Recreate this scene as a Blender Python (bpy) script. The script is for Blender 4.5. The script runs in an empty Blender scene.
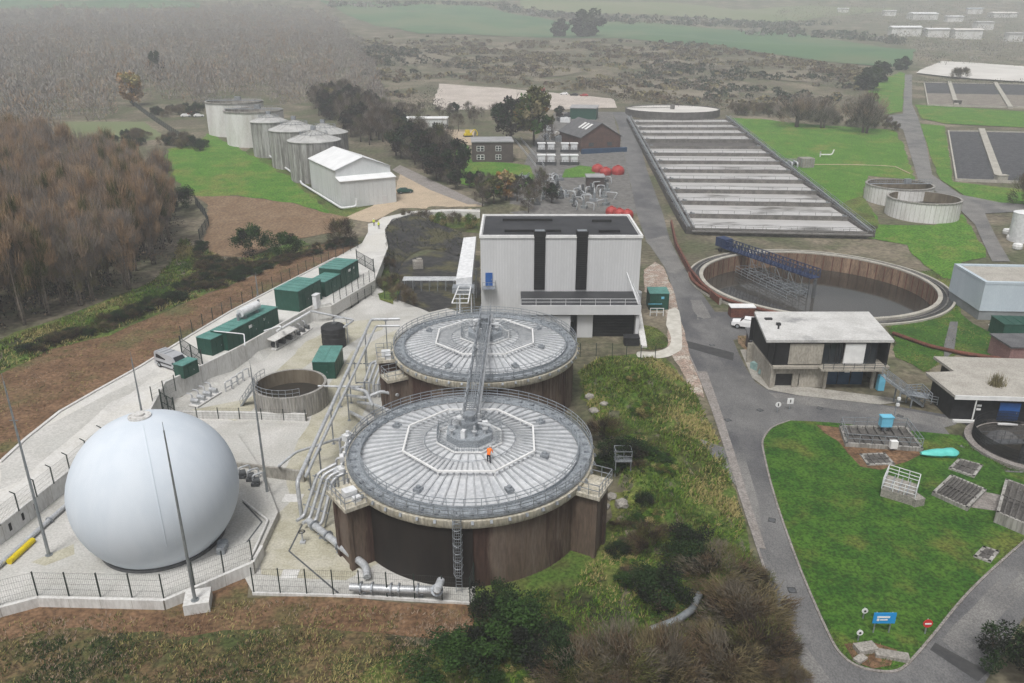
import bpy, bmesh, math, random
from mathutils import Vector, Matrix
from mathutils.geometry import delaunay_2d_cdt
random.seed(7)
S = bpy.context.scene
COL = S.collection
R = math.radians
# ------------------------------------------------------------------ camera
CAMZ, PITCH, FOC = 44.0, R(21.5), 780.0
cs, sn = math.cos(PITCH), math.sin(PITCH)
cam = bpy.data.objects.new('camera', bpy.data.cameras.new('camera'))
COL.objects.link(cam)
cam.location = (0, 0, CAMZ)
cam.rotation_euler = (R(90) - PITCH, 0, 0)
cam.data.sensor_width = 36
cam.data.lens = FOC / 1024 * 36
cam.data.clip_start = 0.5
cam.data.clip_end = 6000
S.camera = cam

def ray(px, py):
    a, b = px - 512.0, 341.5 - py
    return (a, b * sn + FOC * cs, b * cs - FOC * sn)
def L(px, py, z=0.0):
    d = ray(px, py); t = (z - CAMZ) / d[2]
    return Vector((d[0] * t, d[1] * t, z))
def zat(px, py, Y):
    d = ray(px, py); return CAMZ + d[2] * Y / d[1]
def W(pts, z=0.0):
    return [L(a, b, z).to_2d() for a, b in pts]
def sst(a, b, t):
    t = max(0.0, min(1.0, (t - a) / (b - a))); return t * t * (3 - 2 * t)

# ------------------------------------------------------------------ terrain height
TLINE = W([(-160, 640), (0, 525), (70, 470), (115, 432), (150, 413), (165, 385), (244, 347), (311, 309), (375, 280), (388, 247),
           (385, 229), (392, 219), (415, 213), (450, 211), (480, 212)], 2.5) + [Vector((60, 214))]
def sdist(x, y):
    best, sg = 1e18, 1
    for i in range(len(TLINE) - 1):
        ax, ay = TLINE[i]; bx, by = TLINE[i + 1]
        ux, uy = bx - ax, by - ay
        t = ((x - ax) * ux + (y - ay) * uy) / (ux * ux + uy * uy)
        t = max(0, min(1, t))
        dx, dy = x - ax - ux * t, y - ay - uy * t
        d = dx * dx + dy * dy
        if d < best - 1e-9:
            best = d; sg = 1 if ux * (y - ay) - uy * (x - ax) > 0 else -1
    return math.sqrt(best) * sg
CLC, CLR = L(815, 283, 0.0), 20.8           # big settling tank
STC, STR = L(1027, 446, 0.0), 5.4           # small round tank by the lawn
PITS = [(CLC, CLR + 1.6), (STC, STR + 0.9)]
def h(x, y):
    r = y - 170
    z = 0.0 if r < 0 else (.00075 * r * r if r < 40 else .06 * (r - 20))
    if y > 170: z *= 1 - .12 * sst(120, 420, x) * sst(170, 300, y)
    if y > 850: z += .0001 * (y - 850) ** 2
    z += 3 * sst(40, 260, -x) * sst(260, 620, y)
    if y > 330:
        k = sst(330, 600, y)
        z += k * (2.2 * math.sin(x / 61 + y / 90) * math.sin(y / 67 - x / 130) + 1.2 * math.sin(x / 33) * math.sin(y / 29))
    if x < 62 and y < 420:
        z += 2.44 * sst(0, 3.2, sdist(x, y)) * (1 - sst(-4, 22, x)) * (1 - sst(260, 420, y))
    elif x < 62: pass
    for c, rr in PITS:
        d = math.hypot(x - c.x, y - c.y)
        if d < rr + 1: z -= 7 * (1 - sst(rr - 1.4, rr, d))
    # rough bank between the digesters and the road
    if 6 < x < 34 and 40 < y < 112:
        k = sst(8, 13, x) * (1 - sst(0, 7, x - bank_right(y))) * sst(40, 46, y) * (1 - sst(98, 108, y))
        z += k * (.7 + .55 * math.sin(x / 2.3 + y / 5) + .5 * math.sin(y / 3.1 - x / 4.0))
    return z
BR = [L(*p, 0) for p in ((800, 690), (757, 545), (728, 455), (690, 365), (660, 330))]
def bank_right(y):
    for a, b in zip(BR, BR[1:]):
        if y <= b.y: return a.x + (b.x - a.x) * (y - a.y) / (b.y - a.y) - 8
    return BR[-1].x - 8
def G(px, py, up=0.0):
    d = ray(px, py)
    n = math.hypot(d[0], d[1]); t, pt = 30 / n, 0
    while t * n < 3000:
        x, y, z = d[0] * t, d[1] * t, CAMZ + d[2] * t
        if z < h(x, y) + up:
            lo, hi = pt, t
            for _ in range(18):
                m = (lo + hi) / 2
                if CAMZ + d[2] * m < h(d[0] * m, d[1] * m) + up: hi = m
                else: lo = m
            x, y = d[0] * hi, d[1] * hi
            return Vector((x, y, h(x, y)))
        pt = t; t += max(1.0, .02 * t * n) / n
    return Vector((d[0] * t, d[1] * t, h(d[0] * t, d[1] * t)))

# ------------------------------------------------------------------ materials
MATS = {}
def mat(name, c1, c2=None, scale=1.0, rough=.8, metal=0.0, bump=0.0, detail=6, stretch=(1, 1, 1), c3=None, s3=.12, lo=.35, hi=.65,
        lo3=.45, hi3=.65, stripes=None, spec=.3, bscale=None, fine=0.0):
    m = bpy.data.materials.new(name); m.use_nodes = True
    nt = m.node_tree; N = nt.nodes; K = nt.links
    b = N['Principled BSDF']; b.inputs['Roughness'].default_value = rough; b.inputs['Metallic'].default_value = metal
    b.inputs['Specular IOR Level'].default_value = spec
    tc = N.new('ShaderNodeTexCoord'); mp = N.new('ShaderNodeMapping'); mp.inputs['Scale'].default_value = stretch
    K.new(tc.outputs['Object'], mp.inputs['Vector'])
    def noise(sc, det=detail):
        n = N.new('ShaderNodeTexNoise'); n.inputs['Scale'].default_value = sc; n.inputs['Detail'].default_value = det
        n.inputs['Roughness'].default_value = .62
        K.new(mp.outputs['Vector'], n.inputs['Vector']); return n.outputs['Fac']
    def ramp(f, a, c):
        r = N.new('ShaderNodeMapRange'); r.inputs['From Min'].default_value = a; r.inputs['From Max'].default_value = c
        r.interpolation_type = 'SMOOTHSTEP'; K.new(f, r.inputs['Value']); return r.outputs['Result']
    def mix(f, A, B, mode='MIX'):
        x = N.new('ShaderNodeMix'); x.data_type = 'RGBA'; x.blend_type = mode
        if isinstance(f, float): x.inputs[0].default_value = f
        else: K.new(f, x.inputs[0])
        for i, v in ((6, A), (7, B)):
            if isinstance(v, tuple): x.inputs[i].default_value = (*v, 1)
            else: K.new(v, x.inputs[i])
        return x.outputs[2]
    col = c1
    if c2: col = mix(ramp(noise(scale), lo, hi), c1, c2)
    if c3: col = mix(ramp(noise(s3), lo3, hi3), col, c3)
    if fine:
        f = ramp(noise(bscale or 6, 3), .3, .7)
        col = mix(fine, col if not isinstance(col, tuple) else mix(0.0, col, col), mix(f, (0.0, 0.0, 0.0), (1.0, 1.0, 1.0)), 'OVERLAY')
    if stripes:
        axis, per, dark = stripes
        w = N.new('ShaderNodeTexWave'); w.wave_type = 'BANDS'; w.bands_direction = axis
        w.inputs['Scale'].default_value = 2 * math.pi / per / 20 * 1.0
        K.new(tc.outputs['Object'], w.inputs['Vector'])
        wf = ramp(w.outputs['Fac'], 0.02, .28)
        col = mix(wf, dark, col)
    if isinstance(col, tuple): b.inputs['Base Color'].default_value = (*col, 1)
    else: K.new(col, b.inputs['Base Color'])
    if bump:
        bn = N.new('ShaderNodeBump'); bn.inputs['Strength'].default_value = min(1, bump); bn.inputs['Distance'].default_value = .15 * bump
        K.new(noise(bscale or scale * 4, 8), bn.inputs['Height']); K.new(bn.outputs['Normal'], b.inputs['Normal'])
    MATS[name] = m
    return m
M = MATS
# ground
mat('scrub', (.115, .10, .07), (.08, .09, .045), .06, 1, bump=.8, c3=(.20, .17, .125), s3=.045, bscale=.9, fine=.35)
mat('soil', (.18, .108, .062), (.115, .066, .036), .35, 1, bump=.7, c3=(.10, .095, .038), s3=.12, lo3=.5, hi3=.68, bscale=2.5, fine=.4)
mat('weedy_soil', (.13, .085, .045), (.055, .07, .022), .3, 1, bump=.8, c3=(.03, .034, .016), s3=.2, lo3=.52, hi3=.66, bscale=2.6, fine=.5)
mat('ploughed', (.17, .11, .065), (.21, .145, .09), .3, 1, bump=.5, stretch=(1, .5, 1), bscale=2, fine=.3)
mat('rough_grass', (.06, .11, .018), (.15, .165, .042), .22, 1, bump=.8, c3=(.028, .03, .014), s3=.11, bscale=2.6, fine=.45)
mat('lawn', (.024, .075, .008), (.05, .115, .013), .34, 1, bump=.45, c3=(.10, .12, .024), s3=.16, lo3=.5, hi3=.7, bscale=3.4, fine=.5)
mat('bright_lawn', (.055, .15, .012), (.085, .185, .02), .2, 1, bump=.4, c3=(.14, .17, .035), s3=.10, lo3=.48, hi3=.7, bscale=2.2, fine=.5)
mat('field', (.05, .12, .055), (.075, .15, .065), .02, 1, c3=(.11, .15, .075), s3=.012)
mat('bare_ground', (.215, .185, .14), (.15, .135, .095), .05, 1, fine=.3)
mat('lane_wall', (.105, .10, .093), (.18, .17, .155), .6, .8, fine=.3)
mat('pale_field', (.17, .18, .10), (.14, .17, .08), .02, 1)
mat('asphalt', (.118, .117, .117), (.162, .16, .157), .25, .8, bump=.25, c3=(.085, .085, .09), s3=.1, bscale=9, fine=.25, stretch=(1, .6, 1))
mat('old_asphalt', (.16, .155, .15), (.20, .195, .185), .3, .9, bump=.3, c3=(.12, .12, .12), s3=.12, bscale=7, fine=.3)
mat('black_patch', (.045, .045, .047), (.06, .06, .06), 1.2, .85, bump=.2)
mat('pavement', (.26, .24, .225), (.21, .19, .175), .8, .9, bump=.3, fine=.3, bscale=5)
mat('broken_slabs', (.34, .25, .20), (.25, .20, .165), 1.1, .95, bump=.7, c3=(.40, .36, .31), s3=.5, fine=.4, bscale=4)
mat('white_path', (.56, .54, .49), (.44, .42, .37), .8, .9, bump=.2)
mat('road_concrete', (.60, .59, .565), (.50, .49, .465), .28, .85, bump=.2, c3=(.56, .545, .505), s3=.12, bscale=5, stretch=(1, 1, 1), fine=.12)
mat('yard_concrete', (.46, .455, .43), (.385, .375, .345), .3, .85, bump=.2, c3=(.51, .50, .475), s3=.15, bscale=5, fine=.15)
mat('stained_concrete', (.43, .41, .325), (.35, .33, .25), .45, .9, bump=.2, c3=(.45, .43, .36), s3=.3, fine=.15, bscale=5)
mat('gravel', (.47, .42, .375), (.39, .345, .305), .1, 1, bump=.5, bscale=1.5, fine=.25)
mat('sand', (.45, .36, .26), (.37, .30, .22), .15, 1, bump=.4, fine=.3)
mat('geotextile', (.020, .020, .021), (.045, .043, .04), .5, .75, bump=.9, stretch=(1, 1, .5), bscale=1.2, c3=(.075, .07, .034), s3=.14, lo3=.48, hi3=.6, fine=.3)
# built
mat('concrete', (.36, .345, .31), (.27, .255, .225), .5, .9, bump=.3, stretch=(1, 1, .35), fine=.25, bscale=4)
mat('concrete_pale', (.62, .615, .595), (.52, .51, .49), .6, .85, bump=.2, stretch=(1, 1, .3), fine=.15, bscale=4)
mat('concrete_stained', (.30, .29, .265), (.20, .19, .175), .9, .9, bump=.4, stretch=(1, 1, .12), c3=(.36, .35, .33), s3=.5, fine=.3, bscale=5)
mat('digester_wall', (.115, .083, .062), (.155, .12, .096), .45, .75, bump=.25, stretch=(1, 1, .16), c3=(.062, .036, .028), s3=.34, lo3=.48, hi3=.6, fine=.2, bscale=5)
mat('digester_dark', (.016, .013, .011), (.024, .019, .016), .8, .7, bump=.3, stretch=(1, 1, .2))
mat('rim_concrete', (.47, .44, .37), (.36, .33, .26), 1.1, .85, bump=.25, stretch=(1, 1, .25), fine=.3, bscale=4)
mat('roof_metal', (.70, .715, .73), (.54, .555, .575), .45, .42, .3, bump=.15, c3=(.60, .61, .62), s3=.25, fine=.2, bscale=3)
mat('rib_metal', (.40, .415, .43), (.50, .51, .52), 1.4, .5, .4)
mat('galvanised', (.36, .385, .41), (.27, .29, .315), 1.8, .5, .5, fine=.2)
mat('grating', (.37, .40, .43), (.28, .305, .33), 2.2, .6, .35, fine=.3, bscale=9)
mat('white_steel', (.72, .73, .74), (.58, .59, .60), 1.6, .45)
mat('pipe_grey', (.52, .535, .55), (.40, .415, .43), 1.3, .42, .25, fine=.15)
mat('membrane', (.56, .615, .675), (.60, .65, .705), .5, .8, spec=.12, bump=.04, bscale=.6, stretch=(1, 1, .22))
mat('mast_steel', (.30, .32, .33), (.23, .25, .26), 2, .5, .4)
mat('fence_green', (.018, .03, .026), (.028, .04, .034), 3, .6)
mat('mesh_wire', (.06, .068, .066), None, rough=.6)
mat('yellow', (.70, .56, .02), (.58, .44, .015), 2, .6)
mat('kiosk_green', (.012, .062, .043), (.018, .075, .054), 1.2, .5, fine=.15)
mat('kiosk_roof', (.10, .25, .22), (.07, .19, .165), .7, .5, fine=.2)
mat('black', (.018, .018, .02), (.03, .03, .032), 1.5, .6)
mat('sludge', (.022, .019, .015), (.035, .03, .024), .5, .5)
mat('tank_inner', (.20, .17, .125), (.13, .105, .075), .9, .9, bump=.3, stretch=(1, 1, .25))
mat('cladding', (.60, .605, .61), (.545, .55, .555), .5, .5, stretch=(1, 1, .15), stripes=('X', .45, (.53, .535, .54)), fine=.06)
mat('cladding_plain', (.60, .605, .61), (.53, .535, .545), .4, .5, stretch=(1, 1, .2))
mat('black_roof', (.028, .029, .032), (.045, .046, .05), .3, .6, bump=.1, fine=.15)
mat('louvre_black', (.012, .012, .013), (.02, .02, .021), 1, .6)
mat('blue_door', (.03, .12, .38), (.025, .10, .32), 2, .5)
mat('shed_white', (.62, .64, .64), (.55, .57, .57), .3, .5, stretch=(1, 1, .2), fine=.08)
mat('shed_roof', (.78, .79, .79), (.70, .71, .71), .3, .5)
mat('silo_white', (.70, .695, .68), (.58, .57, .545), .35, .8, stretch=(1, 1, .2), c3=(.50, .48, .44), s3=.3, lo3=.55, hi3=.75, fine=.15)
mat('silo_metal', (.38, .375, .36), (.17, .165, .155), .9, .65, .2, stretch=(1, 1, .1), c3=(.46, .46, .45), s3=.6, fine=.2)
mat('silo_cap', (.47, .47, .455), (.36, .36, .35), .4, .7, .1, fine=.15)
mat('brick_dark', (.075, .062, .058), (.10, .08, .073), .6, .9, fine=.3)
mat('brick_red', (.13, .075, .06), (.095, .06, .05), .6, .9, fine=.3, bscale=5)
mat('slate', (.10, .10, .105), (.14, .14, .143), .5, .8, fine=.25)
mat('felt_grey', (.34, .34, .345), (.27, .27, .275), .4, .9, fine=.15)
mat('white_paint', (.78, .78, .77), (.68, .68, .67), .9, .5)
mat('glass_dark', (.02, .025, .03), None, rough=.12, spec=.6)
mat('window_glass', (.05, .06, .065), (.08, .09, .095), 2, .15, spec=.6)
mat('red_paint', (.40, .05, .045), (.28, .035, .03), .8, .5)
mat('red_brown', (.16, .06, .04), (.10, .04, .03), .8, .8, fine=.3)
mat('rust_wall', (.23, .155, .105), (.15, .10, .068), .4, .85, stretch=(1, 1, .2), c3=(.32, .22, .15), s3=.35, lo3=.5, hi3=.7, bump=.2, fine=.3)
mat('settle_water', (.016, .014, .011), (.06, .056, .05), .03, .08, spec=.5, detail=2)
mat('lane_water', (.46, .45, .44), (.53, .52, .51), .25, .3, c3=(.14, .13, .12), s3=.16, lo3=.53, hi3=.66, stretch=(.35, 1, 1))  # pale base colour paints in the sky reflected by the water
mat('lane_dark', (.075, .07, .066), (.12, .113, .105), .6, .8, fine=.3)
mat('lane_top', (.17, .165, .155), (.11, .105, .10), .6, .9, fine=.3)
mat('steel_blue', (.03, .07, .13), (.022, .05, .10), 1.2, .5)
mat('bridge_blue', (.025, .045, .115), (.018, .03, .075), 1.5, .5)
mat('render_cream', (.38, .35, .30), (.29, .27, .23), .6, .9, stretch=(1, 1, .3), fine=.2)
mat('roof_white', (.56, .555, .54), (.45, .445, .43), .3, .85, c3=(.28, .28, .28), s3=.16, lo3=.54, hi3=.66, fine=.15)
mat('roof_buff', (.40, .38, .34), (.33, .31, .275), .4, .9, fine=.2)
mat('pale_blue_wall', (.50, .57, .62), (.45, .52, .575), .3, .6, stretch=(1, 1, .3), fine=.06)
mat('pale_blue_dark', (.25, .27, .28), (.2, .215, .22), .3, .7)
mat('wood_brown', (.10, .07, .05), (.07, .05, .036), 2, .8)
mat('turquoise', (.13, .56, .50), (.10, .48, .43), 1.5, .5)
mat('tarp_teal', (.28, .40, .38), (.20, .31, .30), 2.0, .7, bump=.5)
mat('sky_blue', (.17, .50, .68), (.14, .44, .60), 1.5, .5)
mat('sign_blue', (.02, .27, .62), None, rough=.5)
mat('sign_red', (.55, .03, .03), None, rough=.5)
mat('pink_wall', (.28, .17, .16), (.22, .13, .125), .5, .9, fine=.2)
mat('filter_bed', (.05, .052, .058), (.08, .08, .085), .5, 1, bump=.5, bscale=2, fine=.35)
mat('filter_dry', (.23, .205, .175), (.17, .15, .13), .3, 1, bump=.5, bscale=2, fine=.3)
mat('bed_wall', (.42, .40, .35), (.33, .31, .27), .5, .9, fine=.2)
mat('cover_white', (.62, .60, .565), (.53, .51, .475), .06, .9)
mat('van_silver', (.46, .47, .49), (.42, .43, .45), 2, .3, .2, spec=.5)
mat('van_white', (.80, .80, .80), None, rough=.3, spec=.5)
mat('tyre', (.015, .015, .015), None, rough=.8)
mat('headlamp', (.65, .66, .66), None, rough=.15)
mat('steel_dark', (.09, .095, .10), (.13, .135, .14), 2, .6, .3)
mat('tan_block', (.32, .30, .27), (.24, .225, .20), .8, .9, bump=.4, fine=.3)
mat('skin_tone', (.42, .25, .18), None, rough=.6)
mat('hivis_orange', (.90, .20, .03), (.8, .16, .02), 6, .7)
mat('hivis_yellow', (.68, .80, .04), None, rough=.7)
mat('trousers', (.02, .022, .03), None, rough=.8)
mat('helmet_white', (.8, .8, .8), None, rough=.4)
# plants
mat('bark', (.07, .055, .043), (.11, .09, .075), 3, .9)
mat('bark_pale', (.26, .22, .18), (.15, .12, .10), 3, .9)
for nm, c in (('twig_brown', (.34, .255, .185)), ('twig_rust', (.42, .285, .175)), ('twig_dark', (.05, .038, .03)), ('twig_grey', (.27, .235, .205)),
              ('twig_olive', (.24, .21, .115)), ('leaf_dark', (.024, .045, .016)), ('leaf_green', (.05, .105, .02)), ('leaf_olive', (.095, .10, .032)),
              ('leaf_gold', (.36, .20, .05)), ('bush_buff', (.17, .14, .075)), ('bush_brown', (.12, .085, .052)), ('bush_grey', (.14, .12, .09)), ('bush_dark', (.045, .036, .026)), ('leaf_mid', (.035, .072, .018)), ('leaf_straw', (.34, .29, .12)), ('leaf_black', (.016, .019, .014)), ('leaf_fresh', (.14, .22, .032)),
              ('twig_red', (.23, .145, .09)), ('leaf_far', (.05, .065, .04)), ('far_twig', (.30, .28, .262))):  # far_twig is paled: the mist over distant woods is put into its colour
    mat(nm, c, tuple(v * .72 for v in c), .9, .9, spec=.15)

# ------------------------------------------------------------------ mesh builder
class MB:
    def __init__(s): s.v = []; s.f = []; s.m = []; s.mi = 0
    def add(s, vs, fs):
        o = len(s.v); s.v += [tuple(p) for p in vs]
        s.f += [tuple(i + o for i in q) for q in fs]; s.m += [s.mi] * len(fs); return s
    def box(s, c, d, rz=0.0, tilt=None):
        x, y, z = (k / 2 for k in d); q = []
        for a, b, e in ((-1, -1, -1), (1, -1, -1), (1, 1, -1), (-1, 1, -1), (-1, -1, 1), (1, -1, 1), (1, 1, 1), (-1, 1, 1)):
            q.append(Vector((a * x, b * y, e * z)))
        if tilt: q = [tilt @ p for p in q]
        if rz: r = Matrix.Rotation(rz, 3, 'Z'); q = [r @ p for p in q]
        c = Vector(c)
        return s.add([p + c for p in q], [(3, 2, 1, 0), (4, 5, 6, 7), (0, 1, 5, 4), (1, 2, 6, 5), (2, 3, 7, 6), (3, 0, 4, 7)])
    def bar(s, a, b, w, t=None):
        a, b = Vector(a), Vector(b); t = t or w; d = b - a
        if d.length < 1e-6: return s
        u = d.cross(Vector((0, 0, 1)))
        u = Vector((1, 0, 0)) if u.length < 1e-5 else u.normalized()
        v = u.cross(d).normalized(); q = []
        for p in (a, b):
            for e, g in ((-1, -1), (1, -1), (1, 1), (-1, 1)): q.append(p + u * e * w / 2 + v * g * t / 2)
        return s.add(q, [(3, 2, 1, 0), (4, 5, 6, 7), (0, 1, 5, 4), (1, 2, 6, 5), (2, 3, 7, 6), (3, 0, 4, 7)])
    def tube(s, pts, r, n=8, r2=None):
        pts = [Vector(p) for p in pts]; k = len(pts); vs = []; fs = []; pu = None
        for i, p in enumerate(pts):
            d = (pts[min(i + 1, k - 1)] - pts[max(i - 1, 0)]).normalized()
            if pu is None:
                u = d.cross(Vector((0, 0, 1)));  u = Vector((1, 0, 0)) if u.length < 1e-4 else u.normalized()
            else:
                u = pu - d * pu.dot(d); u = u.normalized() if u.length > 1e-5 else pu
            pu = u; w = d.cross(u); rr = r if r2 is None else r + (r2 - r) * i / (k - 1)
            vs += [p + (u * math.cos(a) + w * math.sin(a)) * rr for a in (2 * math.pi * j / n for j in range(n))]
        for i in range(k - 1):
            for j in range(n):
                a, b = i * n + j, i * n + (j + 1) % n; fs.append((a, b, b + n, a + n))
        fs.append(tuple(range(n - 1, -1, -1))); fs.append(tuple((k - 1) * n + j for j in range(n)))
        return s.add(vs, fs)
    def pipe(s, pts, r, n=8, bend=3.0):
        """tube with rounded corners"""
        pts = [Vector(p) for p in pts]; out = [pts[0]]
        for a, b, c in zip(pts, pts[1:], pts[2:]):
            k = min(r * bend, (a - b).length * .45, (c - b).length * .45)
            p, q = b + (a - b).normalized() * k, b + (c - b).normalized() * k
            out += [p * (1 - t) ** 2 + b * 2 * t * (1 - t) + q * t * t for t in (0, .33, .67, 1)]
        out.append(pts[-1]); return s.tube(out, r, n)
    def cyl(s, x, y, z0, z1, r, n=24, r2=None, a0=0.0): 
        r2 = r if r2 is None else r2; vs = []
        for z, rr in ((z0, r), (z1, r2)):
            vs += [(x + rr * math.cos(a0 + 2 * math.pi * i / n), y + rr * math.sin(a0 + 2 * math.pi * i / n), z) for i in range(n)]
        fs = [(i, (i + 1) % n, n + (i + 1) % n, n + i) for i in range(n)] + [tuple(range(n - 1, -1, -1)), tuple(range(n, 2 * n))]
        return s.add(vs, fs)
    def lathe(s, prof, n=48, x=0, y=0, a0=0.0, a1=2 * math.pi):
        full = abs(a1 - a0 - 2 * math.pi) < 1e-6; k = n if full else n + 1; vs = []; fs = []
        for i in range(k):
            a = a0 + (a1 - a0) * i / n
            vs += [(x + r * math.cos(a), y + r * math.sin(a), z) for r, z in prof]
        p = len(prof)
        for i in range(n):
            for j in range(p - 1):
                a, b = i * p + j, ((i + 1) % k) * p + j; fs.append((a, b, b + 1, a + 1))
        return s.add(vs, fs)
    def prism(s, poly, z0, z1):
        n = len(poly); vs = [(p[0], p[1], z0) for p in poly] + [(p[0], p[1], z1) for p in poly]
        return s.add(vs, [(i, (i + 1) % n, n + (i + 1) % n, n + i) for i in range(n)] + [tuple(range(n - 1, -1, -1)), tuple(range(n, 2 * n))])
    def poly(s, pts): return s.add(pts, [tuple(range(len(pts)))])
    def build(s, name, mats, parent=None, world=False, smooth=False, loc=None, rz=0.0):
        me = bpy.data.meshes.new(name)
        vs = s.v
        if world and parent is not None:
            o = parent.location; vs = [(a - o.x, b - o.y, c - o.z) for a, b, c in vs]
        me.from_pydata(vs, [], s.f)
        if isinstance(mats, str): mats = [mats]
        for m in mats: me.materials.append(M[m])
        me.polygons.foreach_set('material_index', s.m)
        if smooth:
            me.polygons.foreach_set('use_smooth', [True] * len(me.polygons))
            me.set_sharp_from_angle(angle=R(38))
        me.update()
        ob = bpy.data.objects.new(name, me); COL.objects.link(ob)
        if parent: ob.parent = parent
        if loc is not None: ob.location = loc
        ob.rotation_euler.z = rz
        return ob
def tag(o, label=None, cat=None, group=None, kind=None):
    if label: o['label'] = label
    if cat: o['category'] = cat
    if group: o['group'] = group
    if kind: o['kind'] = kind
    return o
def thing(name, label, cat, loc=(0, 0, 0), rz=0.0, group=None):
    o = bpy.data.objects.new(name, None); COL.objects.link(o); o.empty_display_size = .5
    o.location = loc; o.rotation_euler.z = rz
    return tag(o, label, cat, group)
def link(name, data, parent=None, loc=(0, 0, 0), rz=0.0, sc=None):
    o = bpy.data.objects.new(name, data); COL.objects.link(o); o.parent = parent; o.location = loc; o.rotation_euler.z = rz
    if sc: o.scale = sc
    return o
def copy_tree(o, loc, rz=None, parent=None, label=None, group=None, sc=None):
    c = o.copy(); COL.objects.link(c)
    if parent is not None: c.parent = parent
    else:
        c.location = loc
        if rz is not None: c.rotation_euler.z = rz
        if label: c['label'] = label
        if group: c['group'] = group
        if sc: c.scale = (sc, sc, sc) if not isinstance(sc, tuple) else sc
    for ch in o.children: copy_tree(ch, None, parent=c)
    return c
def one(mb, name, mats, label, cat, group=None, loc=None, rz=0.0, smooth=False):
    return tag(mb.build(name, mats, None, smooth=smooth, loc=loc, rz=rz), label, cat, group)
def struct(mb, name, mats, kind='structure'):
    return tag(mb.build(name, mats), kind=kind)
def frame(a, b):
    a, b = Vector(a), Vector(b); d = b - a
    return math.atan2(d.y, d.x), d.length

def inside(pt, poly):
    x, y = pt; c = False; n = len(poly); j = n - 1
    for i in range(n):
        xi, yi = poly[i][0], poly[i][1]; xj, yj = poly[j][0], poly[j][1]
        if (yi > y) != (yj > y) and x < (xj - xi) * (y - yi) / (yj - yi) + xi: c = not c
        j = i
    return c
def densify(poly, step):
    out = []
    for a, b in zip(poly, poly[1:] + poly[:1]):
        a, b = Vector(a), Vector(b); n = max(1, int((b - a).length / step))
        out += [a + (b - a) * (i / n) for i in range(n)]
    return out
def drape(name, poly, mats, up, step=3.0, wob=0.0, kind='structure', hf=None):
    """a polygon laid on the terrain as one sheet"""
    hf = hf or h
    poly = [Vector((p[0], p[1])) for p in poly]
    ed = densify(poly, step)
    if wob:
        ed = [p + Vector((random.uniform(-wob, wob), random.uniform(-wob, wob))) for p in ed]
    xs = [p.x for p in ed]; ys = [p.y for p in ed]; pts = list(ed); x = min(xs)
    while x < max(xs):
        y = min(ys)
        while y < max(ys):
            q = (x + random.uniform(-.1, .1) * step, y + random.uniform(-.1, .1) * step)
            if inside(q, ed): pts.append(Vector(q))
            y += step
        x += step
    n = len(ed)
    vs, _, fs, *_ = delaunay_2d_cdt(pts, [], [list(range(n))], 1, 1e-4)
    mb = MB(); mb.add([(p.x, p.y, hf(p.x, p.y) + up) for p in vs], fs)
    return struct(mb, name, mats, kind)
def GP(pts): return [G(a, b).to_2d() for a, b in pts]
def spline(pts, n=6):
    pts = [Vector(p) for p in pts]; out = []
    for i in range(len(pts) - 1):
        p0, p1, p2, p3 = pts[max(i - 1, 0)], pts[i], pts[i + 1], pts[min(i + 2, len(pts) - 1)]
        for k in range(n):
            t = k / n
            out.append(.5 * ((2 * p1) + (p2 - p0) * t + (2 * p0 - 5 * p1 + 4 * p2 - p3) * t * t + (3 * p1 - p0 - 3 * p2 + p3) * t ** 3))
    out.append(pts[-1]); return out
def strip(name, pts, w, hgt, mats, kind='structure', up=0.0, flat=False):
    """kerb or low wall along ground points"""
    mb = MB(); pts = [Vector((p[0], p[1])) for p in pts]
    n = len(pts); nor = []
    for i in range(n):
        d = (pts[min(i + 1, n - 1)] - pts[max(i - 1, 0)]).normalized(); nor.append(Vector((-d.y, d.x)))
    vs = []
    for p, q in zip(pts, nor):
        zz = h(p.x, p.y) + up
        for e, zt in ((-1, -.3), (-1, hgt), (1, hgt), (1, -.3)):
            vs.append((p.x + q.x * e * w / 2, p.y + q.y * e * w / 2, zz + zt))
    fs = []
    for i in range(n - 1):
        for j in range(4):
            a, b = i * 4 + j, i * 4 + (j + 1) % 4; fs.append((a, b, b + 4, a + 4))
    fs += [(3, 2, 1, 0), tuple((n - 1) * 4 + j for j in range(4))]
    mb.add(vs, fs)
    o = mb.build(name, mats)
    if kind: o['kind'] = kind
    return o

# ------------------------------------------------------------------ light and air
wd = bpy.data.worlds.new('World'); S.world = wd; wd.use_nodes = True
nt = wd.node_tree; bg = nt.nodes['Background']
sky = nt.nodes.new('ShaderNodeTexSky'); sky.sky_type = 'NISHITA'; sky.sun_disc = False
SUN_EL, SUN_AZ = R(62), R(200)
sky.sun_elevation = SUN_EL; sky.sun_rotation = SUN_AZ; sky.dust_density = 6; sky.air_density = 1.0; sky.ozone_density = 1
hs = nt.nodes.new('ShaderNodeHueSaturation'); hs.inputs['Saturation'].default_value = .28
nt.links.new(sky.outputs[0], hs.inputs['Color']); nt.links.new(hs.outputs[0], bg.inputs[0]); bg.inputs[1].default_value = .1
sun = bpy.data.objects.new('sun', bpy.data.lights.new('sun', 'SUN')); COL.objects.link(sun)
sun.data.energy = 1.8; sun.data.angle = R(14); sun.data.color = (1, .985, .96)
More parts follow.
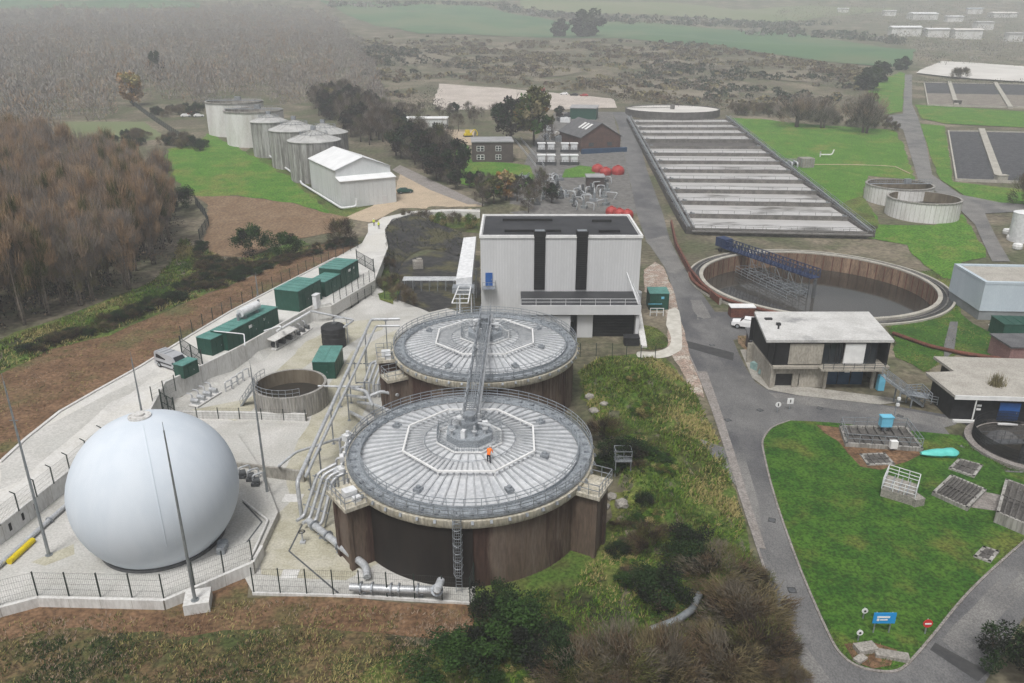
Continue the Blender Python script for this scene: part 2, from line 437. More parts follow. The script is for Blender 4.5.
# light comes from behind-right of the camera
sd = Vector((math.sin(SUN_AZ) * math.cos(SUN_EL), math.cos(SUN_AZ) * math.cos(SUN_EL), math.sin(SUN_EL)))
sun.rotation_euler = sd.to_track_quat('Z', 'Y').to_euler()
S.view_settings.view_transform = 'Standard'; S.view_settings.look = 'None'; S.view_settings.gamma = 1
S.view_settings.exposure = 0.22; S.view_settings.use_curve_mapping = False
S.cycles.use_denoising = True; S.cycles.denoising_prefilter = 'NONE'; S.cycles.max_bounces = 5; S.cycles.diffuse_bounces = 3; S.cycles.volume_bounces = 4
S.cycles.transparent_max_bounces = 6; S.cycles.use_adaptive_sampling = True; S.cycles.adaptive_threshold = .008
hz = MB(); hz.box((0, 745, 71), (3200, 1710, 160))      # from behind the camera to beyond the last hill
haze = hz.build('haze', []); haze['kind'] = 'stuff'
hm = bpy.data.materials.new('haze_air'); hm.use_nodes = True; n = hm.node_tree.nodes; n.remove(n['Principled BSDF'])
pv = n.new('ShaderNodeVolumePrincipled'); pv.inputs['Color'].default_value = (.93, .96, 1.0, 1); pv.inputs['Density'].default_value = .0005
hm.node_tree.links.new(pv.outputs[0], n['Material Output'].inputs['Volume']); haze.data.materials.append(hm)
haze.display_type = 'WIRE'
# ------------------------------------------------------------------ terrain sheet
def axis(fine0, fine1, st, lo, hi, g=1.12):
    a = [fine0 + st * i for i in range(int((fine1 - fine0) / st) + 1)]
    d = st; v = a[-1]
    while v < hi: d *= g; v = min(hi, v + d); a.append(v)
    d = st; v = a[0]
    while v > lo: d *= g; v = max(lo, v - d); a.insert(0, v)
    return a
xs = axis(-90, 130, 2.0, -1500, 1500); ys = axis(36, 300, 2.0, -60, 1540, 1.06)
mb = MB(); nx = len(xs)
mb.add([(x, y, h(x, y) - .03) for y in ys for x in xs],
       [(j * nx + i, j * nx + i + 1, (j + 1) * nx + i + 1, (j + 1) * nx + i) for j in range(len(ys) - 1) for i in range(nx - 1)])
terr = struct(mb, 'ground', 'scrub'); 
for p in terr.data.polygons: p.use_smooth = True

# ------------------------------------------------------------------ concrete terraces and yard (left)
Z1, ZP = 2.5, .8
road_px_l = [(-160, 560), (-60, 500), (0, 463), (25, 440), (60, 412), (95, 392), (140, 367), (190, 336), (230, 312), (280, 286), (335, 258), (362, 243), (368, 232), (368, 222), (378, 211), (400, 205), (445, 203), (480, 206)]
road_px_r = [(480, 212), (450, 211), (415, 213), (392, 219), (385, 229), (388, 247), (375, 280), (331, 306), (311, 309), (244, 347), (165, 385), (150, 413), (115, 432), (70, 470), (0, 525), (-160, 640)]
slab = W(road_px_l, Z1) + W(road_px_r, Z1)
mb = MB(); mb.prism(slab, .5, Z1); struct(mb, 'concrete_road', 'road_concrete')
# pale kerb along the soil edge of the road
mb = MB(); e = W(road_px_l[2:11], Z1)
for a, b in zip(e, e[1:]): mb.bar((a.x, a.y, Z1 + .02), (b.x, b.y, Z1 + .02), .35, .3)
struct(mb, 'road_kerb', 'concrete_pale')
# yard (z = 0.02) from the gas holder bund to behind the digesters
yard = W([(113, 430), (150, 411), (167, 385), (244, 349), (311, 311), (331, 308), (372, 285), (398, 300), (420, 300), (480, 318), (480, 430), (475, 603), (253, 593), (235, 560), (140, 480)], .02)
drape('yard', yard, 'yard_concrete', .02, 4)
drape('yard_stain', W([(283, 470), (320, 400), (352, 352), (395, 330), (400, 360), (372, 390), (352, 440), (340, 500), (385, 560), (345, 582), (262, 575), (258, 540), (290, 500)], 0), 'stained_concrete', .035, 3, .25)
drape('worn_strip', W([(250, 400), (300, 345), (345, 322), (385, 318), (380, 330), (330, 350), (300, 372), (238, 420), (178, 412)], 0), 'stained_concrete', .03, 3, .5)
# gas holder platform
plat_px = [(-160, 640), (0, 533), (45, 495), (85, 462), (120, 436), (160, 424), (235, 430), (262, 470), (278, 512), (253, 566), (164, 601), (38, 598), (0, 608), (-160, 668)]
plat = W(plat_px, ZP)
mb = MB(); mb.prism(plat, -1.2, ZP); struct(mb, 'holder_platform', 'yard_concrete')
drape('platform_stain', W([(30, 562), (70, 545), (75, 556), (48, 566)], ZP), 'stained_concrete', .006, 2, .3, hf=lambda x, y: ZP)
# dark drain slots set in the concrete
def slot(px, z, w=.16):
    mb = MB(); q = [L(a, b, z) for a, b in px]
    for a, b in zip(q, q[1:]):
        d = (b - a).to_2d().normalized(); n = Vector((-d.y, d.x, 0)) * w / 2
        mb.poly([a - n, b - n, b + n, a + n])
    return mb
for px, z in (([(303, 523), (289, 551), (343, 597)], .05), ([(243, 502), (262, 522), (247, 542)], ZP + .012)):
    struct(slot(px, z), 'drain_channel', 'steel_dark')
mb = MB()
for x, y, w, d in ((293, 498, 1.7, 1.2), (290, 574, 1.2, 1.0), (365, 573, 1.2, .9)):
    p = L(x, y, .05); mb = MB(); mb.box((p.x, p.y, .04), (w, d, .05)); mb.mi = 1; mb.box((p.x, p.y, .055), (w + .25, d + .25, .03))
    one(mb, 'access_cover', ['steel_dark', 'concrete_pale'],
        {293: 'dark square access cover in the yard beside the silver pipe bundle', 290: 'small dark cover in the pale apron behind the mesh fence', 365: 'dark cover next to the big flanged pipe at the apron fence'}[x], 'access cover')

# ------------------------------------------------------------------ soils and grass on the left and in front
drape('soil_bank', GP([(-60, 480), (0, 463), (60, 412), (140, 367), (230, 312), (335, 258), (362, 243), (352, 240), (318, 246), (240, 282), (180, 305), (110, 335), (50, 350), (0, 375), (-60, 400)]), 'soil', .05, 3, .5)
drape('soil_front', W([(-160, 690), (0, 616), (38, 600), (164, 606), (215, 588), (250, 577), (253, 595), (475, 606), (478, 640), (380, 636), (290, 625), (190, 636), (80, 628), (0, 640), (-160, 720)], 0), 'soil', .012, 2.5, .4)
drape('rough_verge', W([(475, 600), (480, 560), (600, 545), (620, 480), (605, 430), (582, 400), (578, 372), (600, 358), (660, 352), (690, 385), (727, 470), (748, 545), (782, 650), (800, 720), (300, 720), (380, 655), (470, 640)], 0), 'rough_grass', .014, 2, .4)
drape('rough_front', W([(-160, 710), (0, 636), (80, 622), (190, 630), (290, 619), (380, 630), (440, 650), (300, 730), (-160, 800)], 0), 'weedy_soil', .010, 2, .4)
drape('bank_grass', GP([(0, 375), (50, 350), (110, 335), (180, 305), (240, 282), (318, 246), (300, 240), (230, 262), (195, 245), (180, 290), (172, 262), (150, 282), (100, 302), (0, 340)]), 'rough_grass', .07, 3, .6)
drape('ploughed_patch', GP([(205, 240), (208, 205), (196, 196), (235, 196), (290, 203), (330, 214), (350, 218), (340, 232), (290, 240), (245, 258), (212, 256)]), 'ploughed', .08, 3, .4)
drape('silo_lawn', GP([(160, 165), (168, 150), (200, 142), (207, 133), (245, 152), (290, 178), (330, 214), (290, 203), (235, 196), (190, 196)]), 'bright_lawn', .09, 3, .7)
drape('pale_meadow', GP([(60, 122), (145, 122), (165, 138), (120, 145), (60, 140)]), 'pale_field', .12, 5, .5)
drape('silo_verge', GP([(245, 152), (252, 147), (345, 205), (400, 200), (395, 212), (345, 217), (330, 214)]), 'rough_grass', .02, 3, .3)
drape('shed_apron', GP([(395, 190), (400, 172), (420, 182), (482, 206), (478, 212), (400, 208), (370, 222), (345, 218), (372, 206)]), 'sand', .025, 4, .3)
drape('back_track', GP([(392, 170), (400, 165), (485, 205), (478, 210), (430, 190)]), 'pavement', .04, 4)
# ------------------------------------------------------------------ black lined pit behind the back digester
pit_out = [(392, 219), (415, 213), (450, 211), (478, 212)]
mb = MB()
top = [L(386, 246, Z1), L(386, 231, Z1), L(393, 221, Z1), L(415, 215, Z1), L(440, 225, 1.6), L(462, 233, 1.2)]
bot = [L(392, 285, .1), L(403, 262, .1), L(420, 250, .1), L(440, 250, .1), L(455, 255, .1), L(474, 258, .1)]
cen = L(430, 290, .1)
rows = []
for a, b in zip(densify(top, 2)[:60], densify(top, 2)[:60]): pass
tp, bt = spline([(*p,) for p in top], 6), spline([(*p,) for p in bot], 6)
nrow = 7
for j in range(nrow):
    t = j / (nrow - 1)
    rows.append([a.lerp(b, t) + Vector((random.uniform(-.25, .25), random.uniform(-.25, .25), random.uniform(-.12, .25) if 0 < j < nrow - 1 else .06)) for a, b in zip(tp, bt)])
k = len(tp)
mb.add([p for r in rows for p in r], [(j * k + i, j * k + i + 1, (j + 1) * k + i + 1, (j + 1) * k + i) for j in range(nrow - 1) for i in range(k - 1)])
struct(mb, 'lined_bank', 'geotextile')
drape('pit_floor', W([(392, 287), (403, 262), (440, 249), (480, 256), (480, 300), (430, 312), (398, 300)], 0), 'geotextile', .03, 2, .2)
drape('pit_verge', GP([(416, 214), (450, 212), (480, 214), (480, 233), (462, 232), (440, 224), (420, 220)]), 'rough_grass', .04, 2.5, .2)
drape('pit_soil', GP([(378, 262), (387, 240), (396, 262), (400, 290), (392, 305), (380, 300), (372, 283)]), 'rough_grass', .12, 2, .2)

# ------------------------------------------------------------------ roads on the right
asph = [(612, 112), (618, 125), (622, 145), (628, 172), (637, 214), (646, 240), (664, 266), (675, 295), (683, 330), (690, 355), (702, 382), (715, 415), (728, 455), (742, 500), (757, 545), (775, 600), (790, 650), (800, 690), (818, 760),
        (930, 760), (985, 683), (1024, 617), (1120, 500), (1120, 440), (1024, 432), (960, 417), (905, 408), (860, 402), (800, 396), (768, 390), (755, 382), (746, 368), (738, 352), (733, 340), (766, 334), (764, 318), (736, 312), (715, 312), (705, 298), (693, 282), (683, 266), (670, 240), (663, 214), (647, 170), (638, 137), (630, 112)]
drape('road', GP(asph), 'asphalt', .03, 4)
drape('road_patch', W([(683, 340), (734, 353), (733, 361), (684, 347)], 0), 'black_patch', .038, 3)
drape('road_patch', W([(935, 643), (988, 672), (978, 682), (930, 650)], 0), 'black_patch', .038, 3)
drape('road_patch', W([(768, 392), (880, 405), (960, 420), (1024, 434), (1024, 440), (940, 428), (860, 413), (780, 402)], 0), 'old_asphalt', .036, 4, .15)
drape('road_patch', W([(646, 240), (668, 236), (684, 268), (675, 280), (661, 262)], 0), 'old_asphalt', .036, 3, .2)
drape('road_patch', W([(700, 440), (745, 455), (772, 560), (800, 640), (835, 683), (812, 690), (776, 590), (746, 500)], 0), 'old_asphalt', .034, 4, .2)
drape('road_patch', W([(940, 640), (1000, 575), (1024, 560), (1024, 590), (985, 640), (960, 655)], 0), 'old_asphalt', .036, 3, .2)
drape('pavement', W([(697, 372), (707, 372), (722, 415), (735, 455), (749, 500), (766, 550), (757, 548), (742, 502), (727, 457), (712, 412)], 0), 'pavement', .09, 3)
drape('broken_paving', W([(644, 270), (655, 262), (664, 267), (675, 296), (684, 330), (690, 356), (702, 382), (705, 398), (692, 392), (682, 372), (668, 350), (668, 325), (662, 300), (645, 292)], 0), 'broken_slabs', .05, 2, .15)
drape('white_path', W(spline([(668, 310), (679, 311), (682, 345), (678, 352), (664, 358), (640, 358), (638, 352), (655, 352), (668, 347), (671, 338), (666, 325)], 4), 0), 'white_path', .06, 2)
drape('round_verge', W(spline([(640, 325), (655, 328), (667, 338), (666, 347), (650, 350), (640, 347)], 4), 0), 'rough_grass', .055, 2)
strip('kerb', GP(spline([(690, 357), (702, 384), (715, 417), (728, 457), (742, 502), (757, 547), (775, 602), (790, 652), (800, 692)], 3)), .22, .12, 'pavement')
# triangular lawn between the roads
lawn = [(790, 421), (772, 428), (763, 440), (764, 455), (776, 502), (801, 572), (829, 636), (842, 656), (858, 667), (880, 672), (898, 671), (912, 660), (936, 632), (962, 600), (992, 570), (1040, 528), (1120, 500), (1120, 472), (1024, 447), (960, 436), (885, 429), (830, 423)]
lw = W(lawn, 0)
drape('lawn', lw, 'lawn', .10, 2, .05)
strip('kerb', W(spline(lawn[:16], 3), 0), .2, .13, 'pavement')
drape('bare_soil', W([(815, 426), (885, 432), (905, 440), (920, 455), (905, 463), (893, 466), (880, 470), (862, 468), (838, 442)], 0), 'soil', .115, 2, .25)
drape('lawn_corner', W([(842, 645), (868, 642), (896, 650), (893, 668), (872, 669), (855, 662)], 0), 'soil', .115, 1.5, .2)
# verges round the two storey building and settling tank
drape('forecourt', W([(740, 350), (762, 348), (772, 372), (782, 384), (890, 398), (905, 402), (880, 405), (800, 396), (768, 390), (752, 378)], 0), 'concrete', .07, 2)
drape('dry_verge', W([(738, 336), (765, 336), (765, 350), (745, 350), (738, 343)], 0), 'leafy_verge' if 'leafy_verge' in M else 'ploughed', .075, 2, .1)
drape('tank_verge', GP([(880, 312), (945, 268), (955, 300), (962, 318), (1010, 345), (1008, 360), (960, 352), (930, 372), (895, 358), (868, 322)]), 'rough_grass', .04, 2.5, .4)
drape('verge_lawn', GP([(893, 330), (920, 305), (950, 300), (966, 318), (1010, 345), (1004, 358), (950, 352), (925, 372), (893, 350)]), 'lawn', .06, 2.5, .5)
drape('path_strip', W([(944, 345), (950, 322), (958, 322), (954, 352), (944, 360)], 0), 'asphalt', .08, 2)
drape('concrete_pad', W([(988, 325), (1000, 320), (1060, 345), (1060, 352), (1008, 347)], 0), 'concrete_pale', .09, 2)
# big lawns beyond
drape('far_lawn', GP([(728, 118), (760, 119), (800, 124), (895, 130), (905, 150), (915, 180), (870, 176), (862, 195), (880, 225), (935, 225), (962, 215), (985, 248), (990, 258), (958, 262), (955, 280), (940, 278), (905, 245), (866, 238), (838, 212), (795, 175), (755, 142)]), 'bright_lawn', .08, 4, .7)
drape('lawn_patch', GP([(862, 195), (880, 225), (868, 238), (848, 218), (838, 205)]), 'rough_grass', .10, 3, .5)
drape('far_road', GP([(905, 75), (912, 75), (912, 105), (918, 118), (925, 140), (932, 175), (960, 195), (1000, 203), (1024, 205), (1024, 212), (985, 214), (1000, 245), (1010, 262), (992, 262), (975, 225), (955, 205), (918, 180), (912, 160), (903, 130), (885, 120), (888, 116), (903, 114)]), 'old_asphalt', .16, 4)
drape('far_verge', GP([(868, 85), (900, 72), (905, 74), (902, 112), (885, 115), (870, 105)]), 'bright_lawn', .2, 6, .5)
drape('far_verge', GP([(915, 105), (1024, 112), (1080, 116), (1080, 130), (1024, 128), (945, 124), (922, 119)]), 'bright_lawn', .2, 6, .3)
drape('far_verge', GP([(920, 124), (944, 126), (953, 182), (1024, 190), (1040, 205), (1000, 203), (965, 196), (940, 180), (928, 150)]), 'bright_lawn', .14, 5, .3)
drape('gravel_yard', GP([(433, 104), (440, 84), (500, 88), (560, 94), (612, 99), (617, 108), (560, 110), (500, 110), (440, 110)]), 'gravel', .2, 6, .8)
drape('works_yard', GP([(510, 200), (535, 140), (560, 112), (612, 112), (622, 145), (637, 214), (600, 216), (510, 214)]), 'lane_top', .12, 4, .2)
drape('office_lawn', GP([(433, 150), (440, 145), (468, 146), (472, 162), (530, 166), (536, 180), (505, 196), (460, 184), (440, 170)]), 'bright_lawn', .16, 4, .4)
drape('office_yard', GP([(440, 142), (445, 130), (475, 130), (472, 146)]), 'sand', .18, 4)
drape('works_verge', GP([(565, 170), (580, 166), (596, 168), (594, 177), (562, 178)]), 'bright_lawn', .2, 3)
# far fields, heath strips
drape('far_field', GP([(320, 0), (360, 2), (480, 6), (560, 22), (700, 28), (800, 34), (915, 50), (905, 68), (870, 66), (800, 58), (640, 40), (560, 38), (420, 34), (345, 14)]), 'field', .5, 22, 3)
drape('far_field', GP([(520, 0), (900, 8), (800, 22), (700, 18), (600, 14), (520, 8)]), 'pale_field', .6, 30, 3)
drape('far_field', GP([(-100, 2), (60, 2), (200, 3), (200, 8), (0, 10), (-100, 12)]), 'field', .6, 30, 3)
for px in ([(500, 62), (560, 66), (590, 72), (540, 78), (490, 70)], [(395, 55), (440, 52), (455, 60), (400, 66)], [(640, 60), (700, 58), (730, 66), (660, 72)], [(600, 85), (680, 78), (760, 88), (700, 100), (620, 98)], [(770, 70), (830, 72), (820, 82), (760, 80)], [(380, 45), (415, 44), (400, 50)]):
    drape('bare_patch', GP(px), 'bare_ground', .35, 6, 5)

# worn details of the roads: iron covers, tar seams, tracks
for i, (px, py) in enumerate(((712, 345), (728, 420), (760, 410), (820, 408), (772, 520), (792, 590), (655, 236), (700, 318), (900, 416))):
    p = L(px, py, .05); m_ = MB(); m_.cyl(p.x, p.y, .02, .05, .3, 16); m_.mi = 1; m_.box((p.x, p.y, .036), (.75, .7, .02), .3 * i)
    one(m_, 'manhole_cover', ['steel_dark', 'black_patch'], 'round iron manhole cover set in the grey tarmac road', 'manhole cover', 'manhole covers in the road')
rs = random.Random(8)
for px, mt in (([(762, 486), (774, 484), (782, 508), (770, 510)], 'asphalt'), ([(724, 395), (742, 392), (752, 420), (734, 424)], 'asphalt'), ([(1000, 580), (1015, 566), (1020, 575), (1006, 590)], 'asphalt'), ([(690, 300), (702, 300), (712, 318), (698, 320)], 'old_asphalt')):
    drape('road_patch', W(px, 0), mt, .044, 2, .18)
drape('worn_track', W([(40, 430), (90, 404), (150, 372), (165, 372), (110, 404), (70, 440), (20, 480), (0, 490), (0, 462)], Z1), 'yard_concrete', .006, 3, .4, hf=lambda x, y: Z1)

rs = random.Random(12); mb = MB(); nm = len(rows); kk = len(rows[0])
for i in range(2600):
    j, q = rs.randrange(nm - 1), rs.randrange(kk - 1); a, b, c = rows[j][q], rows[j][q + 1], rows[j + 1][q]; u, v = rs.random(), rs.random(); p = a + (b - a) * u + (c - a) * v
    if math.sin(p.x * .7) * math.sin(p.y * .6 + p.x * .2) < rs.uniform(-.9, .5): continue
    ang = rs.uniform(0, 6.28); e = Vector((math.cos(ang) * .3, math.sin(ang) * .3, rs.uniform(.2, .6))); w = Vector((-e.y, e.x, 0)) * .2; mb.mi = rs.choice([0, 0, 1, 2]); mb.add([p - w, p + w, p + e], [(0, 1, 2)])
struct(mb, 'bank_scrub', ['leaf_black', 'bush_dark', 'leaf_olive'], 'stuff')
# ------------------------------------------------------------------ shared small builders
def railing(mb, pts, hgt=1.1, step=1.5, rails=2, r=.025, closed=False):
    pts = [Vector(p) for p in pts]
    if closed: pts = pts + [pts[0]]
    for a, b in zip(pts, pts[1:]):
        n = max(1, round((b - a).length / step))
        for i in range(n):
            p = a.lerp(b, i / n); mb.bar(p, p + Vector((0, 0, hgt)), r * 2)
        for k in range(rails):
            z = Vector((0, 0, hgt * (k + 1) / rails)); mb.bar(a + z, b + z, r * 2)
    if not closed: mb.bar(pts[-1], pts[-1] + Vector((0, 0, hgt)), r * 2)
    return mb
def fence(label, pts, hgt=2.3, step=2.5, cat='fence', crank=False, wire=.16, name='mesh_fence', lab_group=None, post_w=.09, wr=.0085):
    pts = [Vector(p) for p in pts]
    root = thing(name, label, cat, pts[0], 0, lab_group)
    pm = MB(); pm.box((0, 0, hgt / 2), (post_w, post_w, hgt))
    if crank: pm.bar((0, 0, hgt - .02), (-.3, -.2, hgt + .35), post_w * .9)
    w = MB(); proto = None; last = None
    for a, b in zip(pts, pts[1:]):
        n = max(1, round((b - a).length / step))
        for i in range(n + 1):
            if i == n and b is not pts[-1]: continue
            p = a.lerp(b, i / n) - root.location
            if proto is None: proto = pm.build('post', 'fence_green', root, loc=p)
            else: link('post', proto.data, root, p)
        k = int((b - a).length / wire); up = Vector((0, 0, hgt - .1))
        for i in range(1, k):
            p = a.lerp(b, i / k); w.bar(p + Vector((0, 0, .08)), p + up, wr)
        for z in [.1 + (hgt - .2) * j / 4 for j in range(5)]:
            w.bar(a + Vector((0, 0, z)), b + Vector((0, 0, z)), wr * 1.3)
    w.build('mesh_panel', 'mesh_wire', root, world=True)
    return root
def gate(label, a, b, hgt=2.3, name='site_gate'):
    a, b = Vector(a), Vector(b); root = thing(name, label, 'gate', a)
    d = b - a
    for k in range(2):
        p, q = a + d * (k * .5 + .02), a + d * (k * .5 + .48); f = MB()
        for z in (.1, hgt * .5, hgt): f.bar(p + Vector((0, 0, z)), q + Vector((0, 0, z)), .06)
        for e in (p, q): f.bar(e, e + Vector((0, 0, hgt)), .08)
        f.bar(p + Vector((0, 0, .1)), q + Vector((0, 0, hgt)), .04)
        leaf = f.build('gate_leaf', 'fence_green', root, world=True)
        w = MB(); n = max(3, int((q - p).length / .12))
        for i in range(1, n):
            e = p.lerp(q, i / n); w.bar(e + Vector((0, 0, .1)), e + Vector((0, 0, hgt)), .016)
        w.v = [(x - a.x, y - a.y, z - a.z) for x, y, z in w.v]
        w.build('mesh_panel', 'mesh_wire', leaf)
    for e in (a, b):
        m = MB(); m.box((0, 0, hgt * .56), (.14, .14, hgt * 1.12)); m.build('gate_post', 'fence_green', root, loc=e - a)
    return root
def cabinet(name, label, cat, a, b, depth, hgt, body, roof, group=None, over=.08, rt=.1, panels=True, rise=0.0, zbase=None, doors=2, sign=False):
    """a kiosk whose front bottom edge runs from a to b; depth goes away to the left of a->b"""
    a, b = Vector(a), Vector(b)
    if zbase is not None: a.z = b.z = zbase
    rz, ln = frame(a, b); root = thing(name, label, cat, a, rz, group)
    m = MB(); m.box((ln / 2, depth / 2, hgt / 2), (ln, depth, hgt))
    if panels:
        n = max(2, int(ln / 1.1))
        for i in range(n + 1): m.box((ln * i / n, -.01, hgt / 2), (.07, .05, hgt - .1))
        k = max(2, int(depth / 1.1))
        for i in range(k + 1):
            m.box((-.01, depth * i / k, hgt / 2), (.05, .07, hgt - .1)); m.box((ln + .01, depth * i / k, hgt / 2), (.05, .07, hgt - .1))
    m.build('body', body, root)
    m = MB(); o = over
    m.add([(-o, -o, hgt), (ln + o, -o, hgt), (ln + o, depth + o, hgt), (-o, depth + o, hgt),
           (-o, -o, hgt + rt), (ln + o, -o, hgt + rt), (ln + o, depth + o, hgt + rt + rise), (-o, depth + o, hgt + rt + rise)],
          [(0, 1, 2, 3), (4, 5, 6, 7), (0, 1, 5, 4), (1, 2, 6, 5), (2, 3, 7, 6), (3, 0, 4, 7)])
    n = max(2, int(ln / 1.2))
    for i in range(1, n): m.bar((ln * i / n, -o, hgt + rt + .015), (ln * i / n, depth + o, hgt + rt + rise + .015), .06, .05)
    m.build('roof', roof, root)
    for i in range(doors):
        d = MB(); w = min(1.0, ln / (doors + 1)); x = ln * (i + 1) / (doors + 1)
        d.box((x, -.045, hgt * .42), (w, .06, hgt * .8)); dd = d.build('door', body, root)
        d = MB(); d.box((x + w * .38, -.1, hgt * .42), (.06, .06, .2)); d.build('handle', 'galvanised', dd)
    if sign:
        d = MB(); d.box((ln * .45, -.06, hgt * .72), (1.1, .03, .45)); d.build('notice', 'white_paint', root)
        d = MB(); d.box((ln * .72, -.06, hgt * .72), (.45, .03, .4)); d.build('notice', 'white_paint', root)
    return root

# ------------------------------------------------------------------ gas holder
gc = L(154, 497, 0); gc = Vector((-32.1, 60.5, ZP))
gh = thing('gas_holder', 'large pale blue-grey spherical membrane gas holder on the concrete platform', 'gas holder', gc)
gr, gz = 7.12, 5.15
m = MB(); a0 = -math.asin(gz / gr) + .0
prof = [(gr * math.cos(a0 + (math.pi / 2 - a0) * i / 40), gz + gr * math.sin(a0 + (math.pi / 2 - a0) * i / 40)) for i in range(40)] + [(.02, gz + gr)]
m.lathe(prof, 72); m.build('membrane', 'membrane', gh, smooth=True)
m = MB(); br = math.sqrt(gr * gr - gz * gz)
m.lathe([(br - .1, 0), (br + .45, 0), (br + .45, .3), (br + .1, .3), (br + .1, .42), (br - .1, .42)], 64); m.build('anchor_ring', 'steel_dark', gh)
m = MB()
m.cyl(-.3, .25, gz + gr - .08, gz + gr + .1, .95, 24); m.cyl(-.3, .25, gz + gr + .05, gz + gr + .3, .4, 16)
for i in range(8): m.box((-.3 + .78 * math.cos(i * .785), .25 + .78 * math.sin(i * .785), gz + gr + .12), (.12, .12, .12))
m.build('top_cap', 'concrete_pale', gh)
m = MB(); az = R(-62)
m.tube([(gr * 1.001 * math.cos(t) * math.cos(az), gr * 1.001 * math.cos(t) * math.sin(az), gz + gr * 1.001 * math.sin(t)) for t in [R(80) - R(95) * i / 20 for i in range(21)]], .035, 5)
m.build('cable', 'membrane', gh)
m = MB(); m.cyl(br + 1.0, -1.5, 0, .5, .5, 16); m.box((br + 1.2, -2.4, .35), (.7, .7, .7)); m.build('blower', 'galvanised', gh)

# ------------------------------------------------------------------ lightning masts
def mast(px, py, z, hgt, label, pad=False):
    p = L(px, py, z); root = thing('lightning_mast', label, 'mast', p, 0, 'slim masts round the gas holder')
    m = MB(); m.tube([(0, 0, .05), (0, 0, hgt * .55), (0, 0, hgt)], .15, 8, r2=.055); m.build('pole', 'mast_steel', root, smooth=True)
    m = MB(); m.cyl(0, 0, 0, .06, .32, 12)
    for i in range(4): m.cyl(.23 * math.cos(.8 + i * 1.571), .23 * math.sin(.8 + i * 1.571), .06, .14, .03, 6)
    m.build('base_plate', 'mast_steel', root)
    m = MB(); m.tube([(0, 0, hgt), (0, 0, hgt + .7)], .02, 5); m.build('air_terminal', 'mast_steel', root)
    if hgt > 16.5:
        m = MB(); m.bar((-.35, 0, hgt * .79), (.35, 0, hgt * .79), .05); m.build('bracket', 'mast_steel', root)
    return root
mast(49, 555, ZP, 17, 'slim grey mast at the far left of the gas holder platform, rising from the concrete')
mast(148, 444, Z1 - 1.7, 10.6, 'slim grey mast rising behind the top of the gas holder')
pl = L(195, 603, .35)
mast(195, 600, 1.0, 15.6, 'slim grey mast in front of the gas holder, standing on a square concrete block')
mast(268, 498, .05, 14.5, 'slim grey mast right of the gas holder, in front of the round concrete tank')
mast(258, 296, Z1, 3.6, 'short pale pole behind the long green generator housing')
m = MB(); p = L(196, 610, .1); m.box((p.x, p.y + .6, .2), (2.0, 2.0, 1.6), .25)
one(m, 'mast_foundation', 'concrete_pale', 'square white concrete block under the mast on the brown soil bank', 'concrete block')

# ------------------------------------------------------------------ platform walls
def wall_run(name, label, pts, z0, z1, t, mats, joint=2.4, cat='wall'):
    pts = [Vector(p) for p in pts]; root = thing(name, label, cat, (pts[0].x, pts[0].y, 0))
    m = MB(); j = MB()
    z0s = z0 if isinstance(z0, (list, tuple)) else [z0] * len(pts); z1s = z1 if isinstance(z1, (list, tuple)) else [z1] * len(pts)
    for i, (a, b) in enumerate(zip(pts, pts[1:])):
        d = (b - a).to_2d().normalized(); n = Vector((-d.y, d.x)) * t / 2
        vs = [(p.x + s * n.x, p.y + s * n.y, z) for p, za, zb in ((a, z0s[i], z1s[i]), (b, z0s[i + 1], z1s[i + 1])) for s in (-1, 1) for z in (za, zb)]
        m.add(vs, [(0, 1, 3, 2), (4, 5, 7, 6), (0, 1, 5, 4), (2, 3, 7, 6), (1, 3, 7, 5), (0, 2, 6, 4)])
        k = max(1, int((b - a).length / joint))
        for q in range(k + 1):
            p = a.lerp(b, q / k); zz = z1s[i] + (z1s[i + 1] - z1s[i]) * q / k; zl = z0s[i] + (z0s[i + 1] - z0s[i]) * q / k
            j.box((p.x, p.y, (zz + zl) / 2 - .004), (.035, t + .012, zz - zl - .01), math.atan2(d.y, d.x))
    m.build('wall_panels', mats, root, world=True)
    j.build('panel_joints', 'concrete', root, world=True)
    return root
P_ = lambda l, z: [L(a, b, z) for a, b in l]
wall_run('retaining_wall', 'white concrete retaining wall round the front of the gas holder platform', P_([(-160, 668), (0, 608), (38, 598), (164, 601), (253, 566), (262, 548)], ZP), -.6, [ZP + .12] * 3 + [ZP + .12, ZP + .45, ZP + .3], .3, 'concrete_pale')
rw = wall_run('retaining_wall', 'concrete wall with dark slots between the gas holder platform and the white road', P_([(-160, 640), (0, 525), (70, 470), (115, 432), (128, 426)], Z1), .2, Z1 + .1, .3, 'concrete_pale', 2.6)
wall_run('retaining_wall', 'long pale retaining wall below the green generator housings', P_([(150, 413), (165, 385), (200, 369), (244, 347), (281, 326), (311, 309), (331, 305)], Z1), -.1, Z1 + .45, .3, 'concrete_pale', 2.4)
wall_run('low_wall', 'low white wall across the yard in front of the round open tank', P_([(168, 418), (240, 419), (307, 421)], 0), 0, 1.0, .35, 'concrete_pale', 3)
wall_run('low_wall', 'grey bund wall between the gas holder and the silver pipe bundle', P_([(232, 472), (305, 482)], 0), 0, 1.3, .3, 'concrete', 3)
wall_run('low_wall', 'thin white upstand along the front edge of the digester apron', P_([(253, 594), (360, 597), (470, 604), (474, 588)], 0), -.3, .22, .25, 'concrete_pale', 40)
rz, _ = frame(L(0, 525, Z1), L(100, 445, Z1))
for i in range(9):
    p = L(0, 525, Z1).lerp(L(100, 445, Z1), (i + .5) / 9) - rw.location; mm = MB()
    mm.box((p.x, p.y, 1.75), (.28, .42, .75), rz); mm.build('drain_slot', 'louvre_black', rw)

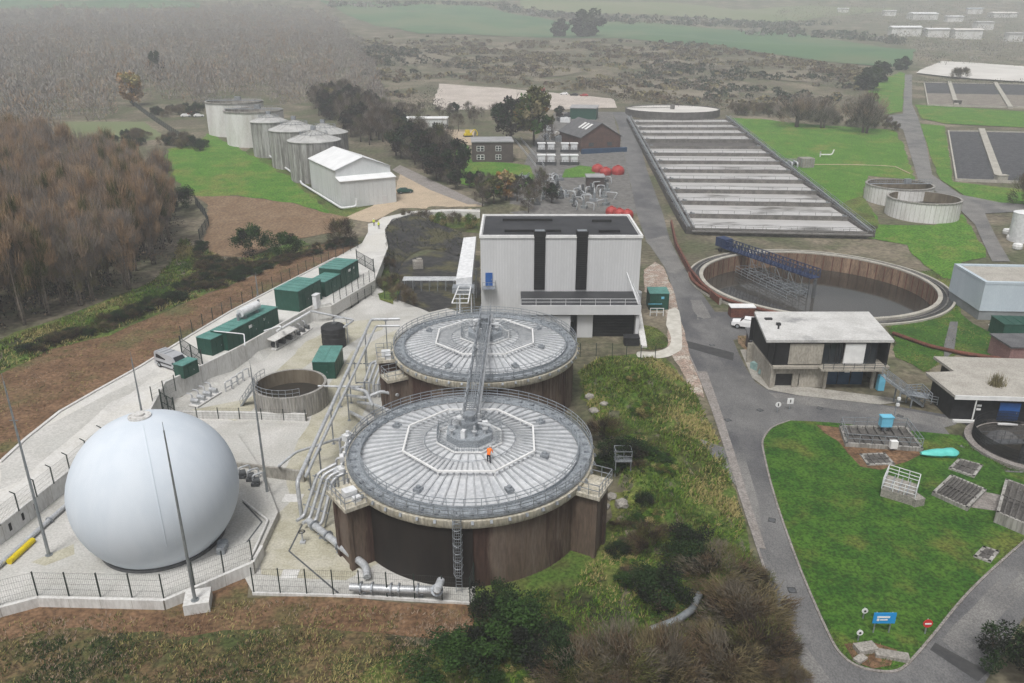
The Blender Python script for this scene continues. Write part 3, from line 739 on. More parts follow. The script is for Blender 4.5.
fence('dark mesh fence on the white wall in front of the gas holder', [q + Vector((0, 0, .1)) for q in P_([(-90, 640), (0, 606), (38, 596.5), (164, 599), (253, 564)], ZP)], 2.4, 2.7)
fence('dark mesh fence along the front of the digester apron', P_([(254, 592), (360, 595), (470, 602), (474, 587)], .2), 2.5, 2.5)
fence('dark mesh fence with cranked posts between the white road and the gas holder', P_([(-90, 590), (0, 526), (70, 471), (104, 443)], Z1 + .1), 1.9, 2.6, crank=True)
fence('dark mesh fence between the soil bank and the green generator housings', P_([(182, 340), (232, 310), (282, 284), (336, 257), (358, 248)], Z1), 2.2, 2.8)
fence('dark mesh fence at the far end of the generator terrace above the lined pit', P_([(334, 303), (375, 279)], Z1), 2.2, 2.2)
fence('dark mesh fence standing on the low white yard wall', P_([(176, 418), (240, 419), (306, 421)], 1.0), 1.5, 3.0)
fence('short mesh fence beside the parked van and green cabinet', P_([(153, 403), (176, 391)], Z1), 2.2, 1.8)
fence('dark mesh fence in the bank behind the yard, left of the back digester', P_([(344, 312), (372, 296), (398, 302)], .1), 2.0, 2.5)
gate('open dark green double gate on the road by the van', L(182, 353, Z1), L(203, 367, Z1))
gate('dark green gate at the end of the retaining wall near the gas holder', L(163, 411, Z1 - 1.2), L(176, 419, .4), 2.6)
gate('tall dark gate across the road beyond the green housings', L(357, 262, Z1), L(374, 272, Z1))

# ------------------------------------------------------------------ generator housings on the terrace
gA = cabinet('generator_housing', 'long dark green generator housing with a white silencer on its roof', 'generator', L(229, 351, Z1), L(279, 324, Z1), 2.7, 2.7, 'kiosk_green', 'kiosk_roof', doors=3, sign=True)
ln = frame(L(229, 351, Z1), L(279, 324, Z1))[1]
m = MB(); m.tube([(ln * .43, 1.5, 3.75), (ln * .43 + .15, 1.5, 3.75), (ln * .43 + 3.9, 1.5, 3.75), (ln * .43 + 4.1, 1.5, 3.75)], .62, 18); sil = m.build('silencer', 'white_steel', gA, smooth=True)
m = MB()
for x in (.6, 3.4): m.box((ln * .43 + x, 1.5, 3.0), (.15, 1.1, .55))
m.tube([(ln * .43 - .1, 1.5, 3.75), (ln * .43 - .5, 1.5, 3.75), (ln * .43 - .5, 1.5, 2.8)], .2, 8); m.tube([(ln * .43 + 4, 1.5, 3.75), (ln * .43 + 4.4, 1.5, 3.75), (ln * .43 + 4.4, 1.5, 4.5)], .17, 8)
m.build('silencer_mount', 'galvanised', sil)
cabinet('plant_cabinet', 'small dark green cabinet at the near end of the long generator housing', 'cabinet', L(213, 356, Z1), L(227, 349, Z1), 2.5, 2.4, 'kiosk_green', 'kiosk_roof', doors=1)
cabinet('plant_cabinet', 'tall green housing with a broad pale green roof, nearest the soil fence', 'cabinet', L(300, 312, Z1), L(322, 299, Z1), 4.3, 3.4, 'kiosk_green', 'kiosk_roof', doors=2, sign=False)
cabinet('plant_cabinet', 'low green housing squeezed between two taller green housings', 'cabinet', L(326, 297, Z1), L(341, 288.5, Z1), 3.0, 2.6, 'kiosk_green', 'kiosk_roof', doors=1)
cabinet('plant_cabinet', 'green housing at the far end of the generator terrace', 'cabinet', L(342, 288, Z1), L(359, 277.5, Z1), 4.2, 3.3, 'kiosk_green', 'kiosk_roof', doors=2, sign=True)
cabinet('plant_cabinet', 'small green cabinet standing in front of the parked van', 'cabinet', L(185, 379, Z1), L(199, 372, Z1), 1.6, 1.8, 'kiosk_green', 'kiosk_roof', doors=1)
cabinet('control_kiosk', 'dark green kiosk with a pale green roof beside the round open tank', 'kiosk', L(314, 379, 0), L(336, 379, 0), 5.2, 2.5, 'kiosk_green', 'kiosk_roof', doors=1, rise=.25)
cabinet('white_cabinet', 'tall white cabinet against the green housing on the terrace', 'cabinet', L(317, 309, Z1), L(321, 306.5, Z1), .7, 2.2, 'white_steel', 'white_steel', doors=1, panels=False)

# black tank
p = L(332, 350, 0); t = thing('black_tank', 'black cylindrical tank standing behind the green kiosk', 'tank', (p.x, p.y + 1.75, 0))
m = MB(); m.lathe([(.05, 3.5), (1.5, 3.35), (1.78, 3.1), (1.78, 0)], 32)
for z in (.8, 1.6, 2.4): m.lathe([(1.78, z - .06), (1.83, z), (1.78, z + .06)], 32)
m.build('shell', 'black', t, smooth=True)
m = MB(); m.cyl(.2, .2, 3.4, 3.65, .45, 14); m.build('lid', 'steel_dark', t)
m = MB(); m.pipe([(0, 1.0, 3.3), (0, 1.0, 4.1), (1.9, 1.0, 4.1), (1.9, 1.0, 0)], .09, 6); m.build('vent_pipe', 'pipe_grey', t, smooth=True)

# open round tank
oc = L(290, 383, 3.0); t = thing('open_tank', 'round open concrete tank with dark sludge in the middle of the yard', 'tank', (oc.x, oc.y, 0))
m = MB(); m.lathe([(4.55, 0), (4.55, 3.0), (4.2, 3.0)], 56); m.lathe([(4.2, 2.998), (4.2, .6)], 56); m.build('wall', 'concrete_stained', t, smooth=True)
m = MB(); m.lathe([(4.195, .9), (4.195, 2.985)], 56); m.build('lining', 'tank_inner', t, smooth=True)
m = MB(); m.cyl(0, 0, 1.0, 1.15, 4.19, 56); m.build('sludge', 'sludge', t)
m = MB()
for i in range(36): 
    a = i * math.pi / 18; m.box((4.56 * math.cos(a), 4.56 * math.sin(a), 1.5), (.05, .08, 2.9), a)
m.build('wall_rib', 'concrete', t)
m = MB(); pa = [(4.4 * math.cos(a), 4.4 * math.sin(a), 3.0) for a in [R(150) + R(150) * i / 14 for i in range(15)]]; railing(m, pa, 1.0, 1.2); m.build('railing', 'galvanised', t)
m = MB(); m.pipe([(4.4, .3, 2.4), (7.6, .3, 2.4), (9.2, .3, 2.4)], .13, 8); m.build('feed_pipe', 'pipe_grey', t, smooth=True)
# stair up its left side
a, b = L(242, 405, 0), L(256, 384, 3.0); t = thing('tank_stair', 'steel stair climbing the left side of the round open tank', 'stair', a)
m = MB(); d = b - a; n = Vector((-d.y, d.x, 0)).normalized() * .45
for s in (-1, 1): m.bar(a + n * s, b + n * s, .06, .22)
m.build('stringer', 'galvanised', t, world=True)
m = MB()
for i in range(12):
    q = a.lerp(b, (i + .5) / 12); m.box((q.x, q.y, q.z), (.9, .25, .04), math.atan2(n.y, n.x))
m.build('treads', 'grating', t, world=True)
m = MB()
for s in (-1, 1): railing(m, [a + n * s, b + n * s], 1.0, .7, 2, .022)
m.build('handrail', 'galvanised', t, world=True)

# pump skids below the retaining wall
def skid(label, px, n, w, top):
    a, b = L(*px[0], .05), L(*px[1], .05); rz, ln = frame(a, b); t = thing('pump_skid', label, 'pump set', a, rz, 'pump sets below the retaining wall')
    m = MB(); m.box((ln / 2, w / 2, .12), (ln, w, .16)); m.build('base', 'concrete_pale', t)
    for i in range(n):
        x = ln * (i + .5) / n; m = MB(); m.tube([(x, .25, .65), (x, w * .55, .65)], .26, 10); m.tube([(x, w * .55, .65), (x, w * .9, .65)], .3, 10); m.box((x, w * .5, .3), (.4, w * .7, .25)); pm = m.build('pump', 'pipe_grey' if n == 4 else 'steel_dark', t, smooth=True)
        m = MB(); m.pipe([(x, w * .8, .7), (x, w * .8, 1.5), (x, w + .5, 1.5)], .09, 6); m.build('riser', 'pipe_grey', pm, smooth=True)
    if top:
        m = MB(); m.box((ln / 2, w / 2, 1.75), (ln + .5, w + .4, .09), 0, Matrix.Rotation(R(7), 3, 'X'))
        for x in (.1, ln - .1):
            for y in (0, w): m.box((x, y, .85), (.07, .07, 1.7))
        m.build('canopy', 'concrete_pale', t)
    return t
skid('dark pumps under a pale canopy against the retaining wall', ((276, 351), (297, 339)), 3, 1.6, True)
skid('row of dark uncovered pumps next to the canopied pump set', ((299, 338), (313, 329)), 3, 1.2, False)
t = skid('pale valves and pipes on a slab by the gas holder end of the retaining wall', ((198, 408), (222, 393)), 4, 1.5, False)
m = MB(); a, b = L(226, 392, 0), L(243, 380, 0); 
for i in range(4):
    q = a.lerp(b, i / 3); m.pipe([q, q + Vector((0, 0, 1.4)), q + Vector((.6, .9, 1.4)), q + Vector((.6, .9, .1))], .09, 6)
m.bar(a + Vector((0, 0, .5)), b + Vector((0, 0, .5)), .1)
one(m, 'pipe_manifold', 'pipe_grey', 'row of looped grey pipes in the yard left of the tank stair', 'pipework')

# ------------------------------------------------------------------ pipework around the digesters
def pipe_run(label, pts, r, sup=(), flanges=(), name='pipe_run', mats='pipe_grey', cat='pipe', n=10):
    pts = [Vector(p) for p in pts]; root = thing(name, label, cat, pts[0])
    m = MB(); m.pipe(pts, r, n); m.build('pipe', mats, root, world=True, smooth=True)
    for a in flanges:
        seg, tt = int(a), a - int(a); p, q = pts[seg], pts[seg + 1]; c = p.lerp(q, tt); d = (q - p).normalized()
        m = MB(); m.tube([c - d * .06, c + d * .06], r * 1.55, 14); m.build('flange', 'galvanised', root, world=True)
    for a in sup:
        seg, tt = int(a), a - int(a); c = pts[seg].lerp(pts[seg + 1], tt); g = 0.0
        m = MB(); m.box((c.x, c.y, (c.z - r) / 2), (.14, .14, max(.05, c.z - r))); m.box((c.x, c.y, c.z - r), (.5, .5, .06)); m.box((c.x, c.y, .03), (.4, .4, .06)); m.build('support', 'galvanised', root, world=True)
    return root
pipe_run('long silver overhead pipe crossing the yard from the back digester to the pipe bundle', [L(400, 319, 5.2), L(371, 319.5, 5.2), L(297, 482, 4.2), L(297, 482, 4.2) + Vector((.1, -.1, -3.7))], .21, (0.5, 1.12, 1.4, 1.65, 1.9))
pipe_run('second silver overhead pipe running just inside the long one', [L(400, 326, 4.6), L(376, 326, 4.6), L(330, 424, 4.2), L(306, 476, 4.2), L(306, 476, .4)], .17, (1.3, 1.7, 2.5))
pipe_run('thin white level pipe from the round tank towards the digester', [L(318, 386, 2.9), L(360, 387, 2.9), L(360, 387, 1.0)], .13, (0.5,))
pipe_run('white gooseneck pipe arching out of the yard beside the grey bund wall', [L(279, 466, .1), L(279, 466, 2.2), L(296, 452, 2.5), L(334, 440, 2.5), L(352, 436, 2.5)], .15, (3.3,))
pipe_run('white pipe portal leaving the top of the retaining wall', [L(311, 311, Z1 + .4), L(311, 311, Z1 + 1.6), L(354, 320, 4.1), L(344, 327, 4.1), L(344, 327, .1)], .16)
pipe_run('white pipe lying along the top of the retaining wall', [L(277, 331, Z1 + .8), L(311, 311.5, Z1 + .8)], .2, mats='white_steel')
pipe_run('white pipe hoop linking the long generator housing to the retaining wall', [L(264, 331, Z1 + 1.9), L(280, 326, Z1 + 2.0), L(281, 327.5, Z1 + 1.9), L(281, 327.5, Z1 + .1)], .12, mats='white_steel')
pipe_run('white pipe hoop over the near end of the long generator housing', [L(214, 331, Z1 + 2.9), L(244, 334, Z1 + 2.9), L(245, 346, Z1 + 2.0), L(245, 346, Z1 - .2)], .08, mats='white_steel')
pb = L(315, 522, .5); t = thing('pipe_bundle', 'bundle of four upright silver pipes at the left side of the front digester', 'pipework', pb)
for i in range(4):
    lo, hi = L(304 + i * 6, 516 + i * 2.4, .8), L(318 + i * 5, 473 + i * 2, 4.7); m = MB()
    m.pipe([lo + Vector((-.5, -.8, 0)), lo, hi, hi + Vector((1.6, .9, .5))], .165, 10)
    m.build('pipe', 'pipe_grey', t, world=True, smooth=True)
m = MB()
for k in (.25, .6, .92):
    m.bar(L(300, 515, .7).lerp(L(314, 472, 4.6), k), L(326, 525, .7).lerp(L(337, 480, 4.6), k), .1)
for a_, b_ in ((L(303, 519, 0), L(316, 474, 4.7)), (L(325, 527, 0), L(336, 480, 4.7))): m.bar(a_, b_, .11)
m.build('bracket', 'galvanised', t, world=True)
pipe_run('fat silver pipe curving along the ground round the foot of the front digester', [L(309, 521, .9), L(328, 536, .9), L(348, 552, .9), L(366, 566, .9), L(367, 577, .6)], .34, (0.6, 1.5, 2.4), (0.3, 1.0, 1.6, 2.5))
pipe_run('flanged silver pipe along the front fence, turning up at its right end', [L(350, 587, .9), L(395, 589, .9), L(437, 590, .9), L(437, 590, 2.0), L(441, 580, 2.1)], .34, (0.3, 0.9, 1.6), (0.25, 0.5, 0.92, 1.1, 1.55, 2.3))
for px, lab in (((303, 543), 'small upright valve with a dark handwheel on the stained yard concrete'), ((318, 410), 'white round valve head near the front of the open tank')):
    p = L(*px, 0); t = thing('valve_post', lab, 'valve', p); m = MB(); m.cyl(0, 0, 0, 1.2, .09, 8); m.box((0, 0, .1), (.5, .5, .2)); m.build('stem', 'pipe_grey', t)
    m = MB(); m.lathe([(.26, 1.2), (.34, 1.25), (.26, 1.3), (.2, 1.25), (.26, 1.2)], 16); m.bar((-.3, 0, 1.25), (.3, 0, 1.25), .05); m.build('handwheel', 'black' if px[0] == 303 else 'white_steel', t)
t = thing('pipe_cluster', 'tangle of silver pipes between the long overhead pipes and the gap between the digesters', 'pipework', L(370, 392, 0))
for i in range(4):
    a = L(364 + i * 4.6, 383 - i * .3, 2.2); m = MB(); m.pipe([(a.x, a.y, .2), a, a + Vector((.5 + .1 * i, 3.2, 1.5)), a + Vector((2.6, 4.4, 1.6))], .17, 8); m.build('pipe', 'pipe_grey', t, world=True, smooth=True)
for q in ([(345, 395, 1.2), (366, 398, 2.4), (381, 391, 3.2), (398, 395, 3.4)], [(358, 402, .8), (375, 405, 2.6), (392, 412, 4.2), (404, 408, 4.6)], [(352, 388, 3.0), (366, 391, 3.0), (372, 404, 3.0), (372, 412, .3)], [(350, 412, .5), (362, 418, 2.0), (372, 426, 3.0), (380, 424, 5.5)]):
    m = MB(); m.pipe([L(*k) for k in q], .21, 8); m.build('pipe', 'pipe_grey', t, world=True, smooth=True)
for px, py in ((356, 384), (372, 384), (386, 384), (366, 404), (384, 406)):
    a = L(px, py, 0); m = MB(); m.bar(a, a + Vector((0, 0, 3.2)), .12); m.bar(a + Vector((-1, 0, 3)), a + Vector((1, 0, 3)), .12); m.build('frame', 'galvanised', t, world=True)
t = thing('valve_set', 'row of white valves and boxes along the left edge of the front digester', 'valves', L(345, 470, 0))
for i, (px, py, z) in enumerate(((350, 447, 5.4), (345, 458, 5.2), (343, 470, 5.0), (348, 437, 5.2))):
    a = L(px, py, z); m = MB(); m.box(a, (1.0, .8, .7), .3 * i); m.cyl(a.x, a.y, a.z + .3, a.z + .7, .2, 8); v_ = m.build('valve', 'white_steel', t, world=True); m = MB(); m.pipe([a, a + Vector((-.9, 0, 0)), (a.x - .9, a.y, .2)], .13, 6); m.v = [(x - t.location.x, y - t.location.y, z_) for x, y, z_ in m.v]; m.build('drop_pipe', 'pipe_grey', v_, smooth=True)
# platform pipe and yellow tube
pipe_run('grey pipe lying along the left side of the gas holder platform', [L(-30, 590, ZP + .3), L(5, 560, ZP + .3), L(66, 505, ZP + .3), L(80, 492, ZP + .3)], .22, (), (1.7,))
m = MB(); a, b = L(9, 562, ZP + .25), L(33, 540, ZP + .25); m.tube([a, b], .27, 12)
one(m, 'yellow_tube', 'yellow', 'yellow tube lying on the platform beside the grey pipe', 'tube', smooth=True)
pipe_run('pale pipe on the kerb between the platform and the yard, right of the gas holder', [L(243, 500, ZP + .2), L(268, 520, ZP + .2), L(250, 560, ZP + .2)], .12, mats='concrete_pale')
t = thing('blower_skid', 'cluster of grey blowers and pipes right behind the gas holder', 'blowers', L(240, 478, ZP))
for i, (dx, dy) in enumerate(((0, 0), (1.1, -.6), (1.9, -1.5))):
    m = MB(); m.tube([(dx, dy, .5), (dx + .5, dy + .35, .5)], .36, 12); m.box((dx + .2, dy, .2), (.8, .5, .3)); bb = m.build('blower', 'steel_dark', t, smooth=True)
    m = MB(); m.pipe([(dx, dy, .6), (dx, dy, 1.2), (dx + .9, dy + .7, 1.2), (dx + .9, dy + .7, .1)], .1, 6); m.build('pipe', 'pipe_grey', bb, smooth=True)

# ------------------------------------------------------------------ the two digesters
DR = 11.75
def arc(mb, r, z0, z1, a0, a1, n): mb.lathe([(r, z0), (r, z1)], n, 0, 0, R(a0), R(a1))
def digester(x, y, label, front):
    t = thing('digester', label, 'digester tank', (x, y, 0), 0, 'pair of sludge digesters')
    m = MB(); m.lathe([(11.2, 0), (11.2, 6.2)], 96); m.build('wall', 'digester_wall', t, smooth=True)
    m = MB()
    for i in range(120):
        a = 2 * math.pi * i / 120; m.box((11.2 * math.cos(a), 11.2 * math.sin(a), 3.05), (.09, .10, 6.1), a)
    m.build('wall_ribs', 'digester_wall', t)
    if front:
        m = MB(); arc(m, 11.32, .05, 6.15, -141, -87, 40)
        for a in (-141, -87): m.bar((11.2 * math.cos(R(a)), 11.2 * math.sin(R(a)), 0), (11.2 * math.cos(R(a)), 11.2 * math.sin(R(a)), 6.1), .3)
        m.build('dark_panel', 'digester_dark', t, smooth=True)
    m = MB(); m.lathe([(11.2, 6.1), (11.65, 6.2), (11.8, 6.45), (11.8, 7.0), (10.1, 7.02)], 96); m.mi = 1
    for i in range(48):
        a = 2 * math.pi * (i + .5) / 48; c, s = math.cos(a), math.sin(a)
        m.bar((11.6 * c, 11.6 * s, 6.75), (11.95 * c, 11.95 * s, 6.95), .22, .3); m.box((11.05 * c, 11.05 * s, 7.28), (.5, .28, .22), a)
    m.build('rim', ['rim_concrete', 'galvanised'], t, smooth=True)
    # walkway deck round the rim
    m = MB(); m.lathe([(10.35, 7.10), (11.55, 7.10), (11.55, 7.16), (10.35, 7.16), (10.35, 7.10)], 96)
    m.build('walkway', 'grating', t)
    rp = lambda r, z, n: [(r * math.cos(2 * math.pi * i / n), r * math.sin(2 * math.pi * i / n), z) for i in range(n)]
    m = MB(); railing(m, rp(11.6, 7.16, 60), 1.1, 1.2, 3, .032, True); m.lathe([(11.62, 7.16), (11.62, 7.36)], 96); m.build('outer_railing', 'galvanised', t)
    m = MB(); railing(m, rp(10.35, 7.16, 44), 1.05, 1.5, 3, .026, True); m.lathe([(10.33, 7.16), (10.33, 7.5)], 88); m.build('inner_railing', 'grating', t)
    # ribbed conical roof
    zr = lambda r: 7.05 + (10.35 - r) * .17
    m = MB(); m.lathe([(10.35, zr(10.35)), (6, zr(6)), (2.2, zr(2.2)), (.02, zr(.5))], 96); m.build('roof', 'roof_metal', t)
    m = MB()
    for i in range(64):
        a = 2 * math.pi * i / 64; c, s = math.cos(a), math.sin(a); r0 = 2.6 if i % 2 == 0 else 4.4
        m.bar((10.3 * c, 10.3 * s, zr(10.3) + .07), (r0 * c, r0 * s, zr(r0) + .08), .12, .2)
    m.build('roof_ribs', 'rib_metal', t)
    m = MB(); q = [(4.3 * math.cos(R(k)), 4.3 * math.sin(R(k)), zr(4.3) + .22) for k in range(0, 361, 6)]; m.tube(q, .04, 5)
    m.build('ring_pipe', 'galvanised', t, smooth=True)
    oc = lambda r, z: [(r * math.cos(R(22.5 + 45 * i)), r * math.sin(R(22.5 + 45 * i)), z) for i in range(8)]
    m = MB(); o = oc(6.55, zr(6.2) + .55)
    for a, b in zip(o, o[1:] + o[:1]):
        m.bar(a, b, .17, .15); m.bar((a[0], a[1], zr(6.5)), a, .08)
        for k in (1, 2):
            pp = Vector(a).lerp(Vector(b), k / 3); m.bar((pp.x, pp.y, zr(6.3)), pp, .05)
    m.build('octagon_rail', 'white_paint', t)
    m = MB(); o = oc(3.25, zr(3.2) + .14); railing(m, o, 1.3, .16, 4, .016, True); m.build('hub_railing', 'grating', t)
    m = MB()
    for a, b in zip(o, o[1:] + o[:1]): m.bar(Vector(a) + Vector((0, 0, .06)), Vector(b) + Vector((0, 0, .06)), .15, .13)
    m.build('octagon_kerb', 'white_paint', t)
    # hub machinery
    m = MB(); m.cyl(0, 0, zr(2), zr(0) + .35, 2.3, 8, a0=R(22.5)); m.build('hub_deck', 'grating', t)
    zt = zr(0) + .35; rnd = random.Random(int(y))
    m = MB(); m.cyl(0, 0, zt, zt + 1.0, .8, 18); m.cyl(0, 0, zt + 1.0, zt + 1.6, .42, 14); m.cyl(0, 0, zt + 1.6, zt + 1.75, .6, 14); mx = m.build('mixer', 'galvanised', t, smooth=True)
    for i in range(9):
        a = i * .7 + .2; rr = rnd.uniform(1.1, 2.0); c, s = math.cos(a), math.sin(a); m = MB()
        if i % 3 == 0: m.box((rr * c, rr * s, zt + .4), (.5, .4, .8), a)
        else:
            m.cyl(rr * c, rr * s, zt, zt + rnd.uniform(.6, 1.3), .12, 8); m.cyl(rr * c, rr * s, zt + .5, zt + .58, .26, 12)
        m.build('valve' if i % 3 else 'instrument_box', 'pipe_grey' if i % 3 else 'white_steel', t)
    m = MB(); m.pipe([(.5, 0, zt + .8), (2.0, -.6, zt + .8), (2.4, -.7, zt + .2), (2.5, -.7, zr(2.5))], .14, 8); m.pipe([(-.5, .2, zt + .9), (-1.8, .9, zt + .9), (-1.9, 1.0, zt + .1)], .13, 8); m.build('hub_pipe', 'pipe_grey', t, smooth=True)
    # hatches and cables out on the roof
    for k, (rr, a) in enumerate(((8.6, -64), (8.7, -118), (8.4, 35), (8.5, 152), (7.4, -18))):
        m = MB(); m.box((0, 0, .2), (.75, .65, .28)); m.cyl(0, 0, .3, .55, .2, 10)
        hh = m.build('roof_hatch', 'galvanised', t); hh.location = (rr * math.cos(R(a)), rr * math.sin(R(a)), zr(rr) - .02); hh.rotation_euler = (0, R(9.6) * 0, R(a))
    # side boxes carrying platforms
    for k, (a, w, hz, eq) in enumerate(((-27, 3.4, 6.3, 0), (-144, 3.8, 6.3, 1)) if front else ((-168, 3.2, 6.3, 1), (-150, 2.4, 5.2, 0))):
        c, s = math.cos(R(a)), math.sin(R(a)); rt = Matrix.Rotation(R(a), 3, 'Z')
        m = MB(); m.box((12.0 * c, 12.0 * s, hz / 2 - .15), (2.6, w * .72, hz - .3), R(a))
        for e in (-1, 1):
            q = rt @ Vector((13.35, e * w * .33, 0)); m.box((q.x, q.y, hz / 2), (.35, .5, hz), R(a))
        bx = m.build('side_box', 'digester_wall', t)
        m = MB(); m.box((12.2 * c, 12.2 * s, hz + .2), (3.3, w, .35), R(a)); m.build('platform_slab', 'rim_concrete', bx)
        m = MB(); q = [rt @ Vector(v) for v in ((11.8, -w / 2 + .1, hz + .37), (13.75, -w / 2 + .1, hz + .37), (13.75, w / 2 - .1, hz + .37), (11.8, w / 2 - .1, hz + .37))]; railing(m, q, 1.1, .9, 2, .028); m.build('platform_railing', 'galvanised', bx)
        if eq:
            m = MB(); q = rt @ Vector((12.6, .2, hz + .75)); m.box(q, (1.1, .9, .75), R(a)); q = rt @ Vector((12.4, 1.1, hz + .6)); m.box(q, (.7, .6, .5), R(a)); m.build('equipment_box', 'white_steel', bx)
    # caged ladder
    if front:
        a = R(-92.2); c, s = math.cos(a), math.sin(a); rt = Matrix.Rotation(a, 3, 'Z'); m = MB(); T = lambda u, v, z: rt @ Vector((u, v, z))
        for e in (-.25, .25): m.bar(T(12.0, e, .1), T(12.0, e, 8.3), .05)
        for i in range(27): m.bar(T(12.0, -.25, .3 + i * .3), T(12.0, .25, .3 + i * .3), .035)
        ld = m.build('ladder', 'galvanised', t); m = MB()
        for i in range(9):
            z = 2.2 + i * .75; m.tube([T(12.0 + .75 * math.sin(math.pi * k / 8), -.4 * math.cos(math.pi * k / 8), z) for k in range(9)], .025, 4)
        for k in range(1, 8, 1): m.bar(T(12.0 + .75 * math.sin(math.pi * k / 8), -.4 * math.cos(math.pi * k / 8), 2.2), T(12.0 + .75 * math.sin(math.pi * k / 8), -.4 * math.cos(math.pi * k / 8), 8.2), .03)
        m.build('cage', 'galvanised', ld)
    return t
D1 = Vector((-4.0, 65.6, 0)); D2 = Vector((-3.4, 92.6, 0))
digester(D1.x, D1.y, 'front sludge digester, a broad brown tank with ribbed silver roof and dark front panel', True)
digester(D2.x, D2.y, 'back sludge digester with ribbed silver roof, nearest the white building', False)
# access bridge hub to hub and on to the building
t = thing('access_bridge', 'grey steel footbridge linking the hubs of the two digesters', 'footbridge', (D1.x, D1.y, 9.6))
A, B = Vector((D1.x, D1.y + 1.2, 10.1)), Vector((D2.x, D2.y + 3.5, 10.1)); d = (B - A).normalized(); n = Vector((-d.y, d.x, 0)) * .6
m = MB()
for s in (-.32, 0, .32): m.bar(A + n * s, B + n * s, .06, .08)
for i in range(70): c = A.lerp(B, i / 69); m.bar(c - n * .75, c + n * .75, .07, .05)
m.build('deck', 'galvanised', t, world=True)
for s in (-1, 1):
    m = MB(); railing(m, [A + n * s, B + n * s], 1.25, 1.5, 3, .026); m.bar(A + n * s - Vector((0, 0, .15)), B + n * s - Vector((0, 0, .15)), .1, .3)
    k = 20
    for i in range(k):
        a, b = A.lerp(B, i / k) + n * s, A.lerp(B, (i + 1) / k) + n * s; m.bar(a + Vector((0, 0, 0 if i % 2 else 1.25)), b + Vector((0, 0, 1.25 if i % 2 else 0)), .035)
    m.build('side_truss', 'galvanised', t, world=True)
for q in (.0, .36, .62, .97):
    c = A.lerp(B, q); m = MB(); m.bar(c - n + Vector((0, 0, -.5)), c + n + Vector((0, 0, -.5)), .1)
    for s in (-1, 1): m.bar(c + n * s + Vector((0, 0, -.1)), c + n * s + Vector((0, 0, -2.4 if .2 < q < .8 else -1.2)), .14)
    m.build('trestle', 'galvanised', t, world=True)
m = MB(); m.tube([A + n * 1.25 + Vector((0, 0, .1)), B + n * 1.25 + Vector((0, 0, .1))], .1, 8); m.tube([A - n * 1.3 + Vector((0, 0, -.1)), B - n * 1.3 + Vector((0, 0, -.1))], .14, 8); m.build('gas_pipe', 'pipe_grey', t, world=True, smooth=True)
# ladder frame up to the building at the back digester
t = thing('stair_tower', 'white ladder-like stair frame between the back digester and the white building', 'stair', L(458, 302, 6))
m = MB(); a, b = L(452, 303, 6.6), L(459, 286, 7.5); c, e = L(468, 303, 6.6), L(471, 286, 7.5)
m.bar(a, b, .16); m.bar(c, e, .16)
for i in range(5): m.bar(a.lerp(b, i / 4), c.lerp(e, i / 4), .12)
for q in (b, e): m.bar(q, (q.x, q.y, 0), .16)
m.build('frame', 'white_steel', t, world=True)
# ------------------------------------------------------------------ white sludge building with annex
t = thing('sludge_building', 'big white ribbed metal building with two black vertical strips and black roof', 'building', (7.4, 120.5, 0))
X0, X1, Y0, Y1, HT = -12.4, 13.1, 0, 15.3, 14.2          # local
m = MB(); m.box(((X0 + X1) / 2, (Y0 + Y1) / 2, HT / 2), (X1 - X0, Y1 - Y0, HT)); m.build('wall', 'cladding', t)
m = MB(); m.box(((X0 + X1) / 2, (Y0 + Y1) / 2, HT + .06), (X1 - X0 - .7, Y1 - Y0 - .7, .12)); rf = m.build('roof', 'black_roof', t)
m = MB()
for y in (Y0, Y1): m.box(((X0 + X1) / 2, y, HT + .12), (X1 - X0 + .3, .35, .45))
for x in (X0, X1): m.box((x, (Y0 + Y1) / 2, HT + .13), (.35, Y1 - Y0 + .3, .45))
m.build('parapet', 'white_paint', t)
for x0, x1, y in ((-9, -.5, 11.2), (-8.6, .5, 3.2), (6.2, 9.5, 10.5), (6.6, 10, 3.0)):
    m = MB(); m.box(((x0 + x1) / 2, y, HT + .3), (x1 - x0, .55, .35)); m.build('roof_duct', 'louvre_black', rf)
for x in (-3.0, 3.7):
    m = MB(); m.box((x, -.1, HT / 2 + 2.9), (1.75, .25, HT - 5.4)); 
    for i in range(24): m.box((x, -.25, 6 + i * .36), (1.7, .1, .12))
    m.build('black_strip', 'louvre_black', t)
    m = MB(); m.box((x, .55, HT + .55), (1.9, 1.5, .8)); m.mi = 1; m.box((x, .55, HT + .98), (1.5, 1.1, .06)); m.build('flue_head', ['louvre_black', 'galvanised'], t)
m = MB(); m.box((-11.1, -.06, 7.3), (1.15, .12, 2.2)); d = m.build('door', 'blue_door', t); m = MB(); m.box((-10.65, -.16, 7.3), (.1, .1, .25)); m.build('handle', 'galvanised', d)
m = MB(); m.box((-11.1, -.8, 6.05), (2.2, 1.5, .1)); railing(m, [(-12.1, -1.5, 6.1), (-10.1, -1.5, 6.1), (-10.1, -.1, 6.1)], 1.1, .9); m.build('landing', 'galvanised', t)
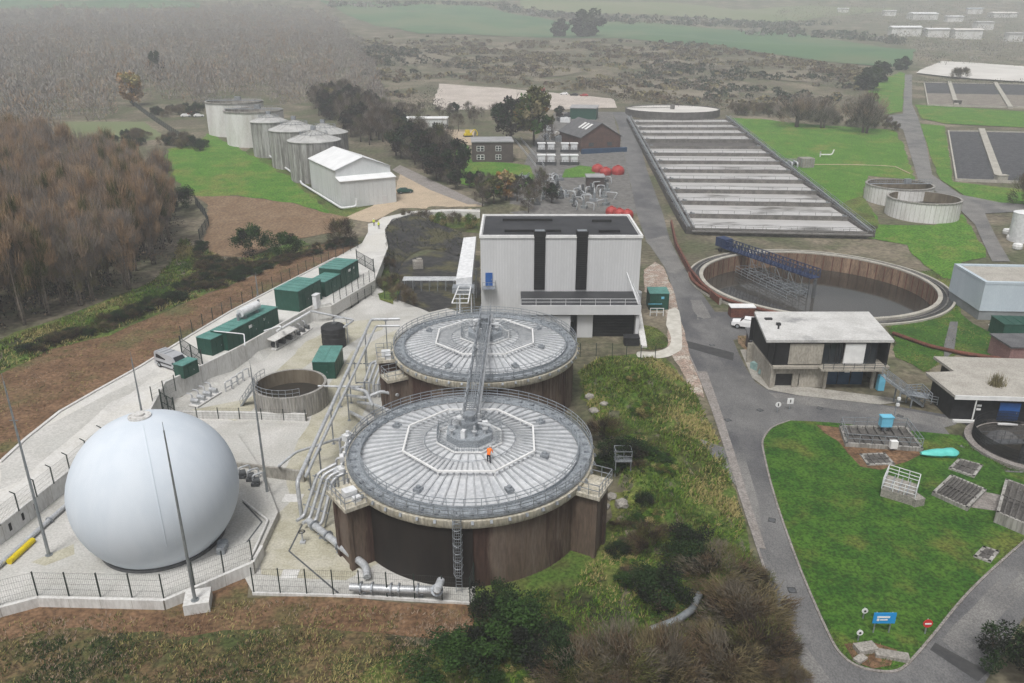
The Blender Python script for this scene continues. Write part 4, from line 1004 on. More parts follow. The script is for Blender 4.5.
# annex
AX0, AX1, AD, AH = -6, 12.2, 8.0, 5.3
m = MB(); m.box(((AX0 + AX1) / 2, -AD / 2 - .05, AH - .15), (AX1 - AX0, AD - .1, .3)); an = m.build('annex_roof', 'black_roof', t)
m = MB(); m.box(((AX0 + AX1) / 2, -AD, AH - .45), (AX1 - AX0 + .2, .2, 1.5)); m.box((AX1, -AD / 2, AH - .45), (.2, AD, 1.5)); m.build('annex_fascia', 'cladding_plain', t)
m = MB(); railing(m, [(AX0, -AD + .1, AH + .3), (AX1 - .1, -AD + .1, AH + .3), (AX1 - .1, -.2, AH + .3)], 1.0, 2.2, 2, .03); m.bar((AX1 - .3, -AD + .3, AH + .3), (AX1 - 1.2, -.3, 8.5), .12); m.build('annex_railing', 'white_steel', t)
for c_, d_ in ((((AX0 + 1.6) / 2, -AD / 2, 1.9), (1.6 - AX0, AD - .6, 3.8)), ((AX1 - .3, -AD / 2, 1.9), (.5, AD - .6, 3.8)), ((3.9, -AD / 2 + .3, 1.9), (2.4, AD - 1.2, 3.8))):
    m = MB(); m.box(c_, d_); m.build('annex_wall', 'cladding_plain', t)
m = MB(); m.box((8.4, -AD + 1.5, 1.9), (6.4, .2, 3.8)); 
for i in range(14): m.box((8.4, -AD + 1.38, .2 + i * .26), (6.3, .05, .06))
m.build('roller_door', 'louvre_black', t)
m = MB()
for i in range(9): m.box((-1.2 + i * .3, -AD - .9, 3.2 - i * .36), (.32, 1.2, .06))
for y in (-AD - .3, -AD - 1.5): m.bar((-1.4, y, 3.3), (1.4, y, 0), .08, .25); railing(m, [(-1.4, y, 3.3), (1.4, y, 0)], 1.0, .8)
m.build('side_stair', 'galvanised', t)
m = MB(); m.box((X1 + .06, 3, 1.2), (.1, 1.1, 2.3)); m.build('side_door', 'black', t)
# lean-to / conveyor housing on the left
t = thing('conveyor_housing', 'long white sloping conveyor housing along the left wall of the white building', 'conveyor', (-7.2, 119, 0))
m = MB(); m.add([(-1.6, -1.5, 7.2), (.9, -1.5, 7.2), (.9, 15, 9.4), (-1.3, 15, 9.4), (-1.6, -1.5, 8.3), (.9, -1.5, 8.6), (.9, 15, 11.0), (-1.3, 15, 10.8)], [(0, 1, 2, 3), (4, 5, 6, 7), (0, 1, 5, 4), (1, 2, 6, 5), (2, 3, 7, 6), (3, 0, 4, 7)])
m.build('housing', 'white_steel', t)
m = MB(); m.box((-.4, -2.3, 6.9), (3.4, 2.0, .9)); m.build('head_box', 'galvanised', t)
for x in (-1.5, .8):
    for y in (-2, 6, 14): m = MB(); m.bar((x, y, 0), (x, y, 5.5), .18); m.build('leg', 'galvanised', t)
# things in the lined pit
for k, (px, w, d, hh, mt, lab) in enumerate((((405, 291), 9, 3, 1.3, 'steel_dark', 'dark row of pipe racks at the foot of the black lined bank'), ((418, 268), 2, 1.6, 1.6, 'tan_block', 'pale block standing against the black lined bank'))):
    p = L(*px, .1); t = thing('pipe_rack' if k == 0 else 'block', lab, 'rack' if k == 0 else 'block', p)
    m = MB()
    if k == 0:
        for i in range(7):
            m.bar((i * 1.5, 0, 0), (i * 1.5, 0, 1.8), .12); m.bar((i * 1.5, 2.5, 0), (i * 1.5, 2.5, 1.8), .12); m.bar((i * 1.5, 0, 1.8), (i * 1.5, 2.5, 1.8), .12)
        m.build('frame', 'mast_steel', t); m = MB()
        for j in range(5): m.tube([(-.4, .3 + j * .5, 1.95), (9.6, .3 + j * .5, 1.95)], .14, 8)
        m.build('pipes', 'pipe_grey', t, smooth=True)
    else: m.box((0, 0, hh / 2), (w, d, hh), .2); m.box((.3, .1, hh + .2), (w * .5, d * .5, .4), .3); m.build('body', mt, t)
# small green kiosk by the road
t = cabinet('road_kiosk', 'dark green kiosk with teal roof beside the road, right of the white building', 'kiosk', L(649, 310, 0), L(668, 310, 0), 3.0, 2.9, 'kiosk_green', 'kiosk_roof', doors=1, rise=.2)
m = MB(); m.box((.9, -.35, 1.2), (2.4, .1, .08)); m.box((2.2, -.05, 2.2), (.5, .1, .4)); m.build('sign', 'sky_blue', t)
m = MB(); p = L(650, 316, 0)
for i in range(3): m.box((p.x + i * 1.1, p.y, .7), (.12, .12, 1.4))
m.bar((p.x, p.y, 1.35), (p.x + 2.2, p.y, 1.35), .1); m.bar((p.x, p.y, .7), (p.x + 2.2, p.y, .7), .08)
one(m, 'guard_rail', 'white_steel', 'pale guard rail in front of the green kiosk by the road', 'guard rail')
p = L(637, 306, 0); m = MB(); m.cyl(p.x, p.y, 0, 2.6, .7, 16); m.cyl(p.x, p.y, 2.6, 2.9, .7, 16, .2)
one(m, 'upright_tank', 'white_steel', 'small upright white tank between the white building and the green kiosk', 'tank')
m = MB(); p = L(631, 344, 0); m.box((p.x, p.y, .6), (2.2, 1.6, 1.2)); m.box((p.x, p.y, 1.25), (2.35, 1.75, .12))
one(m, 'skip_bin', 'black', 'black lidded bin at the right corner of the white building', 'bin')
m = MB(); a, b = L(634, 322, 0), L(641, 348, 0); n = Vector((.9, 0, 0)); m.add([a, a + n, b + n, b, a + Vector((0, 0, 2.6)), a + n + Vector((0, 0, 2.6)), b + n + Vector((0, 0, .3)), b + Vector((0, 0, .3))], [(0, 1, 2, 3), (4, 5, 6, 7), (0, 1, 5, 4), (1, 2, 6, 5), (2, 3, 7, 6), (3, 0, 4, 7)])
one(m, 'concrete_ramp', 'concrete_pale', 'pale sloping concrete ramp wall at the right of the white building', 'ramp')
fence('dark railing fence between the white building and the overgrown bank', P_([(580, 357), (612, 357), (655, 360)], 0), 2.2, 2.0)
# gabion wall segments / rocks near the digesters
m = MB(); rnd = random.Random(3)
# ------------------------------------------------------------------ settling tank
t = thing('settling_tank', 'huge round settling tank sunk in the ground with brown inner wall', 'settling tank', (CLC.x, CLC.y, 0))
m = MB(); m.lathe([(CLR + 2.9, -.2), (CLR + 2.9, .35), (CLR + 2.5, .35), (CLR + 2.5, .12)], 110); m.build('outer_kerb', 'bed_wall', t, smooth=True)
m = MB(); m.lathe([(CLR + 2.5, .12), (CLR + .7, .12)], 110); m.build('channel', 'black_patch', t)
m = MB(); m.lathe([(CLR + .75, .0), (CLR + .75, .55), (CLR, .55), (CLR, .3)], 110); m.build('rim', 'bed_wall', t, smooth=True)
m = MB(); m.lathe([(CLR + 1.7, .05), (CLR + 1.7, .32), (CLR + 1.45, .32), (CLR + 1.45, .05)], 110); m.build('rail_track', 'lane_top', t, smooth=True)
m = MB(); m.lathe([(CLR, .3), (CLR, -5.5)], 110); m.build('inner_wall', 'rust_wall', t, smooth=True)
m = MB()
for i in range(72):
    a = i * math.pi / 36; m.box(((CLR - .02) * math.cos(a), (CLR - .02) * math.sin(a), -1.9), (.12, .16, 4.2), a)
m.build('wall_joints', 'red_brown', t)
m = MB(); m.cyl(0, 0, -3.4, -2.9, CLR - .02, 110); m.build('water', 'settle_water', t)
m = MB(); m.cyl(0, 0, -6, .8, .3, 14); m.build('centre_column', 'steel_dark', t)
# blue scraper bridge
bp, bq = L(726, 247, 1.0), Vector((CLC.x, CLC.y, 1.0))
t = thing('scraper_bridge', 'long blue lattice scraper bridge reaching from the rim into the settling tank', 'scraper bridge', bp)
d = (bq - bp).normalized(); n = Vector((-d.y, d.x, 0)) * 1.0
m = MB(); m.bar(bp, bq, 1.9, .12); m.build('deck', 'bridge_blue', t, world=True)
for s in (-1, 1):
    m = MB(); a0, b0 = bp + n * s, bq + n * s; up = Vector((0, 0, 1.6)); m.bar(a0 + up, b0 + up, .14); m.bar(a0, b0, .2); m.bar(a0 + up * .5, b0 + up * .5, .08)
    
    k = 26
    for i in range(k + 1):
        c = a0.lerp(b0, i / k); m.bar(c, c + up, .13)
        if i < k: e = a0.lerp(b0, (i + 1) / k); m.bar(c if i % 2 else c + up, e + up if i % 2 else e, .1)
    m.build('lattice_side', 'bridge_blue', t, world=True)
m = MB(); m.box(bp + Vector((-.3, .8, .9)), (3.0, 2.2, 1.9), math.atan2(d.y, d.x)); m.build('drive_cabin', 'bridge_blue', t, world=True)
m = MB()
for s in (-1.6, 1.6):
    q = bp + n * s; m.tube([q + d * .4 + Vector((0, 0, -.35)), q - d * .1 + Vector((0, 0, -.35))], .45, 14)
m.build('drive_wheel', 'tyre', t, world=True)
m = MB(); dn = Vector((0, 0, -4.5))
for i in range(5):
    c = bp.lerp(bq, .35 + i * .14)
    for s in (-1, 1):
        m.bar(c + n * s, c + n * s + dn, .12)
        if i < 4: e = bp.lerp(bq, .35 + (i + 1) * .14); m.bar(c + n * s, e + n * s + dn, .09); m.bar(c + n * s + dn * .6, e + n * s + dn * .6, .09)
    m.bar(c + n + dn * .8, c - n + dn * .8, .12)
m.build('scraper_frame', 'mast_steel', t, world=True)
pv0, pv1 = L(748, 272, -2.9), L(800, 298, -2.9)
m = MB(); dd = (pv1 - pv0); nn = Vector((-dd.y, dd.x, 0)).normalized()
for i in range(9):
    for j in range(3): m.bar(pv0 + dd * (i / 8) + nn * (j * 2.2 - 3), pv0 + dd * (i / 8) + nn * (j * 2.2 - 3) + Vector((0, 0, 1.5)), .07)
for j in range(3):
    for z in (.3, .9, 1.5): m.bar(pv0 + nn * (j * 2.2 - 3) + Vector((0, 0, z)), pv1 + nn * (j * 2.2 - 3) + Vector((0, 0, z)), .09)
for i in range(9): m.bar(pv0 + dd * (i / 8) - nn * 3 + Vector((0, 0, 1.5)), pv0 + dd * (i / 8) + nn * 1.4 + Vector((0, 0, 1.5)), .07)
one(m, 'scum_rack', 'galvanised', 'grey lattice of scum racks standing in the settling tank under the blue bridge', 'scum rack')
# brown pipe round the left side of the settling tank
ang = [R(170) + R(95) * i / 30 for i in range(31)]
m = MB(); m.tube([(CLC.x + (CLR + 2.6) * math.cos(a), CLC.y + (CLR + 2.6) * math.sin(a), .75) for a in ang], .3, 10)
one(m, 'brown_pipe', 'red_brown', 'rust brown pipe curving round the road side of the settling tank', 'pipe', smooth=True)
pipe_run('rust brown pipe lying on the grass right of the settling tank', [L(893, 333, .4), L(930, 346, .4), L(962, 353, .4), L(1010, 360, .4)], .28, mats='red_brown')
wall_run('low_wall', 'dark brown retaining wall along the road beside the aeration lanes', P_([(671, 225), (676, 248), (690, 275), (702, 290), (720, 305)], 0), 0, 1.3, .4, 'red_brown', 4)

# ------------------------------------------------------------------ aeration lanes: stepped basins up the slope
la, lb = G(694, 234), G(866, 238); fa, fb = G(631, 120.5), G(725, 120.5)
t = thing('aeration_lanes', 'long stepped block of pale aeration lanes divided by dark walls', 'aeration tank', (la.x, la.y, 0))
NL = 13
def lp(u, v):
    a = la.lerp(fa, v); b = lb.lerp(fb, v); return a.lerp(b, u)
for i in range(NL):
    v0, v1 = i / NL, (i + 1) / NL
    q = [lp(0, v0), lp(1, v0), lp(1, v1), lp(0, v1)]; zw = max(p.z for p in q) + .35
    zt = zw + .3
    dead = i == 8
    m = MB(); m.poly([(p.x, p.y, zw + (0 if not dead else -.2)) for p in q]); m.build('lane_floor' if dead else 'lane_water', 'lane_dark' if dead else 'lane_water', t, world=True)
    m = MB()
    for (a, b) in ((q[0], q[1]), (q[3], q[2])):
        w = 1.5 if i == 0 and a is q[0] else .75
        dd = (b - a).to_2d().normalized(); nn = Vector((-dd.y, dd.x, 0)) * w / 2; e = nn.normalized() * .15
        P4 = [a - nn, b - nn, b + nn, a + nn]; zb = min(p.z for p in q) - .5
        if a is q[3] and i < NL - 1: continue
        m.add([(p.x, p.y, zb) for p in P4] + [(p.x, p.y, zt) for p in P4], [(0, 1, 2, 3), (4, 5, 6, 7), (0, 1, 5, 4), (1, 2, 6, 5), (2, 3, 7, 6), (3, 0, 4, 7)])
    wl = m.build('lane_wall', 'lane_wall', t, world=True)
    m = MB(); a, b = q[0] + Vector((0, 0, 0)), q[1]; a.z = b.z = zt + .03; m.bar(a, b, .35, .06); railing(m, [a, b], .9, 4, 1, .03); m.v = [(x - t.location.x, y - t.location.y, z - t.location.z) for x, y, z in m.v]; m.build('lane_walkway', 'lane_top', wl)
for u, w in ((0, 2.0), (1, 2.0)):
    m = MB()
    for i in range(NL):
        a, b = lp(u, i / NL), lp(u, (i + 1) / NL); zt = max(a.z, b.z) + 1.0; s = -1 if u == 0 else 1
        m.add([(a.x, a.y, a.z - .6), (a.x + s * w, a.y, a.z - .6), (b.x + s * w, b.y, a.z - .6), (b.x, b.y, a.z - .6), (a.x, a.y, zt), (a.x + s * w, a.y, zt), (b.x + s * w, b.y, zt), (b.x, b.y, zt)], [(0, 1, 2, 3), (4, 5, 6, 7), (0, 1, 5, 4), (1, 2, 6, 5), (2, 3, 7, 6), (3, 0, 4, 7)])
    m.build('side_channel', 'lane_dark', t, world=True)
for u, s in ((0, -1), (1, 1)):
    for o in (.2, 1.8): m = MB(); railing(m, [lp(u, i / NL) + Vector((s * o, 0, 1.2)) for i in range(NL + 1)], 1.1, 3.2, 2, .04); m.build('side_railing', 'galvanised', t, world=True)
for u, s in ((0, -1), (1, 1)): m = MB(); m.tube([lp(u, i / NL) + Vector((s * 1.1, 0, 1.6)) for i in range(NL + 1)], .28, 8); m.build('air_main', 'mast_steel', t, world=True, smooth=True)
for i in range(1, NL):
    for u in (.03, .97):
        m = MB(); p = lp(u, i / NL); m.cyl(p.x, p.y, p.z + .8, p.z + 1.9, .25, 8); m.box((p.x + .6, p.y, p.z + 1.3), (.6, .5, .7)); m.build('valve_head', 'mast_steel', t, world=True)
m = MB(); railing(m, [lp(-.03, 0) + Vector((0, -.7, 1)), lp(.93, 0) + Vector((0, -.7, 1))], 1.1, 3, 2, .03); m.tube([lp(-.02, 0) + Vector((0, -1.2, .9)), lp(1.02, 0) + Vector((0, -1.2, .9))], .35, 8); m.build('front_pipe', 'lane_top', t, world=True)
# round basin at the far end
p = G(672, 113.5) + Vector((0, 0, 1.3)); t = thing('far_round_tank', 'pale round tank at the far end of the aeration lanes', 'settling tank', p); rr = 21
m = MB(); m.lathe([(rr, -4), (rr, 1.0), (rr - .5, 1.0), (rr - .5, .4)], 64); m.build('wall', 'lane_dark', t, smooth=True)
m = MB(); m.cyl(0, 0, .2, .62, rr - .5, 64); m.build('water', 'cover_white', t)
m = MB(); m.bar((-rr, 2, 1.3), (1, 0, 1.3), 1.0, .2); railing(m, [(-rr, 2.4, 1.4), (1, .4, 1.4)], 1.1, 3); m.cyl(0, 0, .6, 2.6, 1.0, 12); m.build('scraper', 'lane_top', t)
# pump house beside the lanes
p = G(812, 168); t = thing('valve_house', 'grey slatted valve house with stair on the lawn side of the aeration lanes', 'valve house', p)
m = MB(); m.box((-1.5, 2, 1.5), (4.0, 4.0, 3.0), .1); m.build('body', 'tan_block', t)
m = MB(); m.box((-6, 4, 1.0), (7, 3, .25), .3); railing(m, [(-9, 3.0, 1.1), (-3, 3.6, 1.1)], 1.1, 1.0, 2, .05); railing(m, [(-9, 6, 1.1), (-3, 6, 1.1)], 1.1, 1.0, 2, .05)
for i in range(6): m.bar((-3.6 + i * .8, -.1, .1), (-3.6 + i * .8, -.1, 3), .1)
m.build('walkway', 'galvanised', t)
for i in range(3):
    m = MB(); m.pipe([(-8 + i * 1.8, 1, -.2), (-8 + i * 1.8, 1, 1.5), (-8 + i * 1.8, 5, 1.5)], .3, 8); m.build('pipe', 'pipe_grey', t, smooth=True)
p = G(820, 157); m = MB(); m.pipe([p, p + Vector((0, 0, 2.2)), p + Vector((0, 0, .8)), p + Vector((4, 0, .8)), p + Vector((4.5, 0, 2.5))], .22, 6)
one(m, 'standpipe', 'white_paint', 'white standpipes on the bright lawn behind the valve house', 'pipe')
m = MB(); q = [G(814, 165), G(850, 165), G(880, 166), G(895, 167), G(910, 174)]; m.tube([a + Vector((0, 0, .15)) for a in q], .16, 6)
one(m, 'lawn_pipe', 'sand', 'thin pale pipe lying across the bright lawn towards the round tanks', 'pipe')

# ------------------------------------------------------------------ two round concrete tanks on the lawn
def round_tank(px, py, r, hgt, label, inner='sludge'):
    p = G(px, py); t = thing('round_tank', label, 'round tank', p, 0, 'round concrete tanks on the bright lawn')
    m = MB(); m.lathe([(r, -1.5), (r, hgt), (r - .45, hgt)], 64); m.build('wall', 'silo_white', t, smooth=True)
    m = MB(); m.lathe([(r - .45, hgt - .01), (r - .45, .5)], 64); m.build('lining', 'tank_inner', t, smooth=True)
    m = MB(); m.lathe([(r + .04, hgt - .35), (r + .12, hgt - .3), (r + .12, hgt + .02), (r - .47, hgt + .02)], 64); m.build('rim', 'concrete_stained', t, smooth=True)
    m = MB(); m.cyl(0, 0, hgt * .35, hgt * .45, r - .46, 48); m.build('sludge', inner, t)
    m = MB()
    for i in range(48): 
        a = i * math.pi / 24; m.box((r * math.cos(a), r * math.sin(a), hgt / 2 - .3), (.06, .06, hgt), a)
    m.build('panel_joints', 'concrete', t)
    return t
q = L(921, 196, 4.3); round_tank(921, 215, 8.7, 4.6, 'nearer round concrete tank on the bright lawn, in front of its twin')
q = L(898, 187, 4.3); t = round_tank(897, 200, 8.6, 4.4, 'farther round concrete tank on the bright lawn, partly hidden by its twin')
m = MB(); m.bar((-8.4, 0, 4.5), (8.4, 0, 4.5), 1.0, .15); railing(m, [(-8.4, -.5, 4.5), (8.4, -.5, 4.5)], 1.1, 1.5); railing(m, [(-8.4, .5, 4.5), (8.4, .5, 4.5)], 1.1, 1.5); m.box((2, 0, 5.2), (1.6, 1.2, 1.2)); m.build('walkway', 'galvanised', t)

# ------------------------------------------------------------------ filter beds on the far right
def beds(label, px, walls, mats='filter_bed', z=.9, part_dry=None):
    q = [G(a, b) for a, b in px]; t = thing('filter_bed', label, 'filter bed', q[0])
    def sheet(nm, pts, up, mt):
        o = drape(nm, [p.to_2d() for p in pts], mt, up, 4); del o['kind']
        for v in o.data.vertices: v.co -= t.location
        o.parent = t
    sheet('bed_media', q, .3, mats)
    if part_dry: sheet('dry_media', [G(a, b) for a, b in part_dry], .42, 'filter_dry')
    def wl(nm, a, b, w, hh):
        o = strip(nm, [a.lerp(b, i / 12).to_2d() for i in range(13)], w, hh, 'bed_wall', None)
        for v in o.data.vertices: v.co -= t.location
        o.parent = t
    for a, b in zip(q, q[1:] + q[:1]): wl('bed_wall', a, b, .5, .75)
    for a, b, w in walls: wl('dividing_wall', G(*a), G(*b), w, 1.1)
    return t
beds('large dark filter bed nearest the round tanks, with pale dividing walls', [(948, 132), (1050, 134), (1090, 186), (956, 181)], [((981, 131), (999, 182), 2.2), ((1030, 134), (1062, 182), 2.0)])
beds('farther dark and tan filter bed below the white covered ground', [(924, 83), (1060, 86), (1090, 110), (928, 106)], [((949, 83), (956, 106), 2.0), ((995, 84), (1010, 109), 2.0)], part_dry=[(926, 94), (1066, 97), (1088, 109), (928, 105.5)])
for px, lab in (((957, 105), 'small dark distributor box at the end of the nearest wall of the far filter bed'), ((1000, 182), 'pale distributor box at the end of the dividing wall of the near filter bed')):
    p = G(*px); m = MB(); m.box((p.x, p.y, p.z + .8), (3.0, 2.0, 2.4)); m.box((p.x, p.y, p.z + 2.1), (3.3, 2.3, .2)); one(m, 'distributor_box', 'lane_dark' if px[1] < 150 else 'bed_wall', lab, 'chamber')
drape('white_cover', GP([(916, 74), (940, 62), (990, 65), (1080, 70), (1080, 84), (1024, 83), (960, 79)]), 'cover_white', .8, 8, .5)

# ------------------------------------------------------------------ pale blue building at the right edge
a, b = L(977, 320, 0), L(1075, 322, 0); rz, ln = frame(a, b); t = thing('pale_building', 'pale blue metal building with flat buff roof at the right edge', 'building', a, rz)
dp, ht = 11.0, 6.2
m = MB(); m.box((ln / 2, dp / 2, ht / 2 + .8), (ln, dp, ht - 1.6)); m.build('wall', 'pale_blue_wall', t)
m = MB(); m.box((ln / 2, dp / 2, .85), (ln - .3, dp - .3, 1.7)); m.build('plinth', 'pale_blue_dark', t)
m = MB(); m.box((ln / 2, dp / 2, ht + .03), (ln - 1.2, dp - 1.2, .1)); m.build('roof', 'roof_buff', t)
m = MB()
for y in (.3, dp - .3): m.box((ln / 2, y, ht + .12), (ln, .6, .5))
for x in (.3, ln - .3): m.box((x, dp / 2, ht + .121), (.6, dp - 1.2, .5))
m.build('parapet', 'pale_blue_wall', t)
cabinet('green_container', 'dark green container on the concrete pad below the pale blue building', 'container', L(1001, 340, .1), L(1040, 341, .1), 4, 2.5, 'kiosk_green', 'kiosk_green', doors=0)
t = thing('pink_hut', 'small pinkish flat roofed hut cut by the right edge below the green container', 'hut', L(1007, 366, 0))
m = MB(); m.box((3, 2.5, 1.4), (6, 5, 2.8)); m.build('wall', 'pink_wall', t); m = MB(); m.box((3, 2.5, 2.9), (6.4, 5.4, .22)); m.build('roof', 'slate', t)
# white tank and bags at the right edge beyond
p = L(1024, 243, 0); t = thing('white_tank', 'white round tank cut off by the right edge beside the far road', 'tank', (p.x + .8, p.y + 2, 0))
m = MB(); m.cyl(0, 0, 0, 6.5, 3.0, 32); m.build('shell', 'white_steel', t, smooth=True); m = MB(); m.cyl(0, 0, 6.5, 7.0, 3.05, 32, 1.0); m.build('cap', 'shed_roof', t)
for i, (px, py) in enumerate(((1007, 234), (1011, 240), (1017, 249))):
    p = L(px, py, 0); m = MB(); m.lathe([(.1, 0), (.95, .1), (1.05, .7), (.9, 1.2), (.3, 1.35), (.05, 1.3)], 10, p.x, p.y); m.box((p.x, p.y, .6), (1.4, 1.4, 1.0), .3)
    one(m, 'bulk_bag', 'white_paint', ('white bulk bag farthest up the far road verge', 'white bulk bag in the middle of the three by the white tank', 'white bulk bag nearest the pale blue building')[i], 'bulk bag', 'white bulk bags by the white tank', smooth=False)

# ------------------------------------------------------------------ two-storey control building
t = thing('control_building', 'two storey control building with overhanging flat whitish roof by the road junction', 'building', (34.6, 94.7, 0)); t.scale = (1.1, 1, .87)
BX, BD = 14.2, 8.8
m = MB(); m.add([(-1.4, -.4, 7.7), (13.7, -.4, 7.7), (15.0, 10.8, 7.7), (.1, 10.8, 7.7), (-1.4, -.4, 8.1), (13.7, -.4, 8.1), (15.0, 10.8, 8.1), (.1, 10.8, 8.1)], [(0, 1, 2, 3), (4, 5, 6, 7), (0, 1, 5, 4), (1, 2, 6, 5), (2, 3, 7, 6), (3, 0, 4, 7)])
rf = m.build('roof', 'roof_white', t)
m = MB(); m.box((1.6, 5.2, 8.3), (.5, .5, .35)); m.build('roof_vent', 'black', rf)
m = MB(); m.cyl(1.2, 3.8, 8.1, 8.8, .12, 8); m.build('vent_pipe', 'black', rf)
m = MB(); m.box((1.0, 7.5, 8.22), (.9, .5, .25)); m.build('roof_vent', 'black', rf)
m = MB(); m.box((-.1, 4.5, 5.75), (.25, 9, 3.9)); m.box((6.4, 9.3, 5.75), (14, .25, 3.9)); m.box((13.4, 4.5, 5.75), (.25, 9, 3.9)); m.box((.8, .1, 5.75), (1.8, .2, 3.9)); m.box((6.5, 2.2, 5.75), (13.5, .2, 3.9)); m.build('upper_wall', 'louvre_black', t)
for x, w, mt, nm in ((3.6, 4.0, 'render_cream', 'infill_panel'), (9.4, 2.4, 'white_paint', 'white_panel')):
    m = MB(); m.box((x, .0, 5.7), (w, .25, 3.3)); m.build(nm, mt, t)
for x, w in ((6.5, 1.6), (7.6, .7), (11.3, 1.6)):
    m = MB(); m.box((x, .25, 5.7), (w, .15, 3.3)); wf = m.build('window', 'glass_dark', t); m = MB()
    for k in (-.5, 0, .5): m.box((x + k * w, .1, 5.7), (.08, .1, 3.3))
    m.build('window_frame', 'black', wf)
m = MB(); m.box((6.75, 4.3, 3.65), (13.9, 9.6, .4)); m.box((9.0, -1.0, 3.7), (7.6, 1.1, .3)); m.build('floor_slab', 'render_cream', t)
m = MB(); railing(m, [(5.4, -1.45, 3.85), (12.7, -1.45, 3.85)], 1.0, 1.2, 3, .03); m.build('balcony_railing', 'steel_dark', t)
m = MB(); m.box((2.35, .4, 2.9), (4.7, .3, 1.2)); m.box((-.1, 4.2, 1.75), (.3, 8.6, 3.5)); m.box((6.4, 8.7, 1.75), (14.5, .3, 3.5)); m.box((13.4, 5, 1.75), (.3, 8, 3.5)); m.add([(3.4, .25, 0), (6.4, .25, 0), (6.4, .25, 3.5), (3.4, .55, 3.5), (6.4, .55, 0), (3.4, .55, 0)], [(0, 1, 2), (0, 2, 3)])
for x in (.12, 2.9): m.box((x, .4, 1.2), (.7, .32, 2.4))
m.build('lower_wall', 'render_cream', t)
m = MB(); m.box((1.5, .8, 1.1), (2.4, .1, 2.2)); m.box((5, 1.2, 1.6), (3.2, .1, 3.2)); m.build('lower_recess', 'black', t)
for x in (6.4, 12.2): m = MB(); m.box((x, .1, 1.75), (.35, .45, 3.5)); m.build('column', 'render_cream', t)
for i, x in enumerate((7.6, 9.1, 10.7)):
    m = MB(); m.box((x, 1.2, 1.6), (1.4, .12, 3.1)); dd = m.build('garage_door', 'steel_blue', t)
m = MB(); m.box((9.4, 1.1, 2.3), (.6, .06, .5)); m.build('notice', 'white_paint', t)
m = MB(); m.box((12.9, -.7, 1.3), (.75, .7, 2.4)); m.build('blue_locker', 'sky_blue', t)
# steel stair to the right of it
t = thing('steel_stair', 'grey steel stair descending from the control building towards the flat roofed block', 'stair', L(884, 376, 3.8))
a, b = L(884, 377, 3.8), L(921, 404, .2); d = b - a; n = Vector((-d.y, d.x, 0)).normalized() * .7
m = MB()
for s in (-1, 1): m.bar(a + n * s, b + n * s, .1, .3)
m.build('stringer', 'galvanised', t, world=True)
m = MB()
for i in range(16):
    q = a.lerp(b, (i + .5) / 16); m.box(q, (1.35, .3, .05), math.atan2(n.y, n.x))
m.build('treads', 'grating', t, world=True)
m = MB()
for s in (-1, 1): railing(m, [a + n * s, b + n * s], 1.1, 1.0, 3, .035)
railing(m, [b + n, b + n + Vector((2.4, -1.4, 0)), b - n + Vector((2.4, -1.4, 0))], 1.1, .7, 3, .035); railing(m, [L(905, 393, 1.8), L(921, 392, 1.8), L(931, 402, 1.8)], 1.1, .7, 3, .035); m.box(L(915, 394, 1.75), (3.2, 1.6, .08), -.5)
for e in (.4, .7): q = a.lerp(b, e); m.bar(q + n, (q.x + n.x, q.y + n.y, 0), .14); m.bar(q - n, (q.x - n.x, q.y - n.y, 0), .14)
m.build('handrail', 'galvanised', t, world=True)
# low block with blue door
a, b = L(950, 420, 0), L(1080, 424, 0); rz, ln = frame(a, b); t = thing('flat_roof_block', 'low dark building with buff flat roof and a blue door at the right edge', 'building', a, rz)
m = MB(); m.prism([(0, .25), (ln, .25), (ln, 11), (3.2, 11), (3.2, 6.1), (0, 6.1)], 0, 3.2); m.build('wall', 'black', t)
m = MB(); m.prism([(-.3, -.6), (ln, -.6), (ln, 12.0), (2.4, 12.0), (2.9, 7.0), (-.9, 6.4)], 3.2, 3.55); rf = m.build('roof', 'roof_buff', t)
m = MB(); m.prism([(-.35, -.7), (ln, -.7), (ln, -.55), (-.35, -.55)], 3.1, 3.62); m.build('roof_edge', 'white_paint', rf)
m = MB(); m.box((6.6, -.06, 1.3), (2.4, .14, 2.5)); d = m.build('door', 'blue_door', t); m = MB(); m.box((7.5, -.16, 1.3), (.1, .08, .3)); m.build('handle', 'galvanised', d)
m = MB(); m.cyl(2.3, -.5, 0, 3.2, .09, 8); m.box((1.8, -.5, .15), (3.4, .4, .3)); m.box((6.6, -.6, .1), (2.8, .7, .2)); m.build('post_and_kerb', 'white_paint', t)
for z in (1.6, 2.1): 
    m = MB(); m.box((3.0, -.06, z), (.5, .1, .25)); m.build('wall_lamp', 'white_paint', t)
rr = random.Random(9); m = MB()
for i in range(260):
    a = rr.uniform(0, 6.28); q = Vector((6.0 + rr.gauss(0, .35), 2.8 + rr.gauss(0, .35), 3.55)); e = Vector((math.cos(a) * .5, math.sin(a) * .5, rr.uniform(.8, 1.9))); s = Vector((-math.sin(a), math.cos(a), 0)) * .04
    m.add([q - s, q + s, q + e], [(0, 1, 2)])
p0 = L(950, 420, 0); tuft = m.build('roof_shrub', 'twig_olive', None); tuft.location = p0; tuft.rotation_euler.z = rz
tag(tuft, 'tuft of brown twiggy growth on the buff flat roof', 'shrub')
